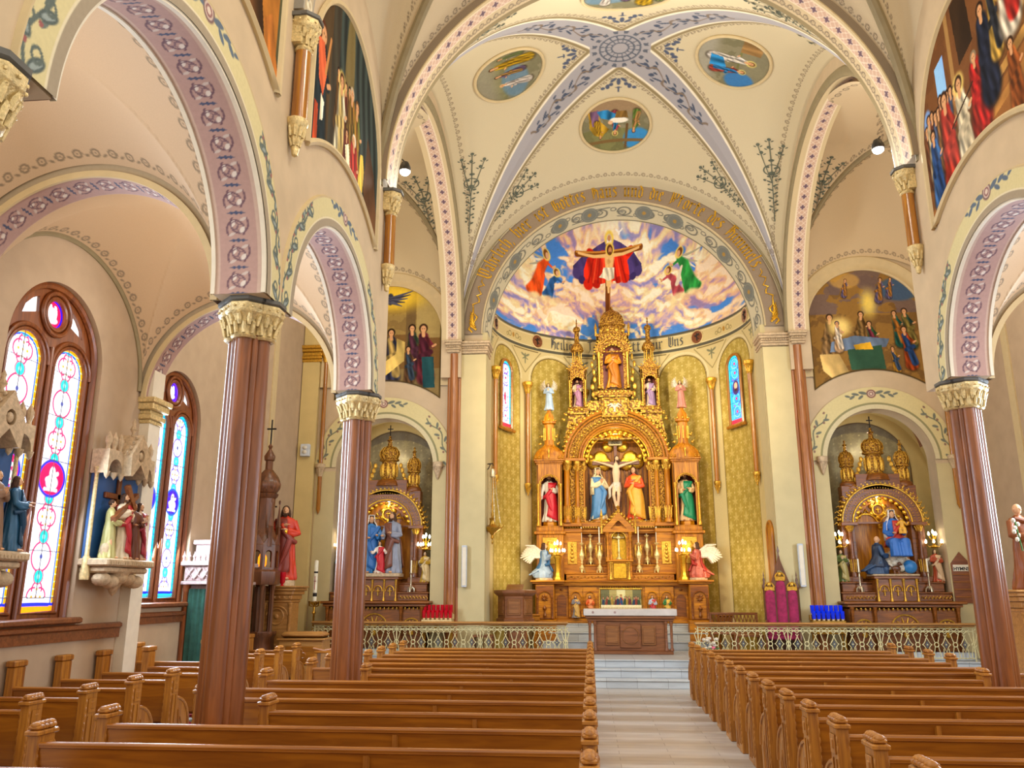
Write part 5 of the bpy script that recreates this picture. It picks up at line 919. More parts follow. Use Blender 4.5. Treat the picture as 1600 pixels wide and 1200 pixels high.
def aisle_window(num, s, xw, c, z0, R, zs, kind, lz):
    """wooden tracery: two lancets, a roundel between their heads and two glazed spandrels"""
    hw = .34 if kind == 1 else .31; off = .43 if kind == 1 else .40; ztop = lz; zc = ztop + .33; r = .2; xg = xw + s * .165
    holes = [archpoly(c - off, ztop - hw, hw, z0 + .07, 20), archpoly(c + off, ztop - hw, hw, z0 + .07, 20), [(c + r * math.cos(t), zc + r * math.sin(t)) for t in np.linspace(0, 2 * PI, 30)[:-1]]]
    sp = lambda g: [(c + g * x, z) for x, z in ((.31, zc - .06), (.33, zc + .14), (.45, zc + .07), (.56, zc - .04), (.60, zc - .16))]
    holes += [sp(1), sp(-1)]
    m = MB(); m.plate(archpoly(c, zs, R + .01, z0 - .01, 40), holes, 'x', xw + s * .12, xw + s * .158); o = struct(m.build('window_%d' % num, 'window_wood', smooth=False))
    m = MB()
    for h_, w in ((holes[0], .028), (holes[1], .028), (holes[2], .035)): m.tube([(xw + s * .12, p[0], p[1]) for p in h_] + [(xw + s * .12, h_[0][0], h_[0][1])], w, 8)
    for (h_, w) in ((archpoly(c, zs, R - .04, z0, 40), .05),): m.tube([(xw + s * .1, p[0], p[1]) for p in h_], w, 8)
    m.tube([(xw + s * .1, c, z0), (xw + s * .1, c, ztop - .1)], .03, 8)
    for k, sg in enumerate((-1, 1)): m.tube([(xw + s * .11, c + sg * off + (hw + .06) * math.cos(t), ztop - hw + (hw + .06) * math.sin(t)) for t in np.linspace(0, PI, 20)], .03, 8)
    m.tube([(xw + s * .1, c + (r + .07) * math.cos(t), zc + (r + .07) * math.sin(t)) for t in np.linspace(0, 2 * PI, 31)], .03, 8)
    m.build('tracery', 'window_wood', o)
    glass('glass', c - off, z0 + .05, ztop + .01, hw + .01, xg, kind, o); glass('glass', c + off, z0 + .05, ztop + .01, hw + .01, xg, kind, o); roundel(c, zc, r + .01, xg, kind, o)
    for g in (1, -1):
        P_ = sp(g); X_ = np.array([[xg] * 2] * len(P_)); cy_ = sum(p[0] for p in P_) / 5; cz = sum(p[1] for p in P_) / 5; m = MB(); m.add([(xg, p[0], p[1]) for p in P_], [tuple(range(5))]); m.build('glass_spandrel', 'clear_daylight', o, smooth=False)
    m = MB(); m.bbox(min(xw - s * .1, xw + s * .3), max(xw - s * .1, xw + s * .3), c - R - .12, c + R + .12, z0 - .07, z0 + .01, .02); m.build('window_sill', 'mahogany', o)
mat('clear_daylight', 'dfeaff', .4, emit=1.7)
for s in (-1, 1):
    aisle_window(1 if s < 0 else 3, s, s * 7.45, 9.3, 1.58, .93, 4.75, 1, 4.97)
    aisle_window(2 if s < 0 else 4, s, s * 8.0, 13.45, 1.72, .86, 4.8, 2, 4.97)
# apse windows set on the curved wall
def apse_window(num, cdeg, kind):
    th0 = R_(cdeg); hw = .27; z0, zt = 6.18, 8.02; n = 70
    U, V_ = np.meshgrid(np.linspace(-1, 1, n), np.linspace(0, 1, 220)); a = U * hw; top = zt - hw + np.sqrt(np.clip(hw ** 2 - a ** 2, 0, None)); Z = z0 + (top - z0) * V_; T = th0 + a / RA; r = RA - .035
    rr = np.where(Z > zt - hw, hw - np.hypot(a, Z - zt + hw), hw - abs(a)); C = base(a, 'e8f0ff' if kind == 1 else '38a8e8'); over(C, (fbm(a * 8, Z * 8, 4) > .5) * .6, 'a8d8ff' if kind == 1 else '1c70d8')
    for zc in (6.5, 6.85, 7.2, 7.55, 7.8):
        over(C, ring(a, Z, 0, zc, .14, .012), '6a3ac0' if kind == 1 else '70c8ff'); over(C, ell(a, Z, 0, zc, .04, .04), 'd02a60'); over(C, ell(a, Z, .1, zc + .17, .05, .02, .8), '8a50d0'); over(C, ell(a, Z, -.1, zc + .17, .05, .02, -.8), '8a50d0')
    if kind == 1: over(C, ell(a, Z, 0, 7.1, .09, .2), 'ffe0ec'); over(C, ell(a, Z, -.03, 7.02, .05, .14), 'c02038')
    else: over(C, ell(a, Z, 0, 7.15, .15, .2), '3a2a5a'); over(C, ell(a, Z, 0, 7.2, .08, .09), 'c89878'); over(C, ell(a, Z, 0, 7.08, .06, .05), '3a2218')
    over(C, rr < .06, '20c8e8'); over(C, abs(rr - .06) < .008, '1040b0'); over(C, (Z < 6.3) & (rr > .0), 'c01838'); over(C, abs((Z % .3) - .15) < .006, '203060')
    P = lambda a, z, d: ((RA - d) * math.sin(th0 + a / RA), YC + (RA - d) * math.cos(th0 + a / RA), z)
    m = MB(); path = [P(p[0], p[1], .05) for p in archpoly(0, zt - hw, hw + .035, z0 - .02, 24)]; m.tube(path + [path[0]], .045, 8); m.tube([P(-hw - .14, z0 - .06, .07), P(0, z0 - .06, .07), P(hw + .14, z0 - .06, .07)], .05, 8)
    o = struct(m.build('window_%d' % num, 'colonnette_wood')); surf('glass', r * np.sin(T), YC + r * np.cos(T), Z, C, 'stained_glass', o)
apse_window(5, -68, 1); apse_window(6, 67, 2)

# ---- pews
ORD = ['', 'first', 'second', 'third', 'fourth', 'fifth', 'sixth', 'seventh', 'eighth', 'ninth', 'tenth', 'eleventh', 'twelfth', 'thirteenth', 'fourteenth', 'fifteenth', 'sixteenth']
def pew_end(m, x, H, carved=True):
    """end post with carved cap and a rounded arm towards the altar; thickness centred on x"""
    w = .045; m.bbox(x - w, x + w, -.10, .09, 0, H - .07, .008)
    arm = [(.08, .0), (.08, .66)] + [(.08 + .36 * math.sin(t), .30 + .36 * math.cos(t)) for t in np.linspace(0.15, PI / 2, 9)] + [(.44, 0)]
    m.plate(arm, [], 'x', x - .025, x + .025)
    m.bbox(x - .058, x + .058, -.125, .115, H - .085, H - .05, .008); m.bbox(x - .046, x + .046, -.11, .10, H - .05, H - .015, .012)
    if carved:
        for k in range(5): m.sph(x, -.085 + k * .043, H - .018, .04, .028, .026, 8, 5)
        for sg in (-1, 1):
            for k in range(4): m.sph(x + sg * .04, -.07 + k * .047, H - .028, .016, .02, .018, 6, 4)
        # carved panel and scalloped edges
        for sg in (-1, 1):
            X = x + sg * w; m.bbox(min(X, X + sg * .012), max(X, X + sg * .012), -.065, .055, H - .27, H - .13, .004); m.bbox(min(X, X + sg * .02), max(X, X + sg * .02), -.035, .025, H - .235, H - .165, .006)
            m.bbox(min(X, X + sg * .01), max(X, X + sg * .01), -.06, -.035, .1, H - .3, .003); m.bbox(min(X, X + sg * .01), max(X, X + sg * .01), .025, .05, .1, H - .3, .003)
            for k in range(3): m.tube([(x + sg * .027, .1 + .1 * k, .05), (x + sg * .027, .1 + .1 * k, .3 + .0 * k), (x + sg * .027, .1 + .06 * k, .62 - .1 * k)], .012, 6)
            m.tube([(x + sg * .026, .08 + .36 * math.sin(t), .30 + .36 * math.cos(t)) for t in np.linspace(0, PI / 2, 9)], .018, 6)
        for k in range(11):
            for sg in (-1, 1): m.sph(x + sg * .043, -.09, .14 + k * .07, .009, .012, .03, 5, 4)
def make_pew(x0, x1, y, label, group, battens, wall=None, fast=False):
    t = empty('pew', ((x0 + x1) / 2, y, 0), 0, label, 'pew', group); L = x1 - x0; h = L / 2
    for sg in (-1, 1):
        tall = wall is not None and sg == wall; m = MB()
        if tall: m.bbox(sg * h - .05, sg * h + .05, -.10, .09, 0, 1.08, .008); m.bbox(sg * h - .06, sg * h + .06, -.12, .11, 1.08, 1.15, .012)
        else: pew_end(m, sg * h, 1.0)
        m.build('pew_end', 'oak_z', t)
    a = .03; hb = h - .045
    m = MB(); m.add([(x, y_, z) for x in (-hb, hb) for y_, z in ((-.02, .40), (.005, .40), (-.055, .845), (-.085, .845))], [(0, 1, 2, 3), (7, 6, 5, 4), (0, 4, 5, 1), (1, 5, 6, 2), (2, 6, 7, 3), (3, 7, 4, 0)]); m.build('backrest', 'oak', t, smooth=False)
    m = MB(); m.tube([(-hb, -.078, .858), (hb, -.078, .858)], [.02, .02], 10); m.bbox(-hb, hb, -.095, -.055, .835, .856, .004); m.build('top_rail', 'oak', t)
    m = MB(); m.bbox(-hb, hb, -.01, .40, .415, .445, .01); m.bbox(-hb, hb, .33, .36, .32, .415, .004); m.build('seat', 'oak', t, smooth=False)
    for b in battens:
        m = MB(); m.add([(b + x, y_, z) for x in (-.018, .018) for y_, z in ((-.09, .35), (-.03, .35), (-.08, .81), (-.125, .83), (-.12, .70))], [(0, 1, 2, 3, 4), (9, 8, 7, 6, 5), (0, 5, 6, 1), (1, 6, 7, 2), (2, 7, 8, 3), (3, 8, 9, 4), (4, 9, 5, 0)]); m.build('batten', 'oak_z', t, smooth=False)
    m = MB(); m.bbox(-hb + .05, hb - .05, -.40, -.26, .13, .19, .02); m.build('kneeler', 'cushion_red', t)
    for b in (-hb + .3, hb - .3): m = MB(); m.box(b - .02, b + .02, -.38, -.1, .0, .13); m.build('kneeler_foot', 'oak', t, smooth=False)
    return t
PROTO = {}
def pew(key, x0, x1, y, label, group, battens, wall=None):
    if key in PROTO: return dup(PROTO[key], ((x0 + x1) / 2, y, 0), 0, label)
    PROTO[key] = make_pew(x0, x1, y, label, group, battens, wall); return PROTO[key]
for s, side in ((-1, 'left'), (1, 'right')):
    for i in range(1, 16):
        y = 3.45 + .842 * i; n = 16 - i; far = 4.47 if i > 11 else 3.82 if i in (5, 9) else 4.83
        x0, x1 = sorted((s * .93, s * far)); pew((s, far), x0, x1, y, 'long oak pew %s of the aisle, %s row counted from the altar rail' % (side, ORD[n]), 'oak pews of the nave, %s of the aisle' % side, (s * -.45,))
    for i in range(11):
        y = 6.62 + .862 * i; n = 11 - i; tr = y > 11.0
        x0, x1 = sorted((s * ((6.25 if s < 0 else 6.45) if tr else 5.95), s * (7.15 if s < 0 and y > 13.2 else (7.85 if y > 12 else 7.2) if tr else 7.36))); pew((s, 'a', tr, y > 12, s < 0 and y > 13.2), x0, x1, y, 'short pew along the %s wall, %s row counted from the front' % (side, ORD[n]), 'short pews along the %s wall' % side, (), s)
# ================================================================ FIGURES
CLOTH = {}
def cloth(c):
    n = 'painted_' + c
    if n not in MATS: mat(n, c, .45, nscale=6, namt=.06)
    return n
def hand(m, p, d, h, spread=.0):
    """palm, four unequal bent fingers and a thumb at its side"""
    p = Vector(p); d = Vector(d).normalized(); sd = d.cross(Vector((0, 0, 1))); sd = sd.normalized() if sd.length > .1 else Vector((1, 0, 0)); up = sd.cross(d)
    m.tube([p - d * .01 * h, p + d * .02 * h, p + d * .045 * h], [.013 * h, .019 * h, .017 * h], 8)
    for k, L in enumerate((.034, .042, .039, .029)):
        o = sd * (k - 1.5) * .0085 * h; m.tube([p + d * .04 * h + o, p + d * (.04 + L * .6) * h + o * 1.1 - up * .002 * h, p + d * (.04 + L) * h + o * 1.1 - up * .01 * h], [.0055 * h, .005 * h, .0035 * h], 5)
    m.tube([p + d * .01 * h + sd * .014 * h, p + d * .03 * h + sd * .026 * h, p + d * .05 * h + sd * .027 * h], [.007 * h, .006 * h, .004 * h], 5)
def wing(m, x, y, z, s, L, up=1.2, h=1.):
    """feathered wing from the shoulder blade"""
    for k in range(9):
        a = up - k * .17; l = L * (1 - .055 * k); q = .018 * h
        p0 = (x + s * .02, y, z - .012 * k * h); p1 = (x + s * l * .55 * math.cos(a * .75), y + .05 * h, z + l * .6 * math.sin(a) + .04 * h); p2 = (x + s * l * math.cos(a), y + .10 * h, z + l * math.sin(a))
        m.tube([p0, p1, p2], [q * 1.2, q * 1.3, q * .3], 6)
    m.tube([(x, y, z), (x + s * L * .3, y - .01, z + L * .35 * math.sin(up)), (x + s * L * .75 * math.cos(up * .9), y + .03, z + L * .8 * math.sin(up))], [.03 * h, .03 * h, .012 * h], 7)
ARMS = {'pray': ((-.17, -.03, .64), (-.015, -.13, .71), (.17, -.03, .64), (.015, -.13, .71), (0, -.3, 1), (0, -.3, 1)),
        'chest': ((-.17, -.02, .63), (-.01, -.115, .72), (.17, -.03, .62), (.03, -.125, .66), (1, -.2, .3), (-1, -.2, .2)),
        'down': ((-.17, .0, .62), (-.2, -.09, .50), (.17, -.03, .64), (.05, -.13, .67), (-.2, -.5, -1), (-1, -.2, .3)),
        'book': ((-.17, -.03, .63), (-.06, -.14, .62), (.17, -.02, .64), (.08, -.14, .64), (.5, -.5, .2), (-.5, -.3, .3)),
        'staff': ((-.18, -.03, .66), (-.2, -.13, .76), (.17, -.03, .62), (.06, -.12, .60), (0, -.3, 1), (-1, -.3, .1)),
        'open': ((-.18, -.04, .66), (-.24, -.16, .66), (.18, -.04, .66), (.24, -.16, .66), (-.4, -1, .2), (.4, -1, .2)),
        'hold': ((-.17, -.04, .62), (-.08, -.17, .60), (.17, -.04, .62), (.08, -.17, .64), (.3, -1, 0), (-.3, -1, .2))}
def back_wings(m, z, L, h):
    """wings swept out behind a kneeling figure"""
    for sg in (-1, 1):
        for k in range(10): a = .4 - .115 * k; l = L * (.75 + .05 * k if k < 6 else 1.25 - .06 * k); m.tube([(sg * .05 * h, .05 * h, z - .01 * k * h), (sg * .11 * h, .05 * h + l * .55 * math.cos(a * .6), z + l * .5 * math.sin(a) + .02 * h), (sg * .13 * h, .05 * h + l * math.cos(a), z + l * math.sin(a) - .03 * h)], [.035 * h, .042 * h, .012 * h], 6)
        m.tube([(sg * .05 * h, .04 * h, z + .01 * h), (sg * .09 * h, .05 * h + L * .35, z + L * .3), (sg * .12 * h, .05 * h + L * .75, z + L * .34)], [.035 * h, .035 * h, .012 * h], 8)
def figure(par, loc, h, robe, mantle=None, hair='hair_brown', arms='chest', rz=0., beard=False, veil=None, halo=False, wings=None, pose='stand', name=None, cape_side=1, skin='skin', lean=0., bald=False, longhair=True, part='statue', mseed=0):
    """statue as parts of PAR, or one sub-assembly: body (skin), robe, mantle, hair, wings; faces local -y"""
    M = Matrix.Translation(loc) @ Matrix.Rotation(rz, 4, 'Z'); up = {'stand': 0., 'kneel': -.23 * h, 'sit': -.2 * h}[pose]
    def new(): m = MB(); m.M = M.copy(); return m
    sway = lambda z: .015 * h * math.sin(z * 5) + lean * h * z
    rm = new(); n = 40; V = []; rings = {'stand': [(0, .165, .135), (.03, .168, .138), (.12, .15, .125), (.27, .13, .11), (.45, .122, .10), (.55, .112, .088), (.61, .10, .078), (.69, .112, .08), (.77, .128, .076), (.815, .118, .062), (.84, .06, .046), (.86, .036, .036)],
             'kneel': [(.23, .16, .17), (.3, .17, .19), (.38, .145, .17), (.48, .125, .125), (.55, .112, .088), (.61, .10, .078), (.69, .112, .08), (.77, .128, .076), (.815, .118, .062), (.84, .06, .046), (.86, .036, .036)],
             'sit': [(.4, .16, .14), (.46, .15, .13), (.52, .12, .10), (.61, .10, .078), (.69, .112, .08), (.77, .128, .076), (.815, .118, .062), (.84, .06, .046), (.86, .036, .036)]}[pose]
    for zf, rx, ry in rings:
        for i in range(n):
            t = 2 * PI * i / n; A = .10 * max(0, 1 - zf / .62) + .02 * (zf < .8); f = 1 + A * math.cos(9 * t + mseed + zf * 6) + A * .5 * math.cos(14 * t + 2 + mseed - zf * 9)
            V.append((sway(zf) + rx * h * f * math.cos(t), ry * h * f * math.sin(t), zf * h + up))
    F = [tuple(range(n - 1, -1, -1))]
    for k in range(len(rings) - 1): F += [(k * n + i, k * n + (i + 1) % n, (k + 1) * n + (i + 1) % n, (k + 1) * n + i) for i in range(n)]
    F.append(tuple((len(rings) - 1) * n + i for i in range(n))); rm.add(V, F)
    if pose == 'kneel':
        rm.tube([(0, -.02 * h, .22 * h), (0, .10 * h, .13 * h), (0, .26 * h, .06 * h)], [.13 * h, .12 * h, .07 * h], 14); rm.tube([(-.07 * h, .02 * h, .24 * h), (-.07 * h, -.12 * h, .07 * h)], [.085 * h, .08 * h], 12); rm.tube([(.07 * h, .02 * h, .24 * h), (.07 * h, -.09 * h, .07 * h)], [.085 * h, .08 * h], 12); rm.lathe([(.17 * h, 0), (.165 * h, .06 * h), (.13 * h, .2 * h)], 20, 0, .03 * h, 0, 1., 1.25, flute=.06, nf=9)
        for k in range(5): rm.tube([((-.12 + .06 * k) * h, -.12 * h, .03 * h), ((-.12 + .06 * k) * h, .1 * h, .18 * h), ((-.1 + .05 * k) * h, .33 * h, .06 * h)], [.02 * h, .03 * h, .02 * h], 6)
    if pose == 'sit':
        rm.sph(0, -.06 * h, .22 * h, .17 * h, .2 * h, .1 * h, 18, 10)
        for sg in (-1, 1): rm.tube([(sg * .08 * h, 0, .24 * h), (sg * .09 * h, -.22 * h, .25 * h), (sg * .08 * h, -.24 * h, .0)], [.09 * h, .085 * h, .1 * h], 12)
        for k in range(6): rm.tube([((-.13 + .05 * k) * h, -.27 * h, .24 * h), ((-.14 + .055 * k) * h, -.31 * h, .0)], [.018 * h, .03 * h], 6)
    E1, W1, E2, W2, D1, D2 = ARMS[arms]; sc = lambda p: (p[0] * h + sway(p[2]), p[1] * h, p[2] * h + up)
    for sg, E, Wr in ((-1, E1, W1), (1, E2, W2)):
        sh = (sg * .112 * h + sway(.79), 0, .785 * h + up); rm.tube([sh, sc(E), sc(Wr)], [.044 * h, .043 * h, .042 * h], 10)
        e, w = Vector(sc(E)), Vector(sc(Wr)); rm.tube([e, (e + w) / 2 - Vector((0, 0, .04 * h)), w - Vector((0, 0, .035 * h))], [.035 * h, .04 * h, .028 * h], 8)
    o = rm.build('robe', cloth(robe) if robe not in MATS else robe, par)
    if h > .7:
        md = o.modifiers.new('weld', 'REMESH'); md.mode = 'VOXEL'; md.voxel_size = max(.010, h * .0085); md.use_smooth_shade = True; s2 = o.modifiers.new('soften', 'SMOOTH'); s2.iterations = 2
    b = new(); hz = .925 * h + up; hxo = sway(.93); fy = -.008 * h
    b.tube([(hxo, 0, .80 * h + up), (hxo, 0, .865 * h + up), (hxo, fy, .90 * h + up)], [.034 * h, .027 * h, .03 * h], 12)
    b.sph(hxo, fy, hz, .045 * h, .053 * h, .063 * h, 16, 12); b.sph(hxo, fy - .018 * h, hz - .03 * h, .031 * h, .035 * h, .032 * h, 12, 8)
    b.tube([(hxo, fy - .048 * h, hz + .012 * h), (hxo, fy - .062 * h, hz - .014 * h), (hxo, fy - .05 * h, hz - .018 * h)], [.006 * h, .010 * h, .006 * h], 6)
    for sg in (-1, 1):
        b.sph(hxo + sg * .046 * h, fy + .002 * h, hz - .004 * h, .007 * h, .012 * h, .017 * h, 6, 5); b.sph(hxo + sg * .018 * h, fy - .045 * h, hz + .008 * h, .009 * h, .006 * h, .006 * h, 6, 5)
    b.sph(hxo, fy - .052 * h, hz - .032 * h, .013 * h, .006 * h, .004 * h, 8, 5)
    for sg, E_, Wr, D in ((-1, E1, W1, D1), (1, E2, W2, D2)): hand(b, sc(Wr), D, h); b.tube([(hxo, 0, .80 * h + up), (sg * .1 * h + sway(.78), 0, .775 * h + up), sc(E_), sc(Wr)], [.03 * h, .028 * h, .024 * h, .014 * h], 8)
    if pose == 'stand':
        b.tube([(hxo, 0, .8 * h), (sway(.5), 0, .5 * h)], [.05 * h, .06 * h], 8)
        for sg in (-1, 1): b.tube([(sway(.5), 0, .5 * h), (sg * .055 * h, -.02 * h, .27 * h), (sg * .06 * h, -.06 * h, .03 * h)], [.05 * h, .04 * h, .025 * h], 8); b.sph(sg * .06 * h, -.11 * h, .02 * h, .028 * h, .07 * h, .02 * h, 8, 6)
    b.build('body', skin, par)
    e = new()
    for sg in (-1, 1): e.sph(hxo + sg * .018 * h, fy - .0495 * h, hz + .008 * h, .0055 * h, .003 * h, .004 * h, 6, 4)
    e.build('eyes', 'blackish', par)
    if not bald or beard:
        m = new()
        if not bald:
            m.sph(hxo, fy + .014 * h, hz + .016 * h, .054 * h, .054 * h, .060 * h, 14, 9)
            if longhair:
                for k in range(11): t = -.25 + (PI + .5) * k / 10; x, y = .047 * h * math.cos(t), .047 * h * math.sin(t) + fy; m.tube([(hxo + x, y, hz + .01 * h), (hxo + x * 1.2, y * 1.2 + .01 * h, hz - .05 * h), (hxo + x * 1.35, y * 1.3 + .012 * h, hz - .115 * h)], [.014 * h, .016 * h, .007 * h], 6)
        if beard:
            for k in range(7): x = (-.03 + .01 * k) * h; m.tube([(hxo + x, fy - .04 * h + abs(x) * .5, hz - .032 * h), (hxo + x * .8, fy - .056 * h, hz - .062 * h), (hxo + x * .4, fy - .05 * h, hz - .088 * h)], [.010 * h, .012 * h, .004 * h], 6)
        if bald:
            for k in range(13): t = -.3 + (PI + .6) * k / 12; m.sph(hxo + .048 * h * math.cos(t), fy + .05 * h * math.sin(t), hz + .005 * h, .012 * h, .012 * h, .022 * h, 6, 5)
        m.build('hair', hair, par)
    if veil:
        m = new(); V = []; F = []; L = [(.075, .062, .056), (.06, .058, .058), (.02, .062, .062), (-.04, .07, .068), (-.1, .105, .078), (-.17, .15, .10), (-.3, .16, .12), (-.45, .16, .13)]; N_ = 22
        for dz, rx, ry in L:
            for i in range(N_ + 1): t = -.62 + (PI + 1.24) * i / N_; f = 1 + .05 * math.cos(7 * t + dz * 20) * (dz < 0); V.append((hxo * (1 if dz > -.1 else .7) + rx * h * math.cos(t) * f, fy + .012 * h + ry * h * math.sin(t) * f, hz + dz * h))
        for k in range(len(L) - 1): F += [(k * (N_ + 1) + i, k * (N_ + 1) + i + 1, (k + 1) * (N_ + 1) + i + 1, (k + 1) * (N_ + 1) + i) for i in range(N_)]
        F.append(tuple(range(N_ + 1))); m.add(V, F); o = m.build('veil', cloth(veil), par); md = o.modifiers.new('thick', 'SOLIDIFY'); md.thickness = .012 * h; md.offset = 1
    if mantle:
        m = new(); V = []; F = []; N_ = 30; K = 12; c = cape_side
        for k in range(K + 1):
            q = k / K; zf = .815 - q * (.70 if pose == 'stand' else .45); rx, ry = np.interp(zf, [r[0] for r in rings], [r[1] for r in rings]), np.interp(zf, [r[0] for r in rings], [r[2] for r in rings])
            for i in range(N_ + 1):
                w = i / N_; t = (-PI * .5 - .2 - q * .3) + w * (PI * 1.32 + q * .5); t = t if c > 0 else PI - t; f = 1.13 + .06 * math.cos(8 * t + 5 * q + mseed) * q + .04 * q; V.append((sway(zf) + rx * h * f * math.cos(t), ry * h * (f + .05) * math.sin(t), zf * h + up - (.12 * q * h * math.sin(w * PI) if pose == 'stand' else 0)))
        for k in range(K): F += [(k * (N_ + 1) + i, k * (N_ + 1) + i + 1, (k + 1) * (N_ + 1) + i + 1, (k + 1) * (N_ + 1) + i) for i in range(N_)]
        m.add(V, F); o = m.build('mantle', cloth(mantle), par); md = o.modifiers.new('thick', 'SOLIDIFY'); md.thickness = .02 * h; md.offset = 0
        m = new(); m.tube([(c * .12 * h, -.03 * h, .80 * h + up), (c * .03 * h, -.10 * h, .66 * h + up), (-c * .09 * h, -.105 * h, .52 * h + up), (-c * .14 * h, -.03 * h, .5 * h + up)], [.035 * h, .04 * h, .04 * h, .03 * h], 10)
        if pose == 'stand': m.tube([(-c * .07 * h, -.12 * h, .53 * h), (-c * .02 * h, -.14 * h, .36 * h), (c * .05 * h, -.13 * h, .17 * h)], [.045 * h, .04 * h, .015 * h], 8)
        m.build('mantle_fold', cloth(mantle), par)
    if halo:
        m = new(); m.tube([(hxo + .085 * h * math.cos(t), .03 * h, hz + .03 * h + .085 * h * math.sin(t)) for t in np.linspace(0, 2 * PI, 25)], .006 * h, 6); m.build('halo', 'gold_leaf', par)
    if wings:
        m = new(); L, a = wings
        if pose == 'kneel': back_wings(m, .77 * h + up, L * h, h)
        else: [wing(m, sg * .05 * h, .06 * h, .77 * h + up, sg, L * h, a, h) for sg in (-1, 1)]
        m.build('wings', 'wing_white', par)
    return par
def statue(name, loc, h, label, cat='statue', rz=0., group=None, plinth=None, **k):
    t = empty(name, loc, rz, label, cat, group); figure(t, (0, 0, plinth[1] if plinth else 0), h, **k)
    if plinth:
        m = MB(); m.lathe([(plinth[0], 0), (plinth[0], plinth[1] * .7), (plinth[0] * .92, plinth[1])], 8, a0=PI / 8, a1=PI / 8 + 2 * PI); m.build('plinth', plinth[2] if len(plinth) > 2 else 'stone_pale', t)
    return t
def bulbs_part(par, m_pts, name='bulb'):
    for p in m_pts: m = MB(); m.lathe([(0, 0), (.014, .005), (.026, .03), (.022, .055), (.008, .085), (0, .095)], 8, *p); m.build(name, 'bulb', par)
def candelabrum(loc, label, stand=True, group=None):
    t = empty('candelabrum', loc, 0, label, 'candelabrum', group); m = MB(); H = .62 if stand else 0
    if stand: m.lathe([(.13, 0), (.13, .05), (.09, .1), (.07, .2), (.075, H - .1), (.11, H - .04), (.11, H)], 6)
    m.lathe([(.05, H), (.09, H + .03), (.02, H + .08), (.03, H + .15), (.015, H + .3)], 10); P = []
    for k in range(6): a = 2 * PI * k / 6 + .3; x, y = .19 * math.cos(a), .12 * math.sin(a); m.tube([(0, 0, H + .06), (x * .6, y * .6, H + .02), (x, y, H + .08)], .009, 6); m.lathe([(.012, 0), (.028, .02), (.028, .03)], 8, x, y, H + .07); P.append((x, y, H + .1))
    for k in range(3): a = 2 * PI * k / 3 + .5; x, y = .09 * math.cos(a), .07 * math.sin(a); m.tube([(0, 0, H + .2), (x * .7, y * .7, H + .2), (x, y, H + .27)], .008, 6); P.append((x, y, H + .28))
    P.append((0, 0, H + .32)); m.build('branches', 'gold_leaf', t); bulbs_part(t, P); return t
def candlestick(loc, H, label, group, candle=.42):
    t = empty('candlestick', loc, 0, label, 'candlestick', group); m = MB()
    for k in range(3): a = 2 * PI * k / 3 + PI / 6; m.tube([(.03 * math.cos(a), .03 * math.sin(a), .12), (.075 * math.cos(a), .075 * math.sin(a), .07), (.085 * math.cos(a), .085 * math.sin(a), 0)], [.02, .022, .014], 6)
    m.lathe([(.06, .05), (.08, .12), (.045, .18), (.022, .22), (.04, .26), (.028, .3), (.075, .42), (.08, .47), (.05, .56), (.02, .62), (.03, .66), (.018, .70), (.065, .76), (.07, .78), (.02, .79)] if H > .7 else [(.03, .05), (.04, .08), (.012, .14), (.02, .2), (.012, .3), (.02, .34), (.01, .4), (.035, .43), (.035, .44)], 12)
    m.build('stem', 'pale_gold' if H > .7 else 'silvered', t); z = .78 if H > .7 else .44; m = MB(); m.lathe([(.016, z), (.016, z + candle), (.0, z + candle + .005)], 10); m.build('candle', 'candle_wax', t); return t
def crockets(m, pts, r=.03, lift=.02):
    """leafy knobs along a line of (x, z) at depth y"""
    for (x, y, z, nx, nz) in pts:
        m.sph(x + nx * lift, y, z + nz * lift, r, r * .7, r, 6, 5); m.sph(x + nx * (lift + r * 1.1) - nz * r * .5, y - .01, z + nz * (lift + r * 1.1) + nx * r * .5, r * .5, r * .5, r * .5, 5, 4)
def arc(cx, cz, r, y, n, a0=0., a1=PI): return [(cx + r * math.cos(t), y, cz + r * math.sin(t), math.cos(t), math.sin(t)) for t in [a0 + (a1 - a0) * i / (n - 1) for i in range(n)]]
def ccol(m, x, y, z0, z1, r=.05):
    m.lathe([(r * 1.7, 0), (r * 1.7, .04), (r * 1.25, .06), (r * 1.1, .09), (r, .11), (r * .95, z1 - z0 - .16), (r * 1.1, z1 - z0 - .15), (r * 1.1, z1 - z0 - .13), (r * 1.5, z1 - z0 - .03), (r * 1.7, z1 - z0 - .02), (r * 1.7, z1 - z0)], 12, x, y, z0)
def niche_front(m, x0, x1, z0, z1, r, zs, y0, y1, n=20):
    """board with one arched opening"""
    c = (x0 + x1) / 2; m.plate([(x0, z0), (x1, z0), (x1, z1), (x0, z1)], [archpoly(c, zs, r, z0 + .02, n)], 'y', y0, y1)

# ================================================================ HIGH ALTAR
mat('niche_red', '8e3a20', .5, nscale=10, namt=.1)
HA = empty('high_altar', (-.12, 22.15, 1.11), 0, 'tall carved and gilded high altar with turrets and statue niches, filling the apse', 'altar')
def part(m, name, mt, par=HA, **k): return m.build(name, mt, par, **k)
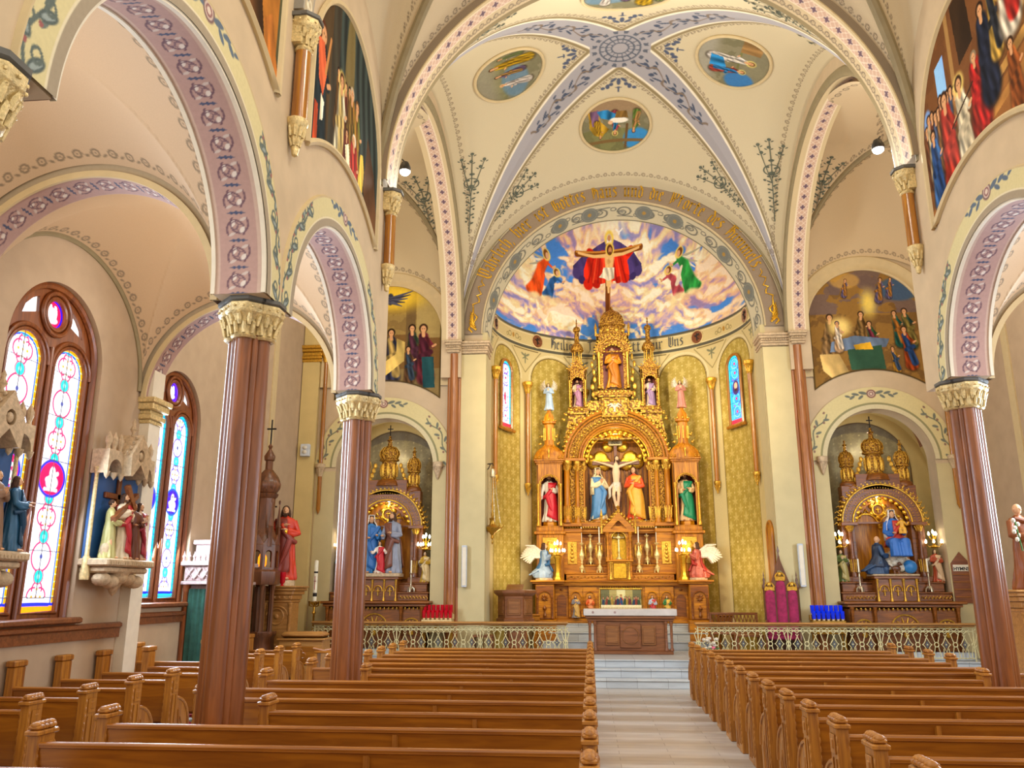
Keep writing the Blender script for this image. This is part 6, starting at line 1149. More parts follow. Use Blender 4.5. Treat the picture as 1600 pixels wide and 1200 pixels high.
# local: x across, y depth from the front, z above the top step (world z - 1.11)
m = MB(); m.bbox(-2.2, 2.2, .02, .62, 0, .12, .02); m.bbox(-1.36, 1.36, .06, .6, .12, .98, .01)
for s in (-1, 1):
    a, b = sorted((s * 1.72, s * 2.2)); m.bbox(a, b, -.32, .58, .1, 1.0, .015); m.bbox(a - .05, b + .05, -.37, .6, -.61, .1, .015); a, b = sorted((s * 1.36, s * 1.72)); m.bbox(a, b, .12, .6, .1, .98, .01)
part(m, 'antependium', 'altar_wood')
m = MB(); m.bbox(-2.28, 2.28, -.08, .66, .99, 1.03, .01); m.bbox(-2.33, 2.33, -.12, .66, 1.03, 1.08, .015); m.bbox(-2.24, 2.24, -.05, .62, .95, .99, .005)
for s in (-1, 1): m.bbox(*sorted((s * 1.46, s * 2.28)), -.38, -.06, .99, 1.03, .01); m.bbox(*sorted((s * 1.44, s * 2.33)), -.42, -.10, 1.03, 1.08, .012)
part(m, 'mensa', 'altar_wood')
for s in (-1, 1):
    for c in (s * .80, s * 1.17):
        m = MB(); niche_front(m, c - .18, c + .18, .16, .93, .13, .66, .03, .06); ccol(m, c - .16, .03, .16, .68, .017); ccol(m, c + .16, .03, .16, .68, .017); m.tube([(c + .135 * math.cos(t), .025, .66 + .135 * math.sin(t)) for t in np.linspace(0, PI, 14)], .014, 6); part(m, 'arched_niche', 'altar_wood')
    m = MB(); m.M = Matrix.Translation((0, -.30, 0)); c = s * 1.96; niche_front(m, c - .22, c + .22, .12, .93, .16, .64, -.05, -.02); ccol(m, c - .19, -.05, .12, .66, .02); ccol(m, c + .19, -.05, .12, .66, .02); m.tube([(c + .165 * math.cos(t), -.055, .64 + .165 * math.sin(t)) for t in np.linspace(0, PI, 14)], .016, 6)
    for k in range(8): a = k * PI / 4; m.tube([(c, -.045, .64), (c + .05 * math.cos(a), -.055, .64 + .05 * math.sin(a)), (c + .1 * math.cos(a), -.045, .64 + .1 * math.sin(a))], [.006, .02, .006], 6)
    m.lathe([(.02, .14), (.05, .2), (.015, .3), (.06, .38), (.0, .46)], 8, c, -.04); part(m, 'end_panel', 'dark_altar')
    m = MB(); c = s * 1.54; m.plate(archpoly(c, .6, .12, .18, 16), [], 'y', .10, .12); m.sph(c, .1, .84, .05, .02, .025, 8, 5); part(m, 'recess_panel', 'dark_altar')
# painted relief of a supper
U, V_ = np.meshgrid(np.linspace(-1, 1, 220), np.linspace(0, 1, 90)); x = U * .52; z = .34 + .50 * V_; C = base(x, '8f8a4c'); over(C, z > .66, 'a89a5c'); over(C, (abs(x) < .11) * (z > .62), 'd6d09a'); over(C, (abs(x) > .3) * (z > .6) * .8, '5a5c3c')
for k in range(13):
    q = -.46 + .077 * k; person_painted(C, x, z, q, .36 + .02 * (k % 2), .30, ('2c4a6a', 'a8402c', '3c5a38', 'c8a040', '7a2c30')[k % 5], None, '3a2414', lean=.1 * math.sin(k * 2))
person_painted(C, x, z, .0, .38, .34, 'c8302c', '2f5a90', '4a2c14', halo=True); over(C, (z < .46) & (z > .4), 'e8dcb0'); over(C, z < .4, 'cdbf8c'); over(C, (abs(((x * 14) % 1) - .5) < .12) * (z < .4) * .6, 'a8965a')
rel = surf('supper_relief', x, x * 0 + .04 - .02 * np.sin(U * 20) ** 2 * (V_ < .8), z, C, 'painted_relief', HA); rel['label'] = 'painted relief of a supper'
m = MB(); m.tube([(-.55, .03, .32), (.55, .03, .32), (.55, .03, .87), (-.55, .03, .87), (-.55, .03, .32)], .02, 6)
for k in range(18): m.lathe([(.0, 0), (.028, .03), (.0, .06)], 6, -.5 + k * .059, .03, .87)
part(m, 'relief_frame', 'gilt', rel)
# gradines, tabernacle
m = MB(); m.bbox(-1.42, 1.42, .34, .95, 1.08, 1.24, .01); m.bbox(-1.46, 1.46, .32, .95, 1.24, 1.28, .01); m.bbox(-1.36, 1.36, .62, .95, 1.28, 1.46, .01); m.bbox(-1.40, 1.40, .60, .95, 1.46, 1.50, .01); part(m, 'gradine', 'altar_wood')
m = MB()
for s in (-1, 1):
    for k in range(12): x = s * (.36 + k * .088); m.tube([(x, .335, 1.13 + .03 * (k % 2)), (x + s * .03, .32, 1.19 - .03 * (k % 2)), (x + s * .07, .335, 1.13 + .03 * ((k + 1) % 2))], [.007, .015, .007], 6)
part(m, 'gradine_trim', 'gilt')
tb = part(MB().bbox(-.32, .32, .2, .9, 1.08, 1.56, .015).bbox(-.36, .36, .17, .9, 1.56, 1.61, .01), 'tabernacle', 'altar_wood')
m = MB(); m.bbox(-.17, .17, .17, .2, 1.13, 1.52, .01); part(m, 'tabernacle_door', 'gold_leaf', tb); m = MB()
for s in (-1, 1): ccol(m, s * .24, .18, 1.1, 1.55, .03)
m.tube([(-.19, .16, 1.11), (.19, .16, 1.11), (.19, .16, 1.54), (-.19, .16, 1.54), (-.19, .16, 1.11)], .012, 6); part(m, 'door_frame', 'gilt', tb)
# exposition niche over the tabernacle
m = MB(); niche_front(m, -.36, .36, 1.61, 2.5, .2, 2.16, .36, .42); m.bbox(-.36, -.3, .36, .9, 1.61, 2.5); m.bbox(.3, .36, .36, .9, 1.61, 2.5); m.plate([(-.42, 2.34), (.42, 2.34), (.42, 2.42), (0, 2.86), (-.42, 2.42)], [[(-.22, 2.42), (.22, 2.42), (0, 2.66)]], 'y', .28, .36)
for s in (-1, 1): ccol(m, s * .3, .33, 1.61, 2.35, .035); ccol(m, s * .21, .35, 1.61, 2.2, .022)
ex = part(m, 'exposition_niche', 'altar_wood'); m = MB(); m.plate(archpoly(0, 2.16, .22, 1.61, 20), [], 'y', .62, .64); part(m, 'niche_lining', 'gold_leaf', ex)
m = MB(); crockets(m, [(s * (.42 - .42 * k / 6), .3, 2.44 + .42 * k / 6, s * .7, .7) for s in (-1, 1) for k in range(7)], .035, .03); m.lathe([(.0, 2.86), (.05, 2.9), (.02, 2.95), (.06, 3.0), (0, 3.06)], 8, 0, .3)
for s in (-1, 1): m.lathe([(.03, 2.3), (.03, 2.75), (.045, 2.77), (0, 2.98)], 8, s * .45, .31)
m.tube([(.2 * math.cos(t), .34, 2.16 + .2 * math.sin(t)) for t in np.linspace(0, PI, 14)], .02, 6); part(m, 'gable_trim', 'gilt', ex)
# altar cross on the tabernacle is separate
# retable body
m = MB(); m.bbox(-1.5, 1.5, .80, 1.2, 1.5, 2.32, .01)
for (e, z0, z1) in ((.0, 2.32, 2.36), (.04, 2.36, 2.42), (.02, 2.42, 2.46)): m.bbox(-1.5 - e, 1.5 + e, .6 - e, 1.2, z0, z1, .01)
m.bbox(-1.46, 1.46, .5, 1.2, 2.46, 2.62, .01)
for s in (-1, 1):
    a, b = sorted((s * 1.0, s * 1.5)); m.bbox(a, b, .37, .84, 1.26, 2.34, .01); m.bbox(a - .03, b + .03, .33, .84, 2.34, 2.44, .01); m.bbox(a - .02, b + .02, .35, .6, 2.50, 2.6, .01)
RB = part(m, 'retable_base', 'altar_wood')
for s in (-1, 1):
    m = MB(); m.bbox(*sorted((s * 1.12, s * 1.38)), .35, .38, 1.5, 2.1, .01)
    for k in range(5): m.sph(s * 1.25, .34, 1.6 + .1 * k, .06 - .006 * k, .02, .05, 8, 5)
    part(m, 'carved_panel', 'gilt', RB)
    for q in (-.45, -.6, -.75, -.9): m = MB(); m.sph(s * q, .79, 1.85, .035, .02, .2, 8, 6); part(m, 'pendant', 'gilt', RB)
m = MB(); m.box(-1.4, 1.4, .50, .53, 2.465, 2.50); [m.cbox(-1.36 + k * .07, .49, 2.47, .03, .04, .03) for k in range(40)]; part(m, 'dentil_molding', 'gilt', RB)
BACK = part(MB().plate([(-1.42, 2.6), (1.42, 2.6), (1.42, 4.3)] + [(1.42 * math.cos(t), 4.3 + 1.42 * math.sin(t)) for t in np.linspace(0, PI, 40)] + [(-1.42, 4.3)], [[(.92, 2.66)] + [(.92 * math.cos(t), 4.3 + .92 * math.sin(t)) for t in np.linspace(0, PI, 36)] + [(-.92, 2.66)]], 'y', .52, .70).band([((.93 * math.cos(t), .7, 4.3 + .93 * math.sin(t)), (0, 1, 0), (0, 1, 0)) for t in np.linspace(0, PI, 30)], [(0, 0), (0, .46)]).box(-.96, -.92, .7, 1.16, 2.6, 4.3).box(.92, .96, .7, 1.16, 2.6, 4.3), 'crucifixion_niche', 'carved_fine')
m = MB(); m.plate([(-.95, 2.6), (.95, 2.6), (.95, 4.3)] + [(.95 * math.cos(t), 4.3 + .95 * math.sin(t)) for t in np.linspace(0, PI, 30)] + [(-.95, 4.3)], [], 'y', 1.14, 1.2); part(m, 'back_board', 'altar_wood_z', BACK)
m = MB()
for k in range(15): m.bbox(-.9 + k * .125, -.86 + k * .125, 1.10, 1.14, 2.62, 4.2, .005)
part(m, 'lining_molding', 'dark_altar', BACK)
m = MB()      # gilded clouds behind the cross head
for (x, z, r) in ((0, 4.95, .2), (-.2, 4.8, .17), (.2, 4.8, .17), (-.12, 5.02, .14), (.12, 5.02, .14), (-.42, 4.45, .22), (.42, 4.45, .22), (-.62, 4.32, .17), (.62, 4.32, .17), (-.3, 4.3, .2), (.3, 4.3, .2), (-.72, 4.5, .1), (.72, 4.5, .1)): m.sph(x, 1.08, z, r, .05, r, 14, 8)
part(m, 'cloud_relief', 'gold_leaf', BACK)
m = MB(); 
for (r, w, d) in ((1.42, .05, .5), (1.32, .028, .48), (1.02, .028, .48), (.95, .04, .5)): m.tube([(r * math.cos(t), d, 4.3 + r * math.sin(t)) for t in np.linspace(0, PI, 44)], w, 8)
part(m, 'main_arch', 'altar_wood')
m = MB(); [m.tube([(r * math.cos(t), .49, 4.3 + r * math.sin(t)) for t in np.linspace(0, PI, 44)], .012, 5) for r in (1.47, 1.38, 1.17, 1.08)]; crockets(m, arc(0, 4.3, 1.46, .48, 34), .05, .0); crockets(m, arc(0, 4.3, 1.17, .49, 30), .035, 0); crockets(m, arc(0, 4.3, 1.38, .49, 60), .014, 0); crockets(m, arc(0, 4.3, 1.08, .49, 50), .014, 0)
part(m, 'arch_trim', 'gilt')
m = MB()
for (x, y, z, nx, nz) in arc(0, 4.3, .83, .60, 19, .0, PI): m.sph(x, y, z, .062, .03, .062, 8, 6); m.sph(x - nx * .05, y, z - nz * .05, .03, .02, .03, 6, 5)
m.tube([(.78 * math.cos(t), .62, 4.3 + .78 * math.sin(t)) for t in np.linspace(0, PI, 30)], .022, 6); m.tube([(.91 * math.cos(t), .56, 4.3 + .91 * math.sin(t)) for t in np.linspace(0, PI, 30)], .025, 6); part(m, 'cresting_trim', 'gold_leaf')
for s in (-1, 1):
    for (x, y, r) in ((1.36, .40, .085), (1.08, .46, .06), (.9, .58, .035)):
        m = MB(); m.lathe([(r * 1.5, 2.6), (r * 1.5, 2.66), (r * 1.2, 2.70), (r * 1.15, 3.05), (r * 1.2, 3.07), (r, 3.10), (r * .92, 4.0), (r * 1.1, 4.02)], 14, s * x, y, flute=0); c_ = part(m, 'altar_column', 'altar_wood_z')
        m = MB(); m.lathe([(r, 4.0), (r * 1.1, 4.06), (r * 1.7, 4.2), (r * 1.8, 4.22), (r * 1.8, 4.28)], 10, s * x, y); leaves(m, r, 4.04, 8, .12, .025, x=s * x, y=y); leaves(m, r * 1.1, 2.72, 7, .28, .022, 0, .01, x=s * x, y=y); leaves(m, r * 1.1, 2.78, 7, .26, .02, .4, .01, x=s * x, y=y); part(m, 'column_trim', 'gilt', c_)
    m = MB(); m.bbox(*sorted((s * .84, s * 1.5)), .34, .7, 4.28, 4.36, .01); part(m, 'impost', 'altar_wood')
    # side bays with niches
    c = s * 1.83; m = MB(); m.bbox(c - .36, c + .36, .12, .62, 1.08, 2.28, .01); m.bbox(c - .42, c + .42, .06, .62, 2.28, 2.36, .012); m.bbox(c - .36, c + .36, .12, .62, 2.36, 2.48, .01)
    niche_front(m, c - .34, c + .34, 2.48, 4.16, .23, 3.6, .12, .17); m.bbox(c - .34, c - .30, .12, .62, 2.48, 4.16); m.bbox(c + .30, c + .34, .12, .62, 2.48, 4.16); m.bbox(c - .34, c + .34, .3, .34, 2.48, 2.5)
    for (e, z0, z1) in ((0, 4.16, 4.2), (.03, 4.2, 4.25), (.06, 4.25, 4.30)): m.bbox(c - .36 - e, c + .36 + e, .12 - e, .6, z0, z1, .01)
    m.lathe([(.46, 4.3), (.45, 4.38), (.40, 4.5), (.31, 4.61), (.19, 4.69), (.16, 4.72), (.14, 4.76), (.14, 5.3), (.2, 5.34), (.2, 5.38), (.16, 5.42), (.13, 5.55), (.06, 5.66), (.05, 5.72)], 8, c, .36, a0=PI / 8, a1=PI / 8 + 2 * PI, sy=.72)
    sb = part(m, 'side_bay', 'altar_wood_z'); m = MB(); m.plate(archpoly(c, 3.6, .29, 2.48, 20), [], 'y', .56, .58); part(m, 'niche_lining', 'niche_red', sb)
    m = MB()
    for sg in (-1, 1): m.lathe([(.05, 2.5), (.05, 2.56), (.03, 2.6), (.026, 3.44), (.05, 3.56), (.055, 3.62)], 10, c + sg * .30, .08)
    for k in range(5): t = PI * (k + .5) / 5; m.tube([(c + .2 * math.cos(t) + .065 * math.cos(u_), .11, 3.6 + .2 * math.sin(t) + .065 * math.sin(u_)) for u_ in np.linspace(t - 1.5, t + 1.5, 7)], .012, 5)
    m.tube([(c + .27 * math.cos(t), .1, 3.6 + .27 * math.sin(t)) for t in np.linspace(0, PI, 18)], .018, 6)
    for k in range(9): m.lathe([(0, 0), (.03, .03), (.012, .06), (.02, .08), (0, .1)], 6, c - .36 + k * .09, .09, 4.3)
    m.lathe([(.012, 4.3), (.03, 4.36), (.01, 4.45), (.035, 4.52), (0, 4.6)], 6, c, .04); crockets(m, [(c + sg * .22, .3, 4.75 + .0 * sg, sg, .3) for sg in (-1, 1)] + [(c + sg * .18, .3, 4.95, sg, .5) for sg in (-1, 1)], .04)
    for k in range(8): a = k * PI / 4; m.cbox(c + .15 * math.cos(a), .36 + .11 * math.sin(a), 4.85, .02, .02, .35); m.sph(c + .19 * math.cos(a), .36 + .14 * math.sin(a), 5.42, .025, n=5, k=4)
    part(m, 'bay_trim', 'gilt', sb)
    m = MB(); m.bbox(c - .2, c + .2, .1, .16, 1.5, 2.2, .01); m.sph(c, .09, 1.9, .12, .03, .2, 8, 6); part(m, 'bay_panel', 'gilt', sb)
# attic: stepped gable with dove panel
m = MB(); m.plate([(-1.42, 4.9), (1.42, 4.9), (1.3, 5.5), (1.3, 5.62), (.75, 5.62), (.42, 5.85), (.42, 6.12), (-.42, 6.12), (-.42, 5.85), (-.75, 5.62), (-1.3, 5.62), (-1.3, 5.5)], [[(1.30 * math.cos(t), 4.3 + 1.30 * math.sin(t)) for t in np.linspace(.52, PI - .52, 24)]], 'y', .56, .95); m.bbox(-.46, .46, .42, .95, 6.08, 6.14, .01); m.bbox(-.36, .36, .44, .6, 5.5, 6.08, .015); m.bbox(-1.32, 1.32, .6, .95, 5.6, 5.68, .01)
for s in (-1, 1): m.bbox(*sorted((s * .72, s * 1.32)), .5, .95, 5.62, 5.72, .01); m.bbox(*sorted((s * .42, s * .76)), .5, .95, 5.72, 6.0, .01)
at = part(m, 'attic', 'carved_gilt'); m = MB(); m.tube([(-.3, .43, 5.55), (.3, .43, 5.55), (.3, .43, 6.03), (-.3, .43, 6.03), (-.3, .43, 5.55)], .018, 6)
for k in range(4): a = k * PI / 2 + PI / 4; m.tube([(.10 * math.cos(a) + .085 * math.cos(t), .43, 5.79 + .10 * math.sin(a) + .085 * math.sin(t)) for t in np.linspace(a - 1.9, a + 1.9, 10)], .012, 5)
crockets(m, [(s * x, .5, z, s * .6, .8) for s in (-1, 1) for x, z in ((.5, 6.05), (.62, 5.95), (.75, 5.85), (.9, 5.74), (1.05, 5.74), (1.2, 5.74), (1.34, 5.6), (1.4, 5.45))], .045, .02); crockets(m, [(s * (1.15 + .06 * k), .5, 5.35 - .13 * k, s, .4) for s in (-1, 1) for k in range(4)], .045, .02); part(m, 'attic_trim', 'gilt', at)
m = MB(); m.sph(0, .42, 5.78, .04, .03, .075, 10, 6); m.sph(0, .40, 5.87, .025, .025, .025, 8, 5)
for s in (-1, 1): m.tube([(s * .02, .42, 5.82), (s * .1, .42, 5.88), (s * .2, .42, 5.83)], [.03, .035, .008], 6); m.tube([(s * .02, .42, 5.8), (s * .09, .42, 5.82), (s * .15, .42, 5.77)], [.02, .025, .008], 6)
m.tube([(0, .42, 5.74), (0, .42, 5.65)], [.02, .045], 6); part(m, 'dove', 'wing_white', at)
# central tower
m = MB(); m.bbox(-.55, .55, .45, 1.0, 6.14, 6.26, .01); m.bbox(-.46, .46, .5, 1.0, 6.26, 6.34, .01); niche_front(m, -.46, .46, 6.3, 7.98, .29, 7.34, .5, .56); m.bbox(-.46, -.40, .5, 1.0, 6.3, 7.9); m.bbox(.40, .46, .5, 1.0, 6.3, 7.9); m.bbox(-.42, .42, .95, 1.0, 6.3, 7.9)
m.plate([(.50, 7.4)] + [(.50 * math.cos(t), 7.4 + .50 * math.sin(t)) for t in np.linspace(0, PI, 24)], [[(.36 * math.cos(t), 7.42 + .36 * math.sin(t)) for t in np.linspace(.05, PI - .05, 20)]], 'y', .44, .52)
m.lathe([(.46, 7.9), (.46, 8.0), (.34, 8.02), (.34, 8.22), (.42, 8.26), (.42, 8.30), (.36, 8.33), (.37, 8.42), (.33, 8.55), (.22, 8.68), (.08, 8.75), (.04, 8.8), (.05, 8.84), (0, 8.88)], 8, 0, .76, sy=.6, a0=PI / 8, a1=PI / 8 + 2 * PI)
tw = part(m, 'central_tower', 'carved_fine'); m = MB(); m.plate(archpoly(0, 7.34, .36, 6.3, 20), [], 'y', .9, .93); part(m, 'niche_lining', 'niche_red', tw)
m = MB()
for s in (-1, 1): ccol(m, s * .40, .44, 6.34, 7.38, .035); m.lathe([(.03, 7.9), (.03, 8.1), (.05, 8.12), (0, 8.32)], 6, s * .47, .5)
for k in range(11): t = PI * k / 10; m.sph(.3 * math.cos(t), .49, 7.34 + .3 * math.sin(t), .035, .02, .035, 6, 5)
crockets(m, arc(0, 7.42, .50, .46, 20), .03, .015)
for k in range(8): a = k * PI / 4 + PI / 8; m.tube([(.37 * math.cos(a) * (1 - q ** 2.2), .76 + .6 * .37 * math.sin(a) * (1 - q ** 2.2), 8.34 + .42 * q) for q in (0, .3, .6, .85, .97)], .014, 5); m.sph(.34 * math.cos(a), .76 + .6 * .34 * math.sin(a), 8.12, .06, .03, .07, 6, 5)
for k in range(9): x = -.44 + .11 * k; m.sph(x, .44, 6.24, .03, .02, .03, 6, 4)
for s in (-1, 1):
    for k in range(6): m.sph(s * (.56 + .04 * math.sin(k * 2)), .6, 6.2 + .22 * k, .07 - .006 * k, .04, .11, 7, 5)
part(m, 'tower_trim', 'gilt', tw)
for s in (-1, 1):     # side turrets with niche and open lantern
    c = s * 1.02; m = MB(); m.bbox(c - .28, c + .28, .52, 1.0, 5.7, 5.82, .01); niche_front(m, c - .25, c + .25, 5.82, 6.95, .16, 6.55, .52, .57); m.bbox(c - .25, c - .2, .52, .95, 5.82, 6.9); m.bbox(c + .2, c + .25, .52, .95, 5.82, 6.9); m.bbox(c - .25, c + .25, .9, .95, 5.82, 6.9); m.bbox(c - .28, c + .28, .48, .98, 6.92, 6.98, .01); m.plate([(c - .28, 6.9), (c + .28, 6.9), (c, 7.22)], [], 'y', .5, .56)
    m.lathe([(.2, 6.98), (.17, 7.02), (.12, 7.06)], 8, c, .72); m.lathe([(.15, 7.48), (.17, 7.5), (.19, 7.53), (.18, 7.62), (.13, 7.72), (.08, 7.76), (.07, 7.78), (.065, 8.1), (.1, 8.13), (.11, 8.18), (.08, 8.24), (.02, 8.28), (.015, 8.34), (.03, 8.37), (.012, 8.4), (.02, 8.46), (0, 8.52)], 12, c, .72)
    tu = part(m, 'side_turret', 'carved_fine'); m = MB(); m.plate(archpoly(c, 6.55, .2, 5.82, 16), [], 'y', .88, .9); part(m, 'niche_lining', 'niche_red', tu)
    m = MB()
    for k in range(6): a = k * PI / 3; m.lathe([(.016, 7.05), (.016, 7.5)], 6, c + .12 * math.cos(a), .72 + .12 * math.sin(a)); m.sph(c + .18 * math.cos(a), .72 + .18 * math.sin(a), 7.56, .02, n=5, k=4)
    for sg in (-1, 1): ccol(m, c + sg * .22, .48, 5.82, 6.6, .02)
    for k in range(7): t = PI * k / 6; m.sph(c + .165 * math.cos(t), .51, 6.55 + .165 * math.sin(t), .022, .015, .022, 6, 4)
    crockets(m, [(c + sg * (.28 - .28 * k / 4), .5, 6.95 + .28 * k / 4, sg * .7, .7) for sg in (-1, 1) for k in range(5)], .025, .015); m.sph(c, .72, 7.3, .04, .04, .12, 8, 6); part(m, 'turret_trim', 'gilt', tu)
# statues standing in and on the high altar (each its own thing)
X0, Y0, Z0 = -.12, 22.15, 1.11
def hs(x, y, z): return (X0 + x, Y0 + y, Z0 + z)
t = empty('crucifix', hs(0, .86, 2.66), 0, 'large crucifix with gilded scroll in the central niche of the high altar', 'crucifix')
m = MB(); m.bbox(-.05, .05, .06, .14, .2, 2.3, .01); m.bbox(-.66, .66, .06, .14, 1.58, 1.68, .01); m.build('cross', 'mahogany', t); m = MB(); m.lathe([(.3, 0), (.26, .1), (.16, .2), (.1, .26), (.0, .28)], 12, 0, .05, sy=.5); m.build('mount', 'gilt', t)
m = MB(); m.bbox(-.16, .16, .02, .05, 2.12, 2.28, .01); m.sph(-.17, .035, 2.2, .03, .02, .08, 8, 5); m.sph(.17, .035, 2.2, .03, .02, .08, 8, 5); m.build('scroll', 'pale_gilt', t); V, F = text_mesh('INRI', .13); m = MB(); m.add(np.stack([V[:, 0], .015 - V[:, 2], V[:, 1] + 2.16], -1), F); m.build('lettering', 'dark_iron', t, smooth=False)
m = MB(); B = [(0, 1.62, .05), (0, 1.5, .085), (0, 1.36, .115), (0, 1.2, .095), (0, 1.08, .085), (0, .98, .1)]; m.lathe([(r, z) for _, z, r in B[::-1]], 16, 0, -.01, sy=.62)
for s in (-1, 1):
    m.tube([(s * .08, 0, 1.52), (s * .3, .02, 1.60), (s * .56, .05, 1.68)], [.045, .034, .022], 10); hand(m, (s * .56, .05, 1.68), (s, 0, .1), 1.3); m.tube([(s * .05, -.01, 1.02), (s * .07 - .02, -.09, .72), (s * .03, -.01, .42)], [.06, .05, .032], 10); m.sph(s * .025, -.04, .38, .025, .05, .05, 8, 6)
m.tube([(0, 0, 1.6), (.02, -.02, 1.7)], [.035, .032], 10); m.sph(.03, -.03, 1.74, .055, .06, .075, 14, 10); m.tube([(.03, -.085, 1.75), (.03, -.1, 1.73)], [.008, .01], 6); o = m.build('body', 'pale_skin', t); md = o.modifiers.new('weld', 'REMESH'); md.mode = 'VOXEL'; md.voxel_size = .011; md.use_smooth_shade = True
m = MB(); m.sph(.03, -.005, 1.765, .062, .06, .075, 12, 8)
for k in range(6): m.tube([(-.03 + .025 * k, 0, 1.74), (-.035 + .028 * k, -.01, 1.62)], [.016, .006], 6)
m.tube([(.03, -.08, 1.69), (.03, -.075, 1.64)], [.025, .006], 6); m.build('hair', 'hair_brown', t)
m = MB(); m.lathe([(.115, .82), (.12, .9), (.105, 1.04), (.098, 1.08)], 20, 0, -.01, sy=.75, flute=.09, nf=8); m.tube([(-.1, -.04, 1.02), (-.2, -.05, .9), (-.19, -.05, .7), (-.23, -.04, .62)], [.03, .045, .04, .015], 8); m.build('loincloth', 'wing_white', t)
mary = statue('mary_statue', hs(-.5, .72, 2.62), 1.42, 'veiled woman statue in blue mantle, left of the large crucifix', 'statue', .5, robe='e8d8a8', mantle='4f86b8', veil='f0dca8', arms='pray', hair='hair_brown', cape_side=-1, plinth=(.24, .08, 'altar_wood'))
john = statue('mourner_statue', hs(.5, .72, 2.62), 1.46, 'youth statue in orange robe and gold mantle, right of the large crucifix', 'statue', -.4, robe='e2501c', mantle='e8a838', arms='chest', plinth=(.24, .08, 'altar_wood'), mseed=2)
statue('saint_statue', hs(-1.83, .36, 2.5), 1.3, 'bearded saint statue in red robe in the left altar niche', 'statue', .1, group=None, robe='dcd8cc', mantle='c81f30', arms='down', beard=True, plinth=(.2, .12, 'altar_wood'), mseed=1)
statue('saint_statue', hs(1.83, .36, 2.5), 1.3, 'bearded saint statue in green mantle in the right altar niche', 'statue', -.1, robe='e8c490', mantle='1c8a60', arms='book', beard=True, plinth=(.2, .12, 'altar_wood'), mseed=3)
statue('saint_statue', hs(0, .74, 6.34), 1.22, 'tall saint statue in orange robe in the topmost niche of the high altar', 'statue', 0, robe='e09020', mantle='b8701c', arms='chest', hair='hair_grey', beard=True, bald=True, plinth=(.2, .06, 'dark_iron'), mseed=4)
statue('saint_statue', hs(-1.02, .74, 5.82), .86, 'small pale statue in the upper left turret niche', 'statue', 0, robe='e6c8a0', mantle='b07a98', arms='book', beard=True, mseed=5)
statue('saint_statue', hs(1.02, .74, 5.82), .86, 'small pale statue in the upper right turret niche', 'statue', 0, robe='ecd0b0', mantle='a88ab0', arms='staff', beard=True, mseed=6)
statue('angel_statue', hs(-1.83, .36, 5.72), .78, 'silvery blue angel with raised wings on the left roof of the high altar', 'angel', 0, robe='a8c0d8', arms='pray', wings=(.42, 1.35), skin='pale_skin')
statue('angel_statue', hs(1.83, .36, 5.72), .78, 'pinkish angel with raised wings on the right roof of the high altar', 'angel', 0, robe='c08070', arms='pray', wings=(.42, 1.35), skin='pale_skin')
statue('kneeling_angel', hs(-1.98, -.12, 1.08), 1.18, 'kneeling winged angel in blue at the left end of the altar', 'angel', PI / 2, pose='kneel', robe='8aa0b8', mantle='2f5f8c', arms='pray', wings=(.48, .35), plinth=(.24, .06, 'stone_pale'))
statue('kneeling_angel', hs(1.98, -.12, 1.08), 1.18, 'kneeling winged angel in red at the right end of the altar', 'angel', -PI / 2, pose='kneel', robe='b85a48', mantle='a02820', arms='pray', wings=(.48, .35), plinth=(.24, .06, 'stone_pale'), cape_side=-1)
for c, w in ((-1.17, 'bowed robed figure in the first small niche of the altar front, counted from the left'), (-.80, 'orange robed figure in the second small niche of the altar front'), (.80, 'blue and red robed figure in the third small niche of the altar front'), (1.17, 'gold and green robed figure in the fourth small niche of the altar front')):
    k = [-1.17, -.80, .80, 1.17].index(c); statue('niche_figure', hs(c, -.06, .14), .56, w, 'statue', 0, robe=('8a8a90', 'd05a1c', 'b8c0d0', '3a7a3c')[k], mantle=('c8a050', 'e08a4c', 'b82c2c', 'd8b040')[k], arms=('pray', 'hold', 'chest', 'book')[k], beard=k < 2, mseed=k)
for k, (x, y, z) in enumerate(((-1.0, .46, 1.28), (-.52, .46, 1.28), (-.76, .74, 1.5), (.52, .46, 1.28), (1.0, .46, 1.28), (.76, .74, 1.5))):
    candlestick(hs(x, y - .06, z), 1., 'tall gilt candlestick, %s' % ('outer one left of the tabernacle', 'one beside the tabernacle on its left', 'raised one left of the tabernacle', 'one beside the tabernacle on its right', 'outer one right of the tabernacle', 'raised one right of the tabernacle')[k], 'candlesticks on the high altar')
t = empty('altar_cross', hs(0, .5, 1.61), 0, 'small shining cross standing on the tabernacle', 'cross'); m = MB(); m.lathe([(.09, 0), (.08, .05), (.03, .1), (.02, .2), (.035, .24), (.015, .3)], 10); m.tube([(0, 0, .25), (0, 0, .78)], .022, 8); m.tube([(-.13, 0, .6), (.13, 0, .6)], .022, 8); m.sph(0, -.01, .6, .06, .02, .06, 10, 6); m.sph(-.14, 0, .6, .03); m.sph(.14, 0, .6, .03); m.sph(0, 0, .8, .03); m.build('cross', 'pale_gold', t)
candelabrum(hs(-1.62, -.16, 1.08), 'gilt candelabrum with lit bulbs beside the blue kneeling angel'); candelabrum(hs(1.62, -.16, 1.08), 'gilt candelabrum with lit bulbs beside the red kneeling angel')

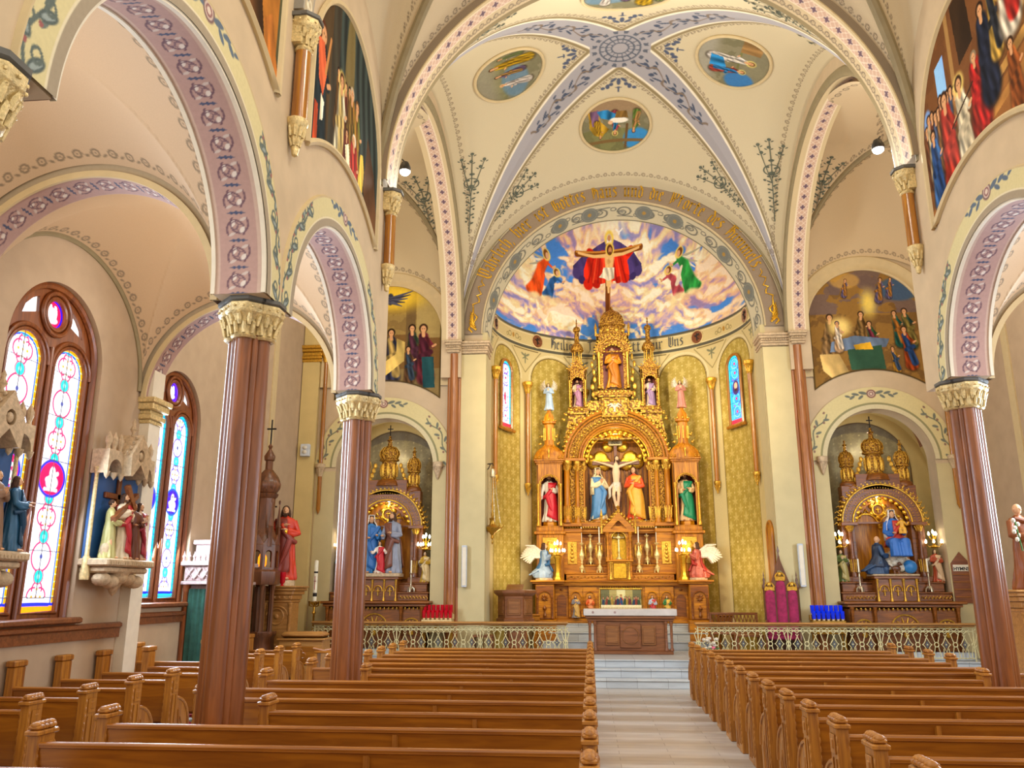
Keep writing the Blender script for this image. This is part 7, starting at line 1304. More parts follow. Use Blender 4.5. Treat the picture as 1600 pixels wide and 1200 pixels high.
# ================================================================ SIDE ALTARS
def side_altar(s, side):
    t = empty('side_altar', (s * NC, 19.0, .495), 0, 'carved side altar with onion domes in the %s chapel niche' % side, 'altar')
    m = MB(); m.bbox(-1.3, 1.3, -.1, 1.0, 0, .17, .01); m.build('platform', 'step_tile', t, smooth=False)
    m = MB(); m.bbox(-1.15, 1.15, .12, .85, .17, 1.05, .01); m.bbox(-1.2, 1.2, .02, .85, 1.08, 1.14, .01); m.bbox(-1.28, 1.28, -.04, .85, 1.14, 1.2, .015)
    for k in range(4): x = (-1.1, -.62, .62, 1.1)[k]; ccol(m, x, .06, .17, 1.08, .03)
    m.build('mensa', 'dark_altar', t); m = MB()
    for c in (-.86, 0, .86):
        r = .2 if c else .3; m.tube([(c + r * math.cos(a), .1, .62 + r * math.sin(a)) for a in np.linspace(0, PI, 18)], .018, 6)
        for k in range(6): a = PI * (k + .5) / 6; m.tube([(c, .11, .62), (c + r * .5 * math.cos(a), .1, .62 + r * .5 * math.sin(a)), (c + r * .85 * math.cos(a), .11, .62 + r * .85 * math.sin(a))], [.006, .02, .006], 6)
        m.sph(c, .1, .5, .06, .02, .06, 10, 6)
    for k in range(24): m.lathe([(0, 0), (.02, .03), (.02, .06), (.0, .07)], 6, -1.1 + k * .0957, .07, 1.0)
    m.build('front_trim', 'gilt', t)
    m = MB(); m.bbox(-1.16, 1.16, .42, 1.0, 1.2, 1.36, .01); m.bbox(-1.18, 1.18, .40, 1.0, 1.36, 1.4, .01); m.bbox(-1.1, 1.1, .62, 1.1, 1.4, 1.58, .01); m.bbox(-1.13, 1.13, .60, 1.1, 1.58, 1.62, .01); m.bbox(-.44, .44, .36, .9, 1.2, 1.68, .01); m.bbox(-.48, .48, .32, .9, 1.68, 1.74, .01); m.build('gradine', 'dark_altar', t)
    m = MB()
    for k in range(9): m.tube([(-1.1 + k * .075, .395, 1.25), (-1.07 + k * .075, .385, 1.31), (-1.03 + k * .075, .395, 1.25)], [.006, .014, .006], 5); m.tube([(.5 + k * .075, .395, 1.25), (.53 + k * .075, .385, 1.31), (.57 + k * .075, .395, 1.25)], [.006, .014, .006], 5)
    for c in (-.28, 0, .28): m.tube([(c + .1 * math.cos(a), .34, 1.42 + .12 * math.sin(a)) for a in np.linspace(0, PI, 10)], .014, 5); m.tube([(c, .34, 1.32), (c, .34, 1.5)], .014, 6); m.tube([(c - .05, .34, 1.42), (c + .05, .34, 1.42)], .014, 6)
    for k in range(4): ccol(m, (-.42, -.14, .14, .42)[k], .34, 1.2, 1.68, .018)
    m.build('tabernacle_trim', 'gilt', t)
    # arched back, columns, archivolt
    zc = 2.93; m = MB(); m.plate([(-.92, 1.62), (.92, 1.62), (.92, zc)] + [(.92 * math.cos(a), zc + .92 * math.sin(a)) for a in np.linspace(0, PI, 30)] + [(-.92, zc)], [], 'y', 1.12, 1.2); m.plate([(.9, zc)] + [(.9 * math.cos(a), zc + .9 * math.sin(a)) for a in np.linspace(0, PI, 30)], [[(.6 * math.cos(a), zc + .02 + .6 * math.sin(a)) for a in np.linspace(.03, PI - .03, 24)]], 'y', .84, 1.02)
    for sg in (-1, 1): m.bbox(*sorted((sg * .62, sg * .92)), .86, 1.14, 1.62, zc, .01); m.bbox(*sorted((sg * .58, sg * .95)), .74, 1.14, zc - .05, zc + .03, .01); m.bbox(*sorted((sg * .60, sg * .95)), .72, 1.14, 1.62, 1.74, .01)
    bk = m.build('arched_back', 'dark_altar', t); m = MB(); m.plate([(.6, 1.7)] + [(.6 * math.cos(a), zc + .6 * math.sin(a)) for a in np.linspace(0, PI, 24)] + [(-.6, 1.7)], [], 'y', 1.09, 1.115); m.build('back_board', 'altar_wood_z', bk)
    m = MB()
    for c in (-.29, .29): m.tube([(c + .27 * math.cos(a), 1.06, zc - .03 + .27 * math.sin(a)) for a in np.linspace(0, PI, 16)], .022, 6)
    m.tube([(.13 * math.cos(a), 1.05, zc + .33 + .13 * math.sin(a)) for a in np.linspace(0, 2 * PI, 20)], .022, 6)
    for k in range(6): a = k * PI / 3 + .5; m.sph(.17 * math.cos(a), 1.06, zc + .33 + .17 * math.sin(a), .06, .03, .06, 8, 6)
    for sg in (-1, 1):
        for k in range(3): m.tube([(sg * (.2 + .1 * k), 1.07, zc + .25 - .04 * k), (sg * (.28 + .09 * k), 1.05, zc + .34 - .08 * k), (sg * (.33 + .09 * k), 1.07, zc + .24 - .1 * k)], [.01, .03, .01], 6)
    m.tube([(0, 1.06, zc + .27), (0, 1.06, zc + .39)], .015, 6); m.tube([(-.05, 1.06, zc + .34), (.05, 1.06, zc + .34)], .015, 6); m.sph(0, 1.05, zc - .06, .04, .03, .06)
    for (x, y, z, nx, nz) in arc(0, zc, .58, .86, 15, .0, PI): m.sph(x, y, z, .05, .03, .05, 8, 6)
    m.tube([(.66 * math.cos(a), .83, zc + .66 * math.sin(a)) for a in np.linspace(0, PI, 26)], .02, 6); m.build('tracery_trim', 'gold_leaf', bk)
    m = MB(); crockets(m, arc(0, zc, .92, .86, 30), .042, .02); crockets(m, arc(0, zc, .82, .83, 44), .013, 0); crockets(m, arc(0, zc, .72, .83, 40), .013, 0); m.tube([(.9 * math.cos(a), .83, zc + .9 * math.sin(a)) for a in np.linspace(0, PI, 26)], .025, 6)
    for (x, y, z, nx, nz) in arc(0, zc, .97, .88, 26): m.tube([(x, y, z), (x + nx * .06 + nz * .03, y - .02, z + nz * .06 - nx * .03), (x + nx * .10 - nz * .02, y - .01, z + nz * .10 + nx * .02)], [.02, .018, .004], 5)
    m.build('arch_trim', 'gilt', bk)
    for sg in (-1, 1):
        m = MB(); m.lathe([(.08, 1.74), (.08, 1.8), (.06, 1.84), (.06, 2.14), (.065, 2.16), (.05, 2.2), (.046, 2.74), (.055, 2.76)], 14, sg * .76, .78); c_ = m.build('column', 'mahogany', t); m = MB(); m.lathe([(.05, 2.74), (.055, 2.78), (.085, 2.86), (.09, 2.88)], 10, sg * .76, .78); leaves(m, .048, 2.76, 8, .1, .018, x=sg * .76, y=.78); leaves(m, .058, 1.84, 8, .28, .016, 0, .01, x=sg * .76, y=.78); m.build('column_trim', 'gilt', c_)
    # domes
    def dome(x, z, r, h_, nm):
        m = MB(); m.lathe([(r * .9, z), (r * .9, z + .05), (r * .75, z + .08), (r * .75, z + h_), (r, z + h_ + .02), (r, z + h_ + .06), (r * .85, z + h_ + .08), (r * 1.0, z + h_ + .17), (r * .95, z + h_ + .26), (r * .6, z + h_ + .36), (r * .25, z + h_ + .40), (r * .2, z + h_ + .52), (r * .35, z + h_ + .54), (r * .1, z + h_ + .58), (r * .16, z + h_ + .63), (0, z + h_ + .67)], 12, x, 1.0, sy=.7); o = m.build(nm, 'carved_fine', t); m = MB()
        for k in range(12): a = 2 * PI * k / 12; m.tube([(x + r * q * math.cos(a), 1.0 + .7 * r * q * math.sin(a), z + h_ + d) for q, d in ((.88, .08), (1.03, .17), (.98, .26), (.62, .37))], .008, 5)
        for k in range(8): a = 2 * PI * k / 8; m.sph(x + r * .76 * math.cos(a), 1.0 + .7 * r * .76 * math.sin(a), z + h_ * .55, r * .2, r * .1, h_ * .35, 6, 5)
        m.build('dome_trim', 'gilt', o); return o
    m = MB(); m.bbox(-.5, .5, .84, 1.14, zc + .78, zc + 1.15, .01); m.lathe([(.34, zc + 1.0), (.3, zc + 1.12), (.24, zc + 1.16)], 8, 0, 1.0)
    for sg in (-1, 1): m.bbox(*sorted((sg * .46, sg * .84)), .86, 1.14, zc + .4, zc + .88, .01); m.sph(sg * .63, .98, zc + .9, .21, .14, .12, 12, 6)
    m.build('dome_base', 'dark_altar', t); d = dome(0, zc + 1.12, .25, .5, 'central_dome'); dome(-.63, zc + .96, .17, .36, 'side_dome'); dome(.63, zc + .96, .17, .36, 'side_dome')
    m = MB(); m.tube([(0, 1.0, zc + 2.26), (0, 1.0, zc + 2.55)], .014, 6); m.tube([(-.07, 1.0, zc + 2.45), (.07, 1.0, zc + 2.45)], .014, 6); m.build('top_cross', 'dark_iron', t)
    m = MB()
    for sg in (-1, 1):
        for k in range(5): m.sph(sg * (.32 + .04 * k), .88, zc + 1.5 - .12 * k, .05, .03, .07, 6, 5)
    m.build('dome_trim', 'gilt', t); return t
for s, side in ((-1, 'left'), (1, 'right')):
    side_altar(s, side); cx = s * NC
    for sg in (-1, 1):
        w = 'left' if sg < 0 else 'right'; cols = {(-1, -1): ('2c5a6a', '8a9a70'), (-1, 1): ('c8a030', 'e0c890'), (1, -1): ('5a6a30', 'b0a060'), (1, 1): ('b8502c', 'd8b890')}[(s, sg)]
        statue('angel_statue', (cx + sg * 1.03, 19.72, 2.115), .72, 'standing angel under the %s lamps of the %s side altar' % (w, side), 'angel', 0, robe=cols[0], mantle=cols[1], arms='pray' if sg < 0 else 'chest', wings=(.36, -.6), skin='pale_skin')
        candelabrum((cx + sg * 1.03, 19.72, 2.86), 'cluster of lit bulbs over the %s angel of the %s side altar' % (w, side), stand=False)
        candlestick((cx + sg * .74, 19.5, 1.895), .5, 'slim white candlestick on the %s of the %s side altar' % (w, side), 'slim candlesticks on the side altars', .28)
    m = MB(); m.bbox(cx - .5, cx + .5, 19.3, 19.78, 2.235, 2.32 if s < 0 else 2.28, .015); o = m.build('statue_base', 'stone_pale'); tag(o, 'pale rocky base under the statues of the %s side altar' % side, 'statue base')
cx = -NC
statue('mary_statue', (cx - .26, 19.58, 2.32), 1.36, 'woman statue in white veil and blue robe on the left side altar', 'statue', .35, robe='2f78b8', mantle='2a6ab0', veil='f2ece0', arms='hold', mseed=1)
statue('joseph_statue', (cx + .26, 19.56, 2.32), 1.44, 'bearded man statue in brown and purple mantle on the left side altar', 'statue', -.35, robe='8a90a0', mantle='7a4a38', arms='hold', beard=True, cape_side=-1, mseed=2)
statue('child_statue', (cx + .0, 19.42, 2.32), .74, 'child statue in white and red between the two adults', 'statue', 0, robe='f0e4d4', mantle='c01c28', arms='open', hair='hair_brown', mseed=3)
cx = NC
t = empty('cloud_base', (cx + .1, 19.56, 2.28), 0, 'mound of white clouds with a blue globe under the seated madonna', 'cloud base'); m = MB()
for k in range(26): a = k * 2.4; r = .30 * math.sqrt(k / 26); m.sph(r * 1.1 * math.cos(a), .03 + r * .4 * math.sin(a), .1 + .34 * (1 - k / 26), .11, .1, .09, 10, 6)
m.build('clouds', 'wing_white', t); m = MB(); m.sph(.25, -.12, .16, .15, .12, .15, 18, 12); m.build('globe', 'globe_blue' if mat('globe_blue', '2a78b8', .4) else '', t)
m = MB(); m.sph(-.06, -.16, .12, .1, .06, .07, 10, 7); m.sph(-.0, -.2, .22, .045, .04, .045, 8, 6); m.tube([(-.0, -.2, .22), (.03, -.26, .2)], [.03, .02], 6); m.tube([(-.03, -.17, .08), (-.02, -.19, .0)], [.025, .018], 6); m.tube([(-.11, -.17, .08), (-.11, -.19, .0)], [.025, .018], 6); m.tube([(-.15, -.15, .14), (-.2, -.14, .2)], [.015, .008], 6); m.build('dog', 'shrine_wood', t)
statue('madonna_statue', (cx + .14, 19.58, 2.66), 1.3, 'seated madonna statue in blue mantle on the clouds of the right side altar', 'statue', 0, pose='sit', robe='2a68b8', mantle='c03a28', veil='f0e8e0', arms='hold', halo=True)
statue('child_statue', (cx + .27, 19.42, 3.16), .46, 'small child in yellow held by the seated madonna', 'statue', -.3, pose='sit', robe='e0a830', arms='open', longhair=False)
statue('monk_statue', (cx - .3, 19.5, 2.28), 1.1, 'kneeling tonsured monk statue in dark blue mantle, right side altar', 'statue', PI / 2, pose='kneel', robe='2a4668', mantle='1c2c44', arms='hold', bald=True, hair='hair_grey', cape_side=-1)
# ================================================================ CHANCEL FURNISHINGS AND FIGURES IN THE AISLES
def rail(x0, x1, label):
    n = round((x1 - x0) / .37); w = (x1 - x0) / n; t = empty('communion_rail', ((x0 + x1) / 2, 18.78, .495), 0, label, 'railing', 'communion rails')
    h = (x1 - x0) / 2; m = MB(); m.bbox(-h - .06, h + .06, -.12, .12, .72, .765, .015); m.bbox(-h - .03, h + .03, -.07, .07, .69, .72, .008); m.build('top_rail', 'pale_oak', t)
    m = MB(); m.tube([(-h, 0, .66), (h, 0, .66)], .012, 6); m.tube([(-h, 0, .06), (h, 0, .06)], .012, 6); d = MB(); e = MB()
    for i in range(n + 1):
        x = -h + i * w
        if i % 5 == 0 or i == n: m.lathe([(.02, 0), (.014, .03), (.014, .69)], 6, x, .0)
        m.tube([(x + .045 * math.cos(a), 0, .33 + .045 * math.sin(a)) for a in np.linspace(0, 2 * PI, 13)], .011, 5); e.lathe([(0, -.004), (.036, -.004), (.036, .004), (0, .004)], 10) if False else None
        for sg in (-1, 1):
            m.tube([(x + sg * .03, 0, .37), (x + sg * .06, 0, .47), (x + sg * .075, 0, .52)], .009, 5); m.tube([(x + sg * .03, 0, .29), (x + sg * .06, 0, .17), (x + sg * .07, 0, .06)], .009, 5); m.sph(x + sg * .078, 0, .535, .018, n=6, k=4)
        if i == n: continue
        c = x + w / 2; q = [(0, .15), (.045, .05), (.085, 0), (.045, -.05), (0, -.15), (-.045, -.05), (-.085, 0), (-.045, .05), (0, .15)]; m.tube([(c + a, 0, .33 + b) for a, b in q], .010, 5)
        for sg in (-1, 1): m.tube([(c, 0, .48), (c + sg * .03, 0, .53)], .009, 5); m.sph(c + sg * .09, 0, .33, .014, n=5, k=4); m.tube([(c + sg * .05, 0, .25), (c + sg * .07, 0, .06)], .009, 5)
        d.plate([(c + a * .55, .33 + b * .55) for a, b in q[:-1]], [], 'y', -.006, .006); m.sph(c, -.01, .33, .016, n=6, k=4)
        for k in range(3):
            a0 = x + w * (k + .5) / 3; m.tube([(a0 + w / 3.2 * math.cos(a), 0, .545 + .055 * math.sin(a)) for a in np.linspace(0, PI, 9)], .009, 5); m.tube([(a0 + w / 3.2 * math.cos(a), 0, .65 - .055 * math.sin(a)) for a in np.linspace(0, PI, 9)], .009, 5)
    m.build('lattice', 'lattice_cream', t); d.build('lattice_inlay', 'inlay_grey', t); return t
mat('inlay_grey', '55585c', .5)
rail(-7.1, -1.47, 'lattice communion rail with wooden top, left of the aisle'); rail(1.38, 7.05, 'lattice communion rail with wooden top, right of the aisle')
# free-standing table altar
t = empty('table_altar', (0.0, 20.45, .495), 0, 'wooden table altar with thick pale marble slab at the end of the aisle', 'altar')
m = MB(); m.bbox(-1.08, 1.08, -.42, .42, .86, 1.015, .012); m.build('marble_slab', 'marble', t); m = MB(); m.bbox(-1.04, 1.04, -.39, .39, .79, .86, .015); m.bbox(-1.0, 1.0, -.36, .36, .74, .79, .01); m.bbox(-.97, .97, -.36, .36, 0, .08, .01); m.bbox(-.84, .84, -.30, .30, .08, .74, .005); m.build('body', 'chancel_wood', t)
for c, w in ((-.42, .13), (.42, .13)): m = MB(); m.bbox(c - w - .03, c + w + .03, -.33, -.29, .2, .64, .01); m.bbox(c - w, c + w, -.345, -.3, .24, .60, .01); m.build('front_panel', 'panel_wood', t)
m = MB(); m.bbox(-.24, .24, -.33, -.29, .14, .68, .01); m.build('centre_panel', 'chancel_wood', t); m = MB(); m.tube([(.19 * math.cos(a), -.335, .42 + .19 * math.sin(a)) for a in np.linspace(0, 2 * PI, 29)], .014, 6); m.build('round_moulding', 'panel_wood', t)
for sx in (-1, 1):
    for x in (.82, .94): m = MB(); m.lathe([(.045, .08), (.045, .12), (.03, .15), (.03, .64), (.045, .70), (.045, .74)], 12, sx * x, -.33); m.build('corner_column', 'chancel_wood', t)
for x in (-.86, -.35): m = MB(); disc_on_wall(m, (x, -.421, .94), (0, -1, 0), .02, [(.028, 0), (.028, .003), (0, .003)]); m.build('slab_mark', 'stone_lilac', t)
# pulpit
t = empty('pulpit', (-2.72, 20.45, .495), 0, 'panelled wooden pulpit standing left of the high altar', 'pulpit'); m = MB(); m.lathe([(.34, 0), (.34, .1), (.28, .14), (.26, .5), (.36, .66), (.46, .72), (.46, .78), (.42, .8), (.42, 1.3), (.48, 1.34), (.52, 1.38), (.52, 1.44), (.4, 1.45)], 6, 0, 0, a0=0, a1=2 * PI); m.build('body', 'chancel_wood', t, smooth=False)
for k, a in enumerate((-PI / 2, -PI / 2 - PI / 3, -PI / 2 + PI / 3)):
    m = MB(); m.M = Matrix.Rotation(a + PI / 2, 4, 'Z'); m.bbox(-.16, .16, -.385, -.35, .86, 1.24, .01); m.bbox(-.13, .13, -.395, -.35, .9, 1.2, .01); m.build('panel', 'panel_wood', t)
m = MB(); m.add([(x, y, z) for x in (-.2, .2) for y, z in ((-.3, 1.46), (.1, 1.58), (.1, 1.54), (-.3, 1.42))], [(0, 1, 2, 3), (7, 6, 5, 4), (0, 4, 5, 1), (1, 5, 6, 2), (2, 6, 7, 3), (3, 7, 4, 0)]); m.build('book_rest', 'chancel_wood', t, smooth=False)
# benches in the chancel
def bench(name, x0, x1, y, label, backh=0., carved=False):
    t = empty(name, ((x0 + x1) / 2, y, .495), 0, label, 'bench'); h = (x1 - x0) / 2; m = MB(); m.bbox(-h, h, -.2, .2, .42, .47, .01); m.build('seat', 'chancel_wood', t)
    for sg in (-1, 1): m = MB(); m.bbox(*sorted((sg * h, sg * (h - .05))), -.19, .19, 0, .42, .005); m.build('leg', 'chancel_wood', t)
    if backh:
        m = MB(); m.bbox(-h, h, .17, .21, backh - .06, backh, .008); m.bbox(-h, h, .17, .21, .47, .53, .008)
        for sg in (-1, 1): m.bbox(*sorted((sg * h, sg * (h - .05))), .16, .22, .4, backh, .005)
        if carved:
            k = int(2 * h / .09)
            for i in range(k): x = -h + .05 + i * (2 * h - .1) / k; m.tube([(x, .19, .53), (x + .045, .19, (.53 + backh - .06) / 2), (x, .19, backh - .06)], .012, 5); m.tube([(x + .09, .19, .53), (x + .045, .19, (.53 + backh - .06) / 2), (x + .09, .19, backh - .06)], .012, 5)
        m.build('backrest', 'chancel_wood', t)
    return t
bench('server_bench', -3.3 - .25, -3.3 + .25 - .05, 19.1, 'low wooden bench before the left chancel pier'); bench('choir_bench', 1.95, 3.1, 20.9, 'long bench with carved lattice back, right of the high altar', .92, True); bench('server_bench', 2.35, 2.95, 19.9, 'low wooden stool before the lattice backed bench')
# altar wing rails beside the high altar
for s, side in ((-1, 'left'), (1, 'right')):
    t = empty('credence_table', (s * 2.36, 21.35, .495), 0, 'small wooden credence with sloping top, %s of the high altar steps' % side, 'table'); m = MB(); m.bbox(-.2, .2, -.16, .16, .82, .86, .01); m.bbox(-.17, .17, -.14, .14, .7, .82, .01); m.build('top', 'altar_wood', t)
    for sx in (-1, 1):
        for sy in (-1, 1): m = MB(); m.lathe([(.02, 0), (.022, .3), (.03, .35), (.02, .4), (.024, .7)], 8, sx * .15, sy * .12); m.build('leg', 'altar_wood', t)
# presider's chair with three velvet panels
t = empty('celebrant_chair', (3.3, 18.98 + .3, .495), -.25, 'tall gothic chair with three magenta velvet panels by the right pier', 'chair'); m = MB(); m.bbox(-.34, .34, .08, .16, .05, 1.45, .01)
for sg in (-1, 1): m.lathe([(.035, 0), (.035, 1.45), (.05, 1.48), (.05, 1.54), (.02, 1.6), (.03, 1.66), (.008, 1.72), (.015, 1.76), (0, 1.86)], 10, sg * .35, .1)
m.plate([(-.34, 1.4), (.34, 1.4), (.34, 1.56), (.2, 1.6), (.13, 1.8), (.06, 2.02), (0, 2.22), (-.06, 2.02), (-.13, 1.8), (-.2, 1.6), (-.34, 1.56)], [[(.08 * math.cos(a), 1.78 + .1 * math.sin(a)) for a in np.linspace(0, 2 * PI, 15)[:-1]]], 'y', .08, .14); m.lathe([(.03, 2.15), (.012, 2.25), (.03, 2.3), (0, 2.42)], 8, 0, .11); m.build('back_frame', 'shrine_wood', t)
m = MB()
for x, zt in ((-.24, 1.5), (0, 1.72), (.24, 1.5)): m.tube([(x + .1 * math.cos(a), .07, zt + .1 * math.sin(a)) for a in np.linspace(0, PI, 9)], .02, 6); m.bbox(x - .11, x + .11, .05, .09, zt - .08, zt + .02, .01); m.sph(x, .06, zt + .06, .04, .03, .05)
m.build('gilt_heads', 'gilt', t)
for x, zt in ((-.24, 1.45), (0, 1.64), (.24, 1.45)): m = MB(); m.lathe([(.1, .5), (.105, .6), (.105, zt - .12), (.08, zt - .02), (0, zt + .03)], 16, x, .08, sy=.5); m.build('velvet_panel', 'magenta_velvet', t)
m = MB(); m.bbox(-.34, .34, -.4, .1, .4, .5, .03); m.build('seat', 'magenta_velvet', t); m = MB()
for sg in (-1, 1): m.bbox(*sorted((sg * .30, sg * .37)), -.4, .1, 0, .42, .01); m.tube([(sg * .35, .1, .78), (sg * .35, -.36, .74), (sg * .35, -.4, .4)], .03, 8)
m.build('arms', 'shrine_wood', t)
o = MB().plate(archpoly(19.95, 3.2, .3, .6, 20), [], 'x', 3.30, 3.335).tube([(3.3, p[0], p[1]) for p in archpoly(19.95, 3.2, .3, .6, 20)], .035, 6).build('door_1', 'altar_wood_z', smooth=False); struct(o, 'arched wooden door in the right jamb')
# votive racks
for s, gm, col in ((-1, 'red_glass', 'red'), (1, 'blue_glass', 'blue')):
    x0 = (-4.36, 4.2)[s > 0]; t = empty('votive_stand', (x0, 19.05, .495), 0, 'brass votive stand carrying the %s glass candles' % col, 'votive stand'); m = MB(); m.bbox(-.35, .35, -.12, .16, .52, .80, .01); m.bbox(-.36, .36, .0, .17, .80, .92, .01); m.build('tray', 'pale_gilt' if s < 0 else 'brass', t)
    m = MB(); m.bbox(-.05, .05, -.135, -.12, .6, .7, .01); m.tube([(-.12, -.13, .72), (0, -.14, .66), (.12, -.13, .72)], .01, 5); m.build('escutcheon', 'gilt', t)
    for sx in (-1, 1):
        for sy in (-.09, .13): m = MB(); m.lathe([(.02, 0), (.02, .52)], 8, sx * .31, sy); m.build('leg', 'brass', t)
    if s > 0: MB().bbox(.08, .2, -.135, -.12, .56, .62, .005).build('card', 'white_paint', t)
    g0 = None
    for r in range(2):
        for k in range(7):
            loc = (x0 - .3 + .1 * k, 19.0 + .1 * r, .495 + .80 + .12 * r); lb = '%s glass votive candle, %s from the left in the %s row' % (col, ORD[k + 1], ('lower', 'upper')[r])
            if g0 is None:
                g0 = empty('votive_candle', loc, 0, lb, 'votive candle', '%s votive candles' % col); MB().lathe([(.03, 0), (.03, .035), (.025, .04)], 12).build('socket', 'pale_gilt', g0); MB().lathe([(.03, .03), (.04, .05), (.043, .2), (.036, .2), (.03, .06)], 14).build('glass_cup', gm, g0)
            else: dup(g0, loc, 0, lb)
# slim white loudspeakers on the piers
for s, side in ((-1, 'left'), (1, 'right')):
    t = empty('column_speaker', (s * 3.80, 19.30, 2.0), 0, 'slim white column loudspeaker on the %s chancel pier' % side, 'loudspeaker'); MB().bbox(-.06, .06, -.06, .05, 0, .95, .015).build('case', 'speaker_white', t); MB().bbox(-.045, .045, -.068, -.055, .04, .91, .005).build('grille', 'white_paint', t)
t = empty('emergency_light', (-7.76, 19.3, 5.1), 0, 'small grey wall lamp high on the left outer pilaster', 'wall lamp'); MB().bbox(-.11, .11, -.06, .06, 0, .3, .01).build('case', 'speaker_white', t); m = MB(); m.sph(0, -.06, .1, .06, .03, .05); m.build('lens', 'clear_glass', t); m = MB(); m.sph(0, -.06, .21, .06, .03, .05); m.build('lens', 'clear_glass', t)
# sanctuary lamp
t = empty('sanctuary_lamp', (-3.2, 19.7, 0), 0, 'silver sanctuary lamp hanging on chains from a wall bracket', 'hanging lamp'); m = MB(); m.tube([(-.22, 0, 4.9), (0, 0, 4.92), (.02, 0, 4.86)], .014, 6); m.tube([(-.22, 0, 4.7), (-.1, 0, 4.8), (-.06, 0, 4.9)], .012, 6); m.bbox(-.26, -.2, -.03, .03, 4.5, 5.1, .01); m.build('bracket', 'dark_iron', t)
m = MB(); m.lathe([(.0, 4.80), (.05, 4.78), (.07, 4.7), (.07, 4.6), (.04, 4.58)], 10); m.build('canopy', 'silvered', t)
for k in range(4): a = k * PI / 2 + .4; m = MB(); m.tube([(.06 * math.cos(a), .06 * math.sin(a), 4.6), (.11 * math.cos(a), .11 * math.sin(a), 4.1), (.2 * math.cos(a), .2 * math.sin(a), 3.5)], .008, 5); [m.sph((.06 + .0175 * q) * math.cos(a), (.06 + .0175 * q) * math.sin(a), 4.6 - .14 * q, .018, n=5, k=4) for q in range(8)]; m.build('chain', 'silvered', t)
m = MB(); m.lathe([(0, 2.98), (.02, 3.02), (.01, 3.1), (.04, 3.14), (.03, 3.2), (.07, 3.26), (.2, 3.34), (.22, 3.38), (.12, 3.42), (.07, 3.46), (.06, 3.55), (.08, 3.6), (.03, 3.62)], 16); m.lathe([(.02, 3.62), (.035, 3.68), (.012, 3.8), (.03, 3.9), (.01, 4.0), (.01, 4.58)], 8)
for k in range(8): a = k * PI / 4; m.tube([(.2 * math.cos(a), .2 * math.sin(a), 3.36), (.27 * math.cos(a), .27 * math.sin(a), 3.42), (.24 * math.cos(a), .24 * math.sin(a), 3.48)], [.014, .012, .006], 5)
m.build('bowl', 'brass', t)
# hymn board
t = empty('hymn_board', (7.26, 19.44, 1.66), 0, 'pointed wooden hymn board behind the right column', 'hymn board'); m = MB(); m.plate([(-.2, 0), (.2, 0), (.2, .85), (0, 1.1), (-.2, .85)], [], 'y', 0, .04); m.build('board', 'mahogany', t); m = MB()
for k in range(4): m.bbox(-.19, .19, -.015, .0, .12 + .16 * k, .14 + .16 * k, .004)
m.build('slat', 'oak', t); o = MB().bbox(-.17, .17, -.012, 0, .68, .82, .004).build('label', 'white_paint', t); V, F = text_mesh('HYMNS', .1, .002); MB().add(np.stack([V[:, 0], -.013 - V[:, 2], V[:, 1] + .70], -1), F).build('lettering', 'blackish', o, smooth=False)
# flood light whose glare shows in the photograph
for s, side in ((-1, 'left'), (1, 'right')):
    t = empty('flood_light_fixture', (s * 3.88, 12.42, 8.82), 0, 'small bright flood light behind the %s springing of the nave arch' % side, 'flood light'); m = MB(); m.lathe([(.1, .0), (.1, .06), (.06, .16), (.03, .18)], 14); m.tube([(0, 0, .17), (s * .06, .02, .24)], .012, 6); m.build('housing', 'dark_iron', t); m = MB(); m.sph(0, -.0, -.01, .085, .085, .06, 14, 8); m.build('lens', 'lamp_lens', t)
# ---- left transept: shrine, sacred heart, candle, box, confessional
t = empty('gothic_shrine', (-7.66, 16.85, .0), 0, 'dark carved shrine with onion dome, half hidden by the nearest left column', 'shrine'); m = MB(); m.lathe([(.42, 0), (.42, .5), (.38, .55), (.34, .6), (.34, 1.0), (.38, 1.05), (.38, 1.12)], 8, a0=PI / 8, a1=PI / 8 + 2 * PI)
for k in range(6): a = k * PI / 3; m.lathe([(.05, 1.1), (.035, 1.16), (.032, 1.9), (.05, 2.0), (.06, 2.04)], 8, .27 * math.cos(a), .27 * math.sin(a))
m.lathe([(.12, 1.1), (.12, 2.0)], 8); m.lathe([(.36, 2.04), (.38, 2.1), (.38, 2.3), (.33, 2.34)], 8, a0=PI / 8, a1=PI / 8 + 2 * PI); m.build('base', 'shrine_wood', t); m = MB()
for k in range(8): a = k * PI / 4; x, y = .29 * math.cos(a), .29 * math.sin(a); m.M = Matrix.Translation((x, y, 0)) @ Matrix.Rotation(a - PI / 2, 4, 'Z'); m.plate([(-.13, 2.32), (.13, 2.32), (.13, 2.85), (0, 3.05), (-.13, 2.85)], [archpoly(0, 2.66, .07, 2.38, 8)], 'y', -.015, .015)
m.M = Matrix.Identity(4); m.lathe([(.34, 2.84), (.3, 2.9), (.22, 3.1), (.18, 3.2), (.18, 3.8), (.22, 3.84), (.24, 3.9), (.2, 3.92)], 8, a0=PI / 8, a1=PI / 8 + 2 * PI)
for k in range(4): a = k * PI / 2 + PI / 4; m.lathe([(.05, 2.8), (.05, 3.2), (.065, 3.22), (.05, 3.26), (.0, 3.75)], 6, .3 * math.cos(a), .3 * math.sin(a)); m.lathe([(.02, 3.7), (.025, 3.76), (0, 3.8)], 5, .3 * math.cos(a), .3 * math.sin(a))
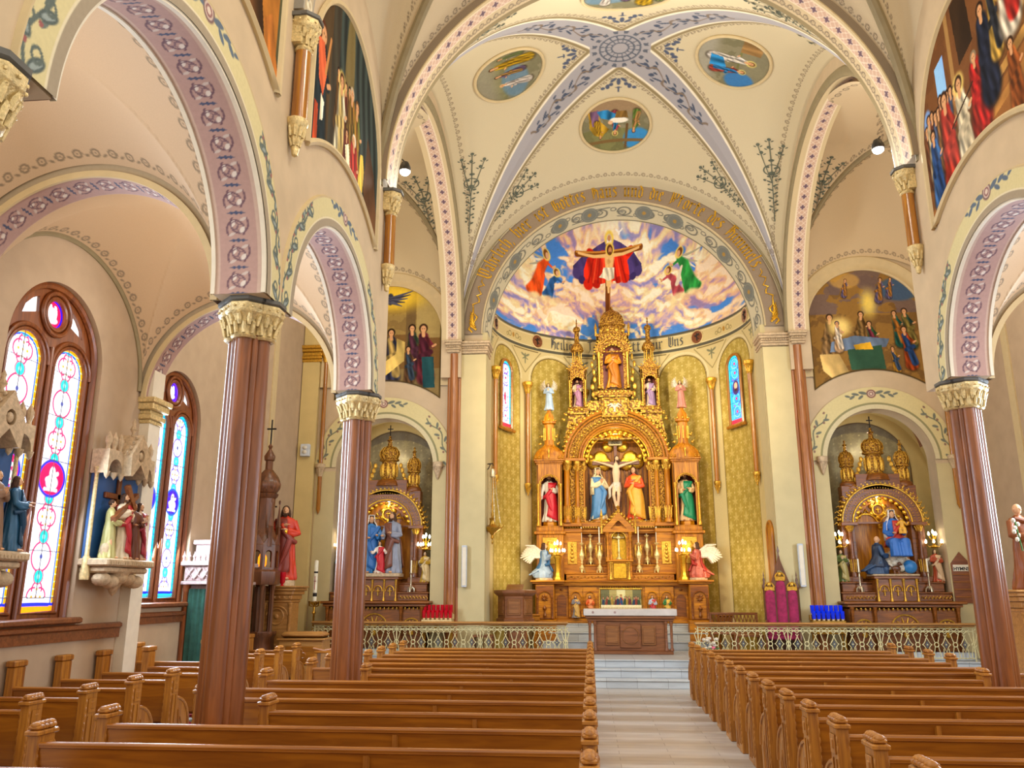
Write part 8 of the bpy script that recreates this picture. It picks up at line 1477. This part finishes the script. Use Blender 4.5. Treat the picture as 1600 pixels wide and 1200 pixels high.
m.build('lantern', 'shrine_wood', t); m = MB(); m.lathe([(.2, 3.92), (.27, 4.02), (.28, 4.1), (.22, 4.25), (.1, 4.4), (.08, 4.42), (.08, 4.6), (.11, 4.62), (.12, 4.7), (.05, 4.82), (.03, 4.86), (.05, 4.92), (0, 5.0)], 16, flute=.04, nf=8); m.build('dome', 'shrine_wood', t); m = MB(); m.tube([(0, 0, 4.95), (0, 0, 5.5)], .018, 6); m.tube([(-.1, 0, 5.3), (.1, 0, 5.3)], .018, 6); m.build('finial_cross', 'dark_iron', t)
m = MB(); m.lathe([(.07, 2.4), (.09, 2.45), (.09, 2.58), (.02, 2.72)], 10, .08, -.2); m.build('amber_lamp', 'amber_glow', t)
def pedestal(loc, w, H, label, base=0.):
    t = empty('carved_pedestal', loc, 0, label, 'pedestal'); m = MB(); m.bbox(-w, w, -w, w, 0, .18, .015); m.bbox(-w * .9, w * .9, -w * .9, w * .9, .18, .26, .01); m.bbox(-w * .72, w * .72, -w * .72, w * .72, .26, H - .32, .01)
    for (e, z0, z1) in ((.78, -.34, -.28), (.84, -.28, -.18), (.94, -.18, -.1), (1.04, -.1, -.04), (1.12, -.04, 0)): m.bbox(-w * e, w * e, -w * e, w * e, H + z0, H + z1, .01)
    m.build('body', 'shrine_wood' if False else 'pale_oak', t); m = MB()
    for sg in (-1, 1): ccol(m, sg * w * .74, -w * .74, .26, H - .34, .035)
    m.tube([(.6 * w * math.cos(a), -w * .74, H - .6 + .5 * w * math.sin(a)) for a in np.linspace(0, PI, 12)], .02, 6); m.tube([(.16 * math.cos(a) * w / .4, -w * .74, H - .62 + .16 * math.sin(a)) for a in np.linspace(0, 2 * PI, 16)], .016, 6); m.sph(0, -w * .74, H - .62, .05, .02, .05)
    for k in range(5): m.sph(0, -w * .73, .4 + .1 * k, .09 - .014 * k, .02, .06, 8, 5)
    for k in range(6): m.sph(-w * .7 + k * w * .28, -w * .88, H - .23, .025, .02, .03, 6, 4)
    m.build('front_trim', 'pale_oak', t); return t
pedestal((-7.42, 17.5, 0), .38, 2.02, 'carved wooden pedestal under the red robed statue, left transept')
t = statue('christ_statue', (-7.42, 17.45, 2.02), 1.58, 'christ statue in red mantle holding a cross, left transept', 'statue', .25, robe='cc3a1c', mantle='8a3a30', arms='chest', beard=True, plinth=(.27, .12), cape_side=-1)
m = MB(); m.tube([(-.26, -.12, .5), (-.3, -.1, 1.78)], .02, 6); m.tube([(-.37, -.1, 1.66), (-.21, -.1, 1.66)], .018, 6); m.build('staff_cross', 'dark_iron', t); m = MB(); m.sph(.03, -.2, 1.12, .05, .03, .06); m.build('heart', 'gold_leaf', t)
o = statue('votive_glass', (-7.38, 17.2, 2.14), .0001, '', 'x') if False else empty('votive_glass', (-7.34, 17.22, 2.02), 0, 'dark red glass votive at the feet of the red robed statue', 'votive candle'); MB().lathe([(.05, 0), (.02, .03), (.06, .08), (.065, .28), (.055, .28)], 12).build('glass_cup', 'red_glass', o)
t = empty('paschal_candle', (-7.2, 18.95, .495), 0, 'tall white paschal candle on a brass stand behind the left rail', 'candle'); m = MB(); m.lathe([(.16, 0), (.15, .04), (.05, .08), (.025, .14), (.022, .9), (.05, .94), (.025, .98), (.03, 1.1), (.09, 1.14), (.11, 1.18), (.05, 1.2)], 14)
for k in range(6): a = k * PI / 3; m.tube([(.05 * math.cos(a), .05 * math.sin(a), 1.08), (.12 * math.cos(a), .12 * math.sin(a), 1.1), (.13 * math.cos(a), .13 * math.sin(a), 1.2)], .012, 5)
m.build('stand', 'brass', t); MB().lathe([(.045, 1.18), (.045, 2.1), (.0, 2.12)], 14).build('candle', 'candle_wax', t); m = MB(); m.lathe([(.0465, 1.3), (.0465, 1.38)], 14); m.lathe([(.0465, 1.82), (.0465, 1.86)], 14); m.build('dark_bands', 'blackish', t); m = MB(); m.tube([(0, -.047, 1.45), (0, -.047, 1.75)], .008, 5); m.tube([(-.025, -.042, 1.64), (.025, -.042, 1.64)], .008, 5); m.build('red_cross', 'cushion_red', t)
t = empty('oak_chest', (-6.67, 16.9, 0), 0, 'pale oak chest with a carved quatrefoil front, beyond the left side pews', 'chest'); m = MB(); m.bbox(-.45, .45, -.25, .25, 0, 1.0, .012); m.bbox(-.49, .49, -.29, .29, .96, 1.0, .01); m.bbox(-.44, .44, -.24, .24, 1.0, 1.12, .05); m.build('body', 'pale_oak', t)
for x in (0,): m = MB(); m.bbox(-.3, .3, -.262, -.25, .5, .85, .005); [m.tube([(x + .07 * math.cos(a) + .05 * math.cos(u_), -.262, .68 + .07 * math.sin(a) + .05 * math.sin(u_)) for u_ in np.linspace(a - 2, a + 2, 9)], .012, 5) for a in (0, PI / 2, PI, 3 * PI / 2)]; m.build('quatrefoil', 'oak', t)
t = empty('confessional', (-7.62, 14.9, 0), 0, 'confessional with a green curtain and carved pale canopy by the left wall', 'confessional'); m = MB(); m.bbox(-.36, .30, -.62, .62, 0, 2.02, .01); m.build('body', 'shrine_wood', t)
for sg in (-1, 1): m = MB(); ccol(m, -.34, -.64, .0, 2.05, .045) if sg < 0 else ccol(m, .30, -.64, 0, 2.05, .045); m.build('corner_post', 'window_wood', t)
m = MB(); n = 30; m.add([(-.30 + .56 * i / n, -.635 - .012 * math.sin(i * 1.3), z) for z in (.05, 1.95) for i in range(n + 1)], [(i, i + 1, n + 2 + i, n + 1 + i) for i in range(n)]); m.build('curtain', 'green_cloth', t); m = MB(); m.bbox(-.42, .38, -.72, .68, 2.02, 2.08, .01); m.bbox(-.38, .34, -.68, .64, 2.08, 2.34, .01); m.bbox(-.44, .40, -.74, .70, 2.34, 2.42, .015); m.bbox(-.3, .26, -.5, .5, 2.42, 2.72, .01); m.bbox(-.34, .30, -.54, .54, 2.72, 2.80, .01)
for k in range(9): x = -.4 + .095 * k; m.lathe([(.03, 2.42), (.02, 2.47), (.035, 2.5), (.01, 2.56), (0, 2.6)], 6, x, -.7)
for k in range(5): m.tube([(-.34 + .15 * k, -.69, 2.12), (-.27 + .15 * k, -.70, 2.21), (-.34 + .15 * k, -.69, 2.3)], .014, 5); m.tube([(-.22 + .15 * k, -.69, 2.12), (-.29 + .15 * k, -.70, 2.21), (-.22 + .15 * k, -.69, 2.3)], .014, 5)
m.build('canopy', 'stone_lilac', t)
# right: friar with child on a pedestal
pedestal((6.08, 14.25, 0), .34, 1.93, 'carved wooden pedestal at the right picture edge')
t = statue('friar_statue', (6.08, 14.25, 1.93), 1.38, 'friar statue in brown habit carrying a child and lilies, right edge', 'statue', .3, robe='8a4a1c', arms='hold', bald=True, hair='hair_brown', mseed=2); m = MB(); m.tube([(-.13, -.05, 1.12), (0, -.13, 1.07), (.13, -.05, 1.12), (0, .1, 1.14), (-.13, -.05, 1.12)], .04, 8); m.build('cowl', cloth('7a3e16'), t)
m = MB(); [m.sph(-.25 + .05 * math.sin(k * 2), -.18, .78 + .06 * k, .035, .03, .04, 7, 5) for k in range(6)]; m.build('lilies', 'wing_white', t); m = MB(); m.tube([(-.2, -.2, .6), (-.25, -.18, 1.1)], .012, 5); m.build('stems', 'leaf_green', t); m = MB(); m.lathe([(.1, .2), (.12, .22), (.1, .24)], 8, 0, 0, 0) if False else m.tube([(.14 * math.cos(a), .11 * math.sin(a), .84) for a in np.linspace(0, 2 * PI, 17)], .012, 5); m.build('girdle', 'wing_white', t)
statue('child_statue', (6.30, 14.02, 2.72), .5, 'small child in white on the arm of the friar statue', 'statue', -.6, pose='sit', robe='e8e0d8', arms='open', longhair=False)
# stations of the cross
def station(y, lab, figs, blue='2a5a94'):
    """relief niche on the aisle wall: local x along the wall (world +y), local -y into the nave"""
    t = empty('station_of_the_cross', (-7.32, y, 0), PI / 2, lab, 'relief'); W2 = .52
    m = MB(); m.bbox(-W2, W2, .04, .12, 2.3, 3.62, .01); m.build('back_panel', cloth(blue), t); m = MB(); m.bbox(-W2 - .06, W2 + .06, -.30, .13, 2.22, 2.32, .02); m.bbox(-W2 - .0, W2 + .0, -.24, .13, 2.14, 2.22, .02)
    for k in range(5): m.sph(-.4 + .2 * k, -.12, 2.06 - .03 * math.sin(k * 2), .13, .12, .09, 10, 6)
    m.lathe([(0, 1.84), (.04, 1.88), (.09, 1.98), (.16, 2.08), (.2, 2.16)], 10, 0, -.06); [m.cbox(-.5 + .055 * k, -.30, 2.25, .025, .02, .03) for k in range(19)]; m.build('ledge', 'stone_pale', t)
    for sg in (-1, 1): m = MB(); m.lathe([(.06, 2.05), (.065, 2.12), (.05, 2.2), (.05, 2.32), (.03, 2.36), (.026, 3.4), (.04, 3.44), (.05, 3.5)], 10, sg * (W2 + .03), .02); m.build('side_shaft', 'pale_gilt', t)
    for a, (x0, x1) in enumerate(((-W2 - .06, -.2), (.2, W2 + .06))): m = MB(); c = (x0 + x1) / 2; h = (x1 - x0) / 2; m.plate([(x0, 3.42), (x0 + .03, 3.42)] + [(c - h * .8 * math.cos(q), 3.46 + .16 * math.sin(q)) for q in np.linspace(.1, PI - .1, 9)] + [(x1 - .03, 3.42), (x1, 3.42), (x1, 3.74), (x0, 3.74)], [], 'y', -.14, .1); [m.lathe([(.035, 3.74), (.025, 3.78), (.045, 3.84), (.045, 3.9), (.02, 3.95), (.0, 4.0)], 8, x, -.08) for x in (x0 + .05, c, x1 - .05)]; [m.lathe([(0, 3.34), (.03, 3.38), (.045, 3.44)], 8, x, -.12) for x in (x0 + .02, c, x1 - .02)]; m.build('canopy_wing', 'stone_pale', t)
    m = MB(); m.plate([(-.22, 3.42), (-.17, 3.42), (0, 3.6), (.17, 3.42), (.22, 3.42), (.24, 3.7), (0, 4.02), (-.24, 3.7)], [[(.08 * math.cos(q), 3.72 + .09 * math.sin(q)) for q in np.linspace(0, 2 * PI, 13)[:-1]]], 'y', -.26, .1); m.sph(0, -.24, 3.72, .05, .03, .06); crockets(m, [(sg * (.24 - .06 * k), -.2, 3.72 + .08 * k, sg * .7, .7) for sg in (-1, 1) for k in range(4)], .028, .015); m.lathe([(.03, 4.0), (.02, 4.05), (.05, 4.1), (.02, 4.16), (.03, 4.2), (0, 4.26)], 8, 0, -.1); m.build('canopy_gable', 'stone_pale', t)
    m = MB(); m.bbox(-.04, .04, .0, .04, 2.6, 3.4, .008); m.bbox(-.32, .32, .0, .04, 3.12, 3.2, .008); m.build('wall_cross', 'window_wood', t)
    for k, (x, yy, h, kw) in enumerate(figs):
        p = empty('relief_figure', (x, yy, 2.32), kw.pop('rz', 0)); p.parent = t; figure(p, (0, 0, 0), h, mseed=k, **kw)
    return t
st = station(10.78, 'station of the cross with a bowed figure carrying a red brown cross, between the windows', [(-.34, -.12, .78, dict(robe='b8b070', arms='hold', rz=.6, lean=.12, longhair=False)), (-.08, -.14, .88, dict(robe='e0d0b0', mantle='b82830', arms='chest', beard=True)), (.18, -.14, .78, dict(robe='6a3a24', arms='hold', rz=-.5, longhair=False)), (.40, -.1, .80, dict(robe='c8a890', mantle='a02838', arms='pray'))])
m = MB(); m.tube([(-.42, -.2, 2.82), (.16, -.16, 3.2)], .045, 4); m.tube([(-.14, -.18, 3.3), (.06, -.2, 2.98)], .045, 4); m.build('carried_cross', 'mahogany', st)
m = MB(); m.sph(-.36, -.12, 2.42, .1, .08, .12); m.build('rock', 'stone_pale', st)
station(8.12, 'station of the cross cut by the left picture edge', [(.1, -.14, .85, dict(robe='8a6a50', arms='pray')), (.38, -.16, .82, dict(robe='2a5a7a', mantle='1f4460', arms='hold', rz=.5))])
# prie-dieu before the left rail, flowers on the first right pew
t = empty('prie_dieu', (-5.75, 15.95, 0), 0, 'small kneeling desk with curved arms before the left communion rail', 'prie-dieu'); m = MB()
for sg in (-1, 1): m.bbox(*sorted((sg * .36, sg * .30)), -.12, .1, 0, .8, .008)
m.build('side', 'oak_z', t); m = MB(); m.tube([(-.4, -.05, .86), (-.2, -.05, .82), (0, -.05, .85), (.2, -.05, .84), (.4, -.05, .92)], [.035, .03, .03, .03, .045], 8); m.bbox(-.36, .36, -.14, .12, .78, .82, .01); m.build('top', 'oak', t); m = MB(); m.bbox(-.3, .3, -.45, -.12, .12, .18, .01); m.build('kneeling_board', 'oak', t)
t = empty('flower_arrangement', (1.55, 18.3, .33), 0, 'small bunch of pink and white flowers at the start of the right rail', 'flowers'); m = MB(); m.lathe([(.07, 0), (.1, .1), (.06, .2), (.08, .26), (.06, .26)], 12); m.build('vase', 'silvered', t)
m = MB(); [m.sph(.15 * math.cos(k * 2.4) * (k / 14) ** .5, .13 * math.sin(k * 2.4) * (k / 14) ** .5, .5 + .12 * math.cos(k), .045, .045, .035, 7, 5) for k in range(14)]; m.build('blossoms', 'wing_white', t); m = MB(); [m.sph(.13 * math.cos(k * 2.1 + 1), .12 * math.sin(k * 2.1 + 1), .38 + .09 * math.sin(k * 3), .04, .04, .035, 7, 5) for k in range(7)]; m.build('pink_blossoms', 'pink_petal', t); m = MB()
for k in range(16): a = k * 2.4; m.tube([(0, 0, .2), (.1 * math.cos(a), .1 * math.sin(a), .36), (.2 * math.cos(a), .19 * math.sin(a), .44)], [.012, .024, .004], 5)
m.build('leaves', 'leaf_green', t)
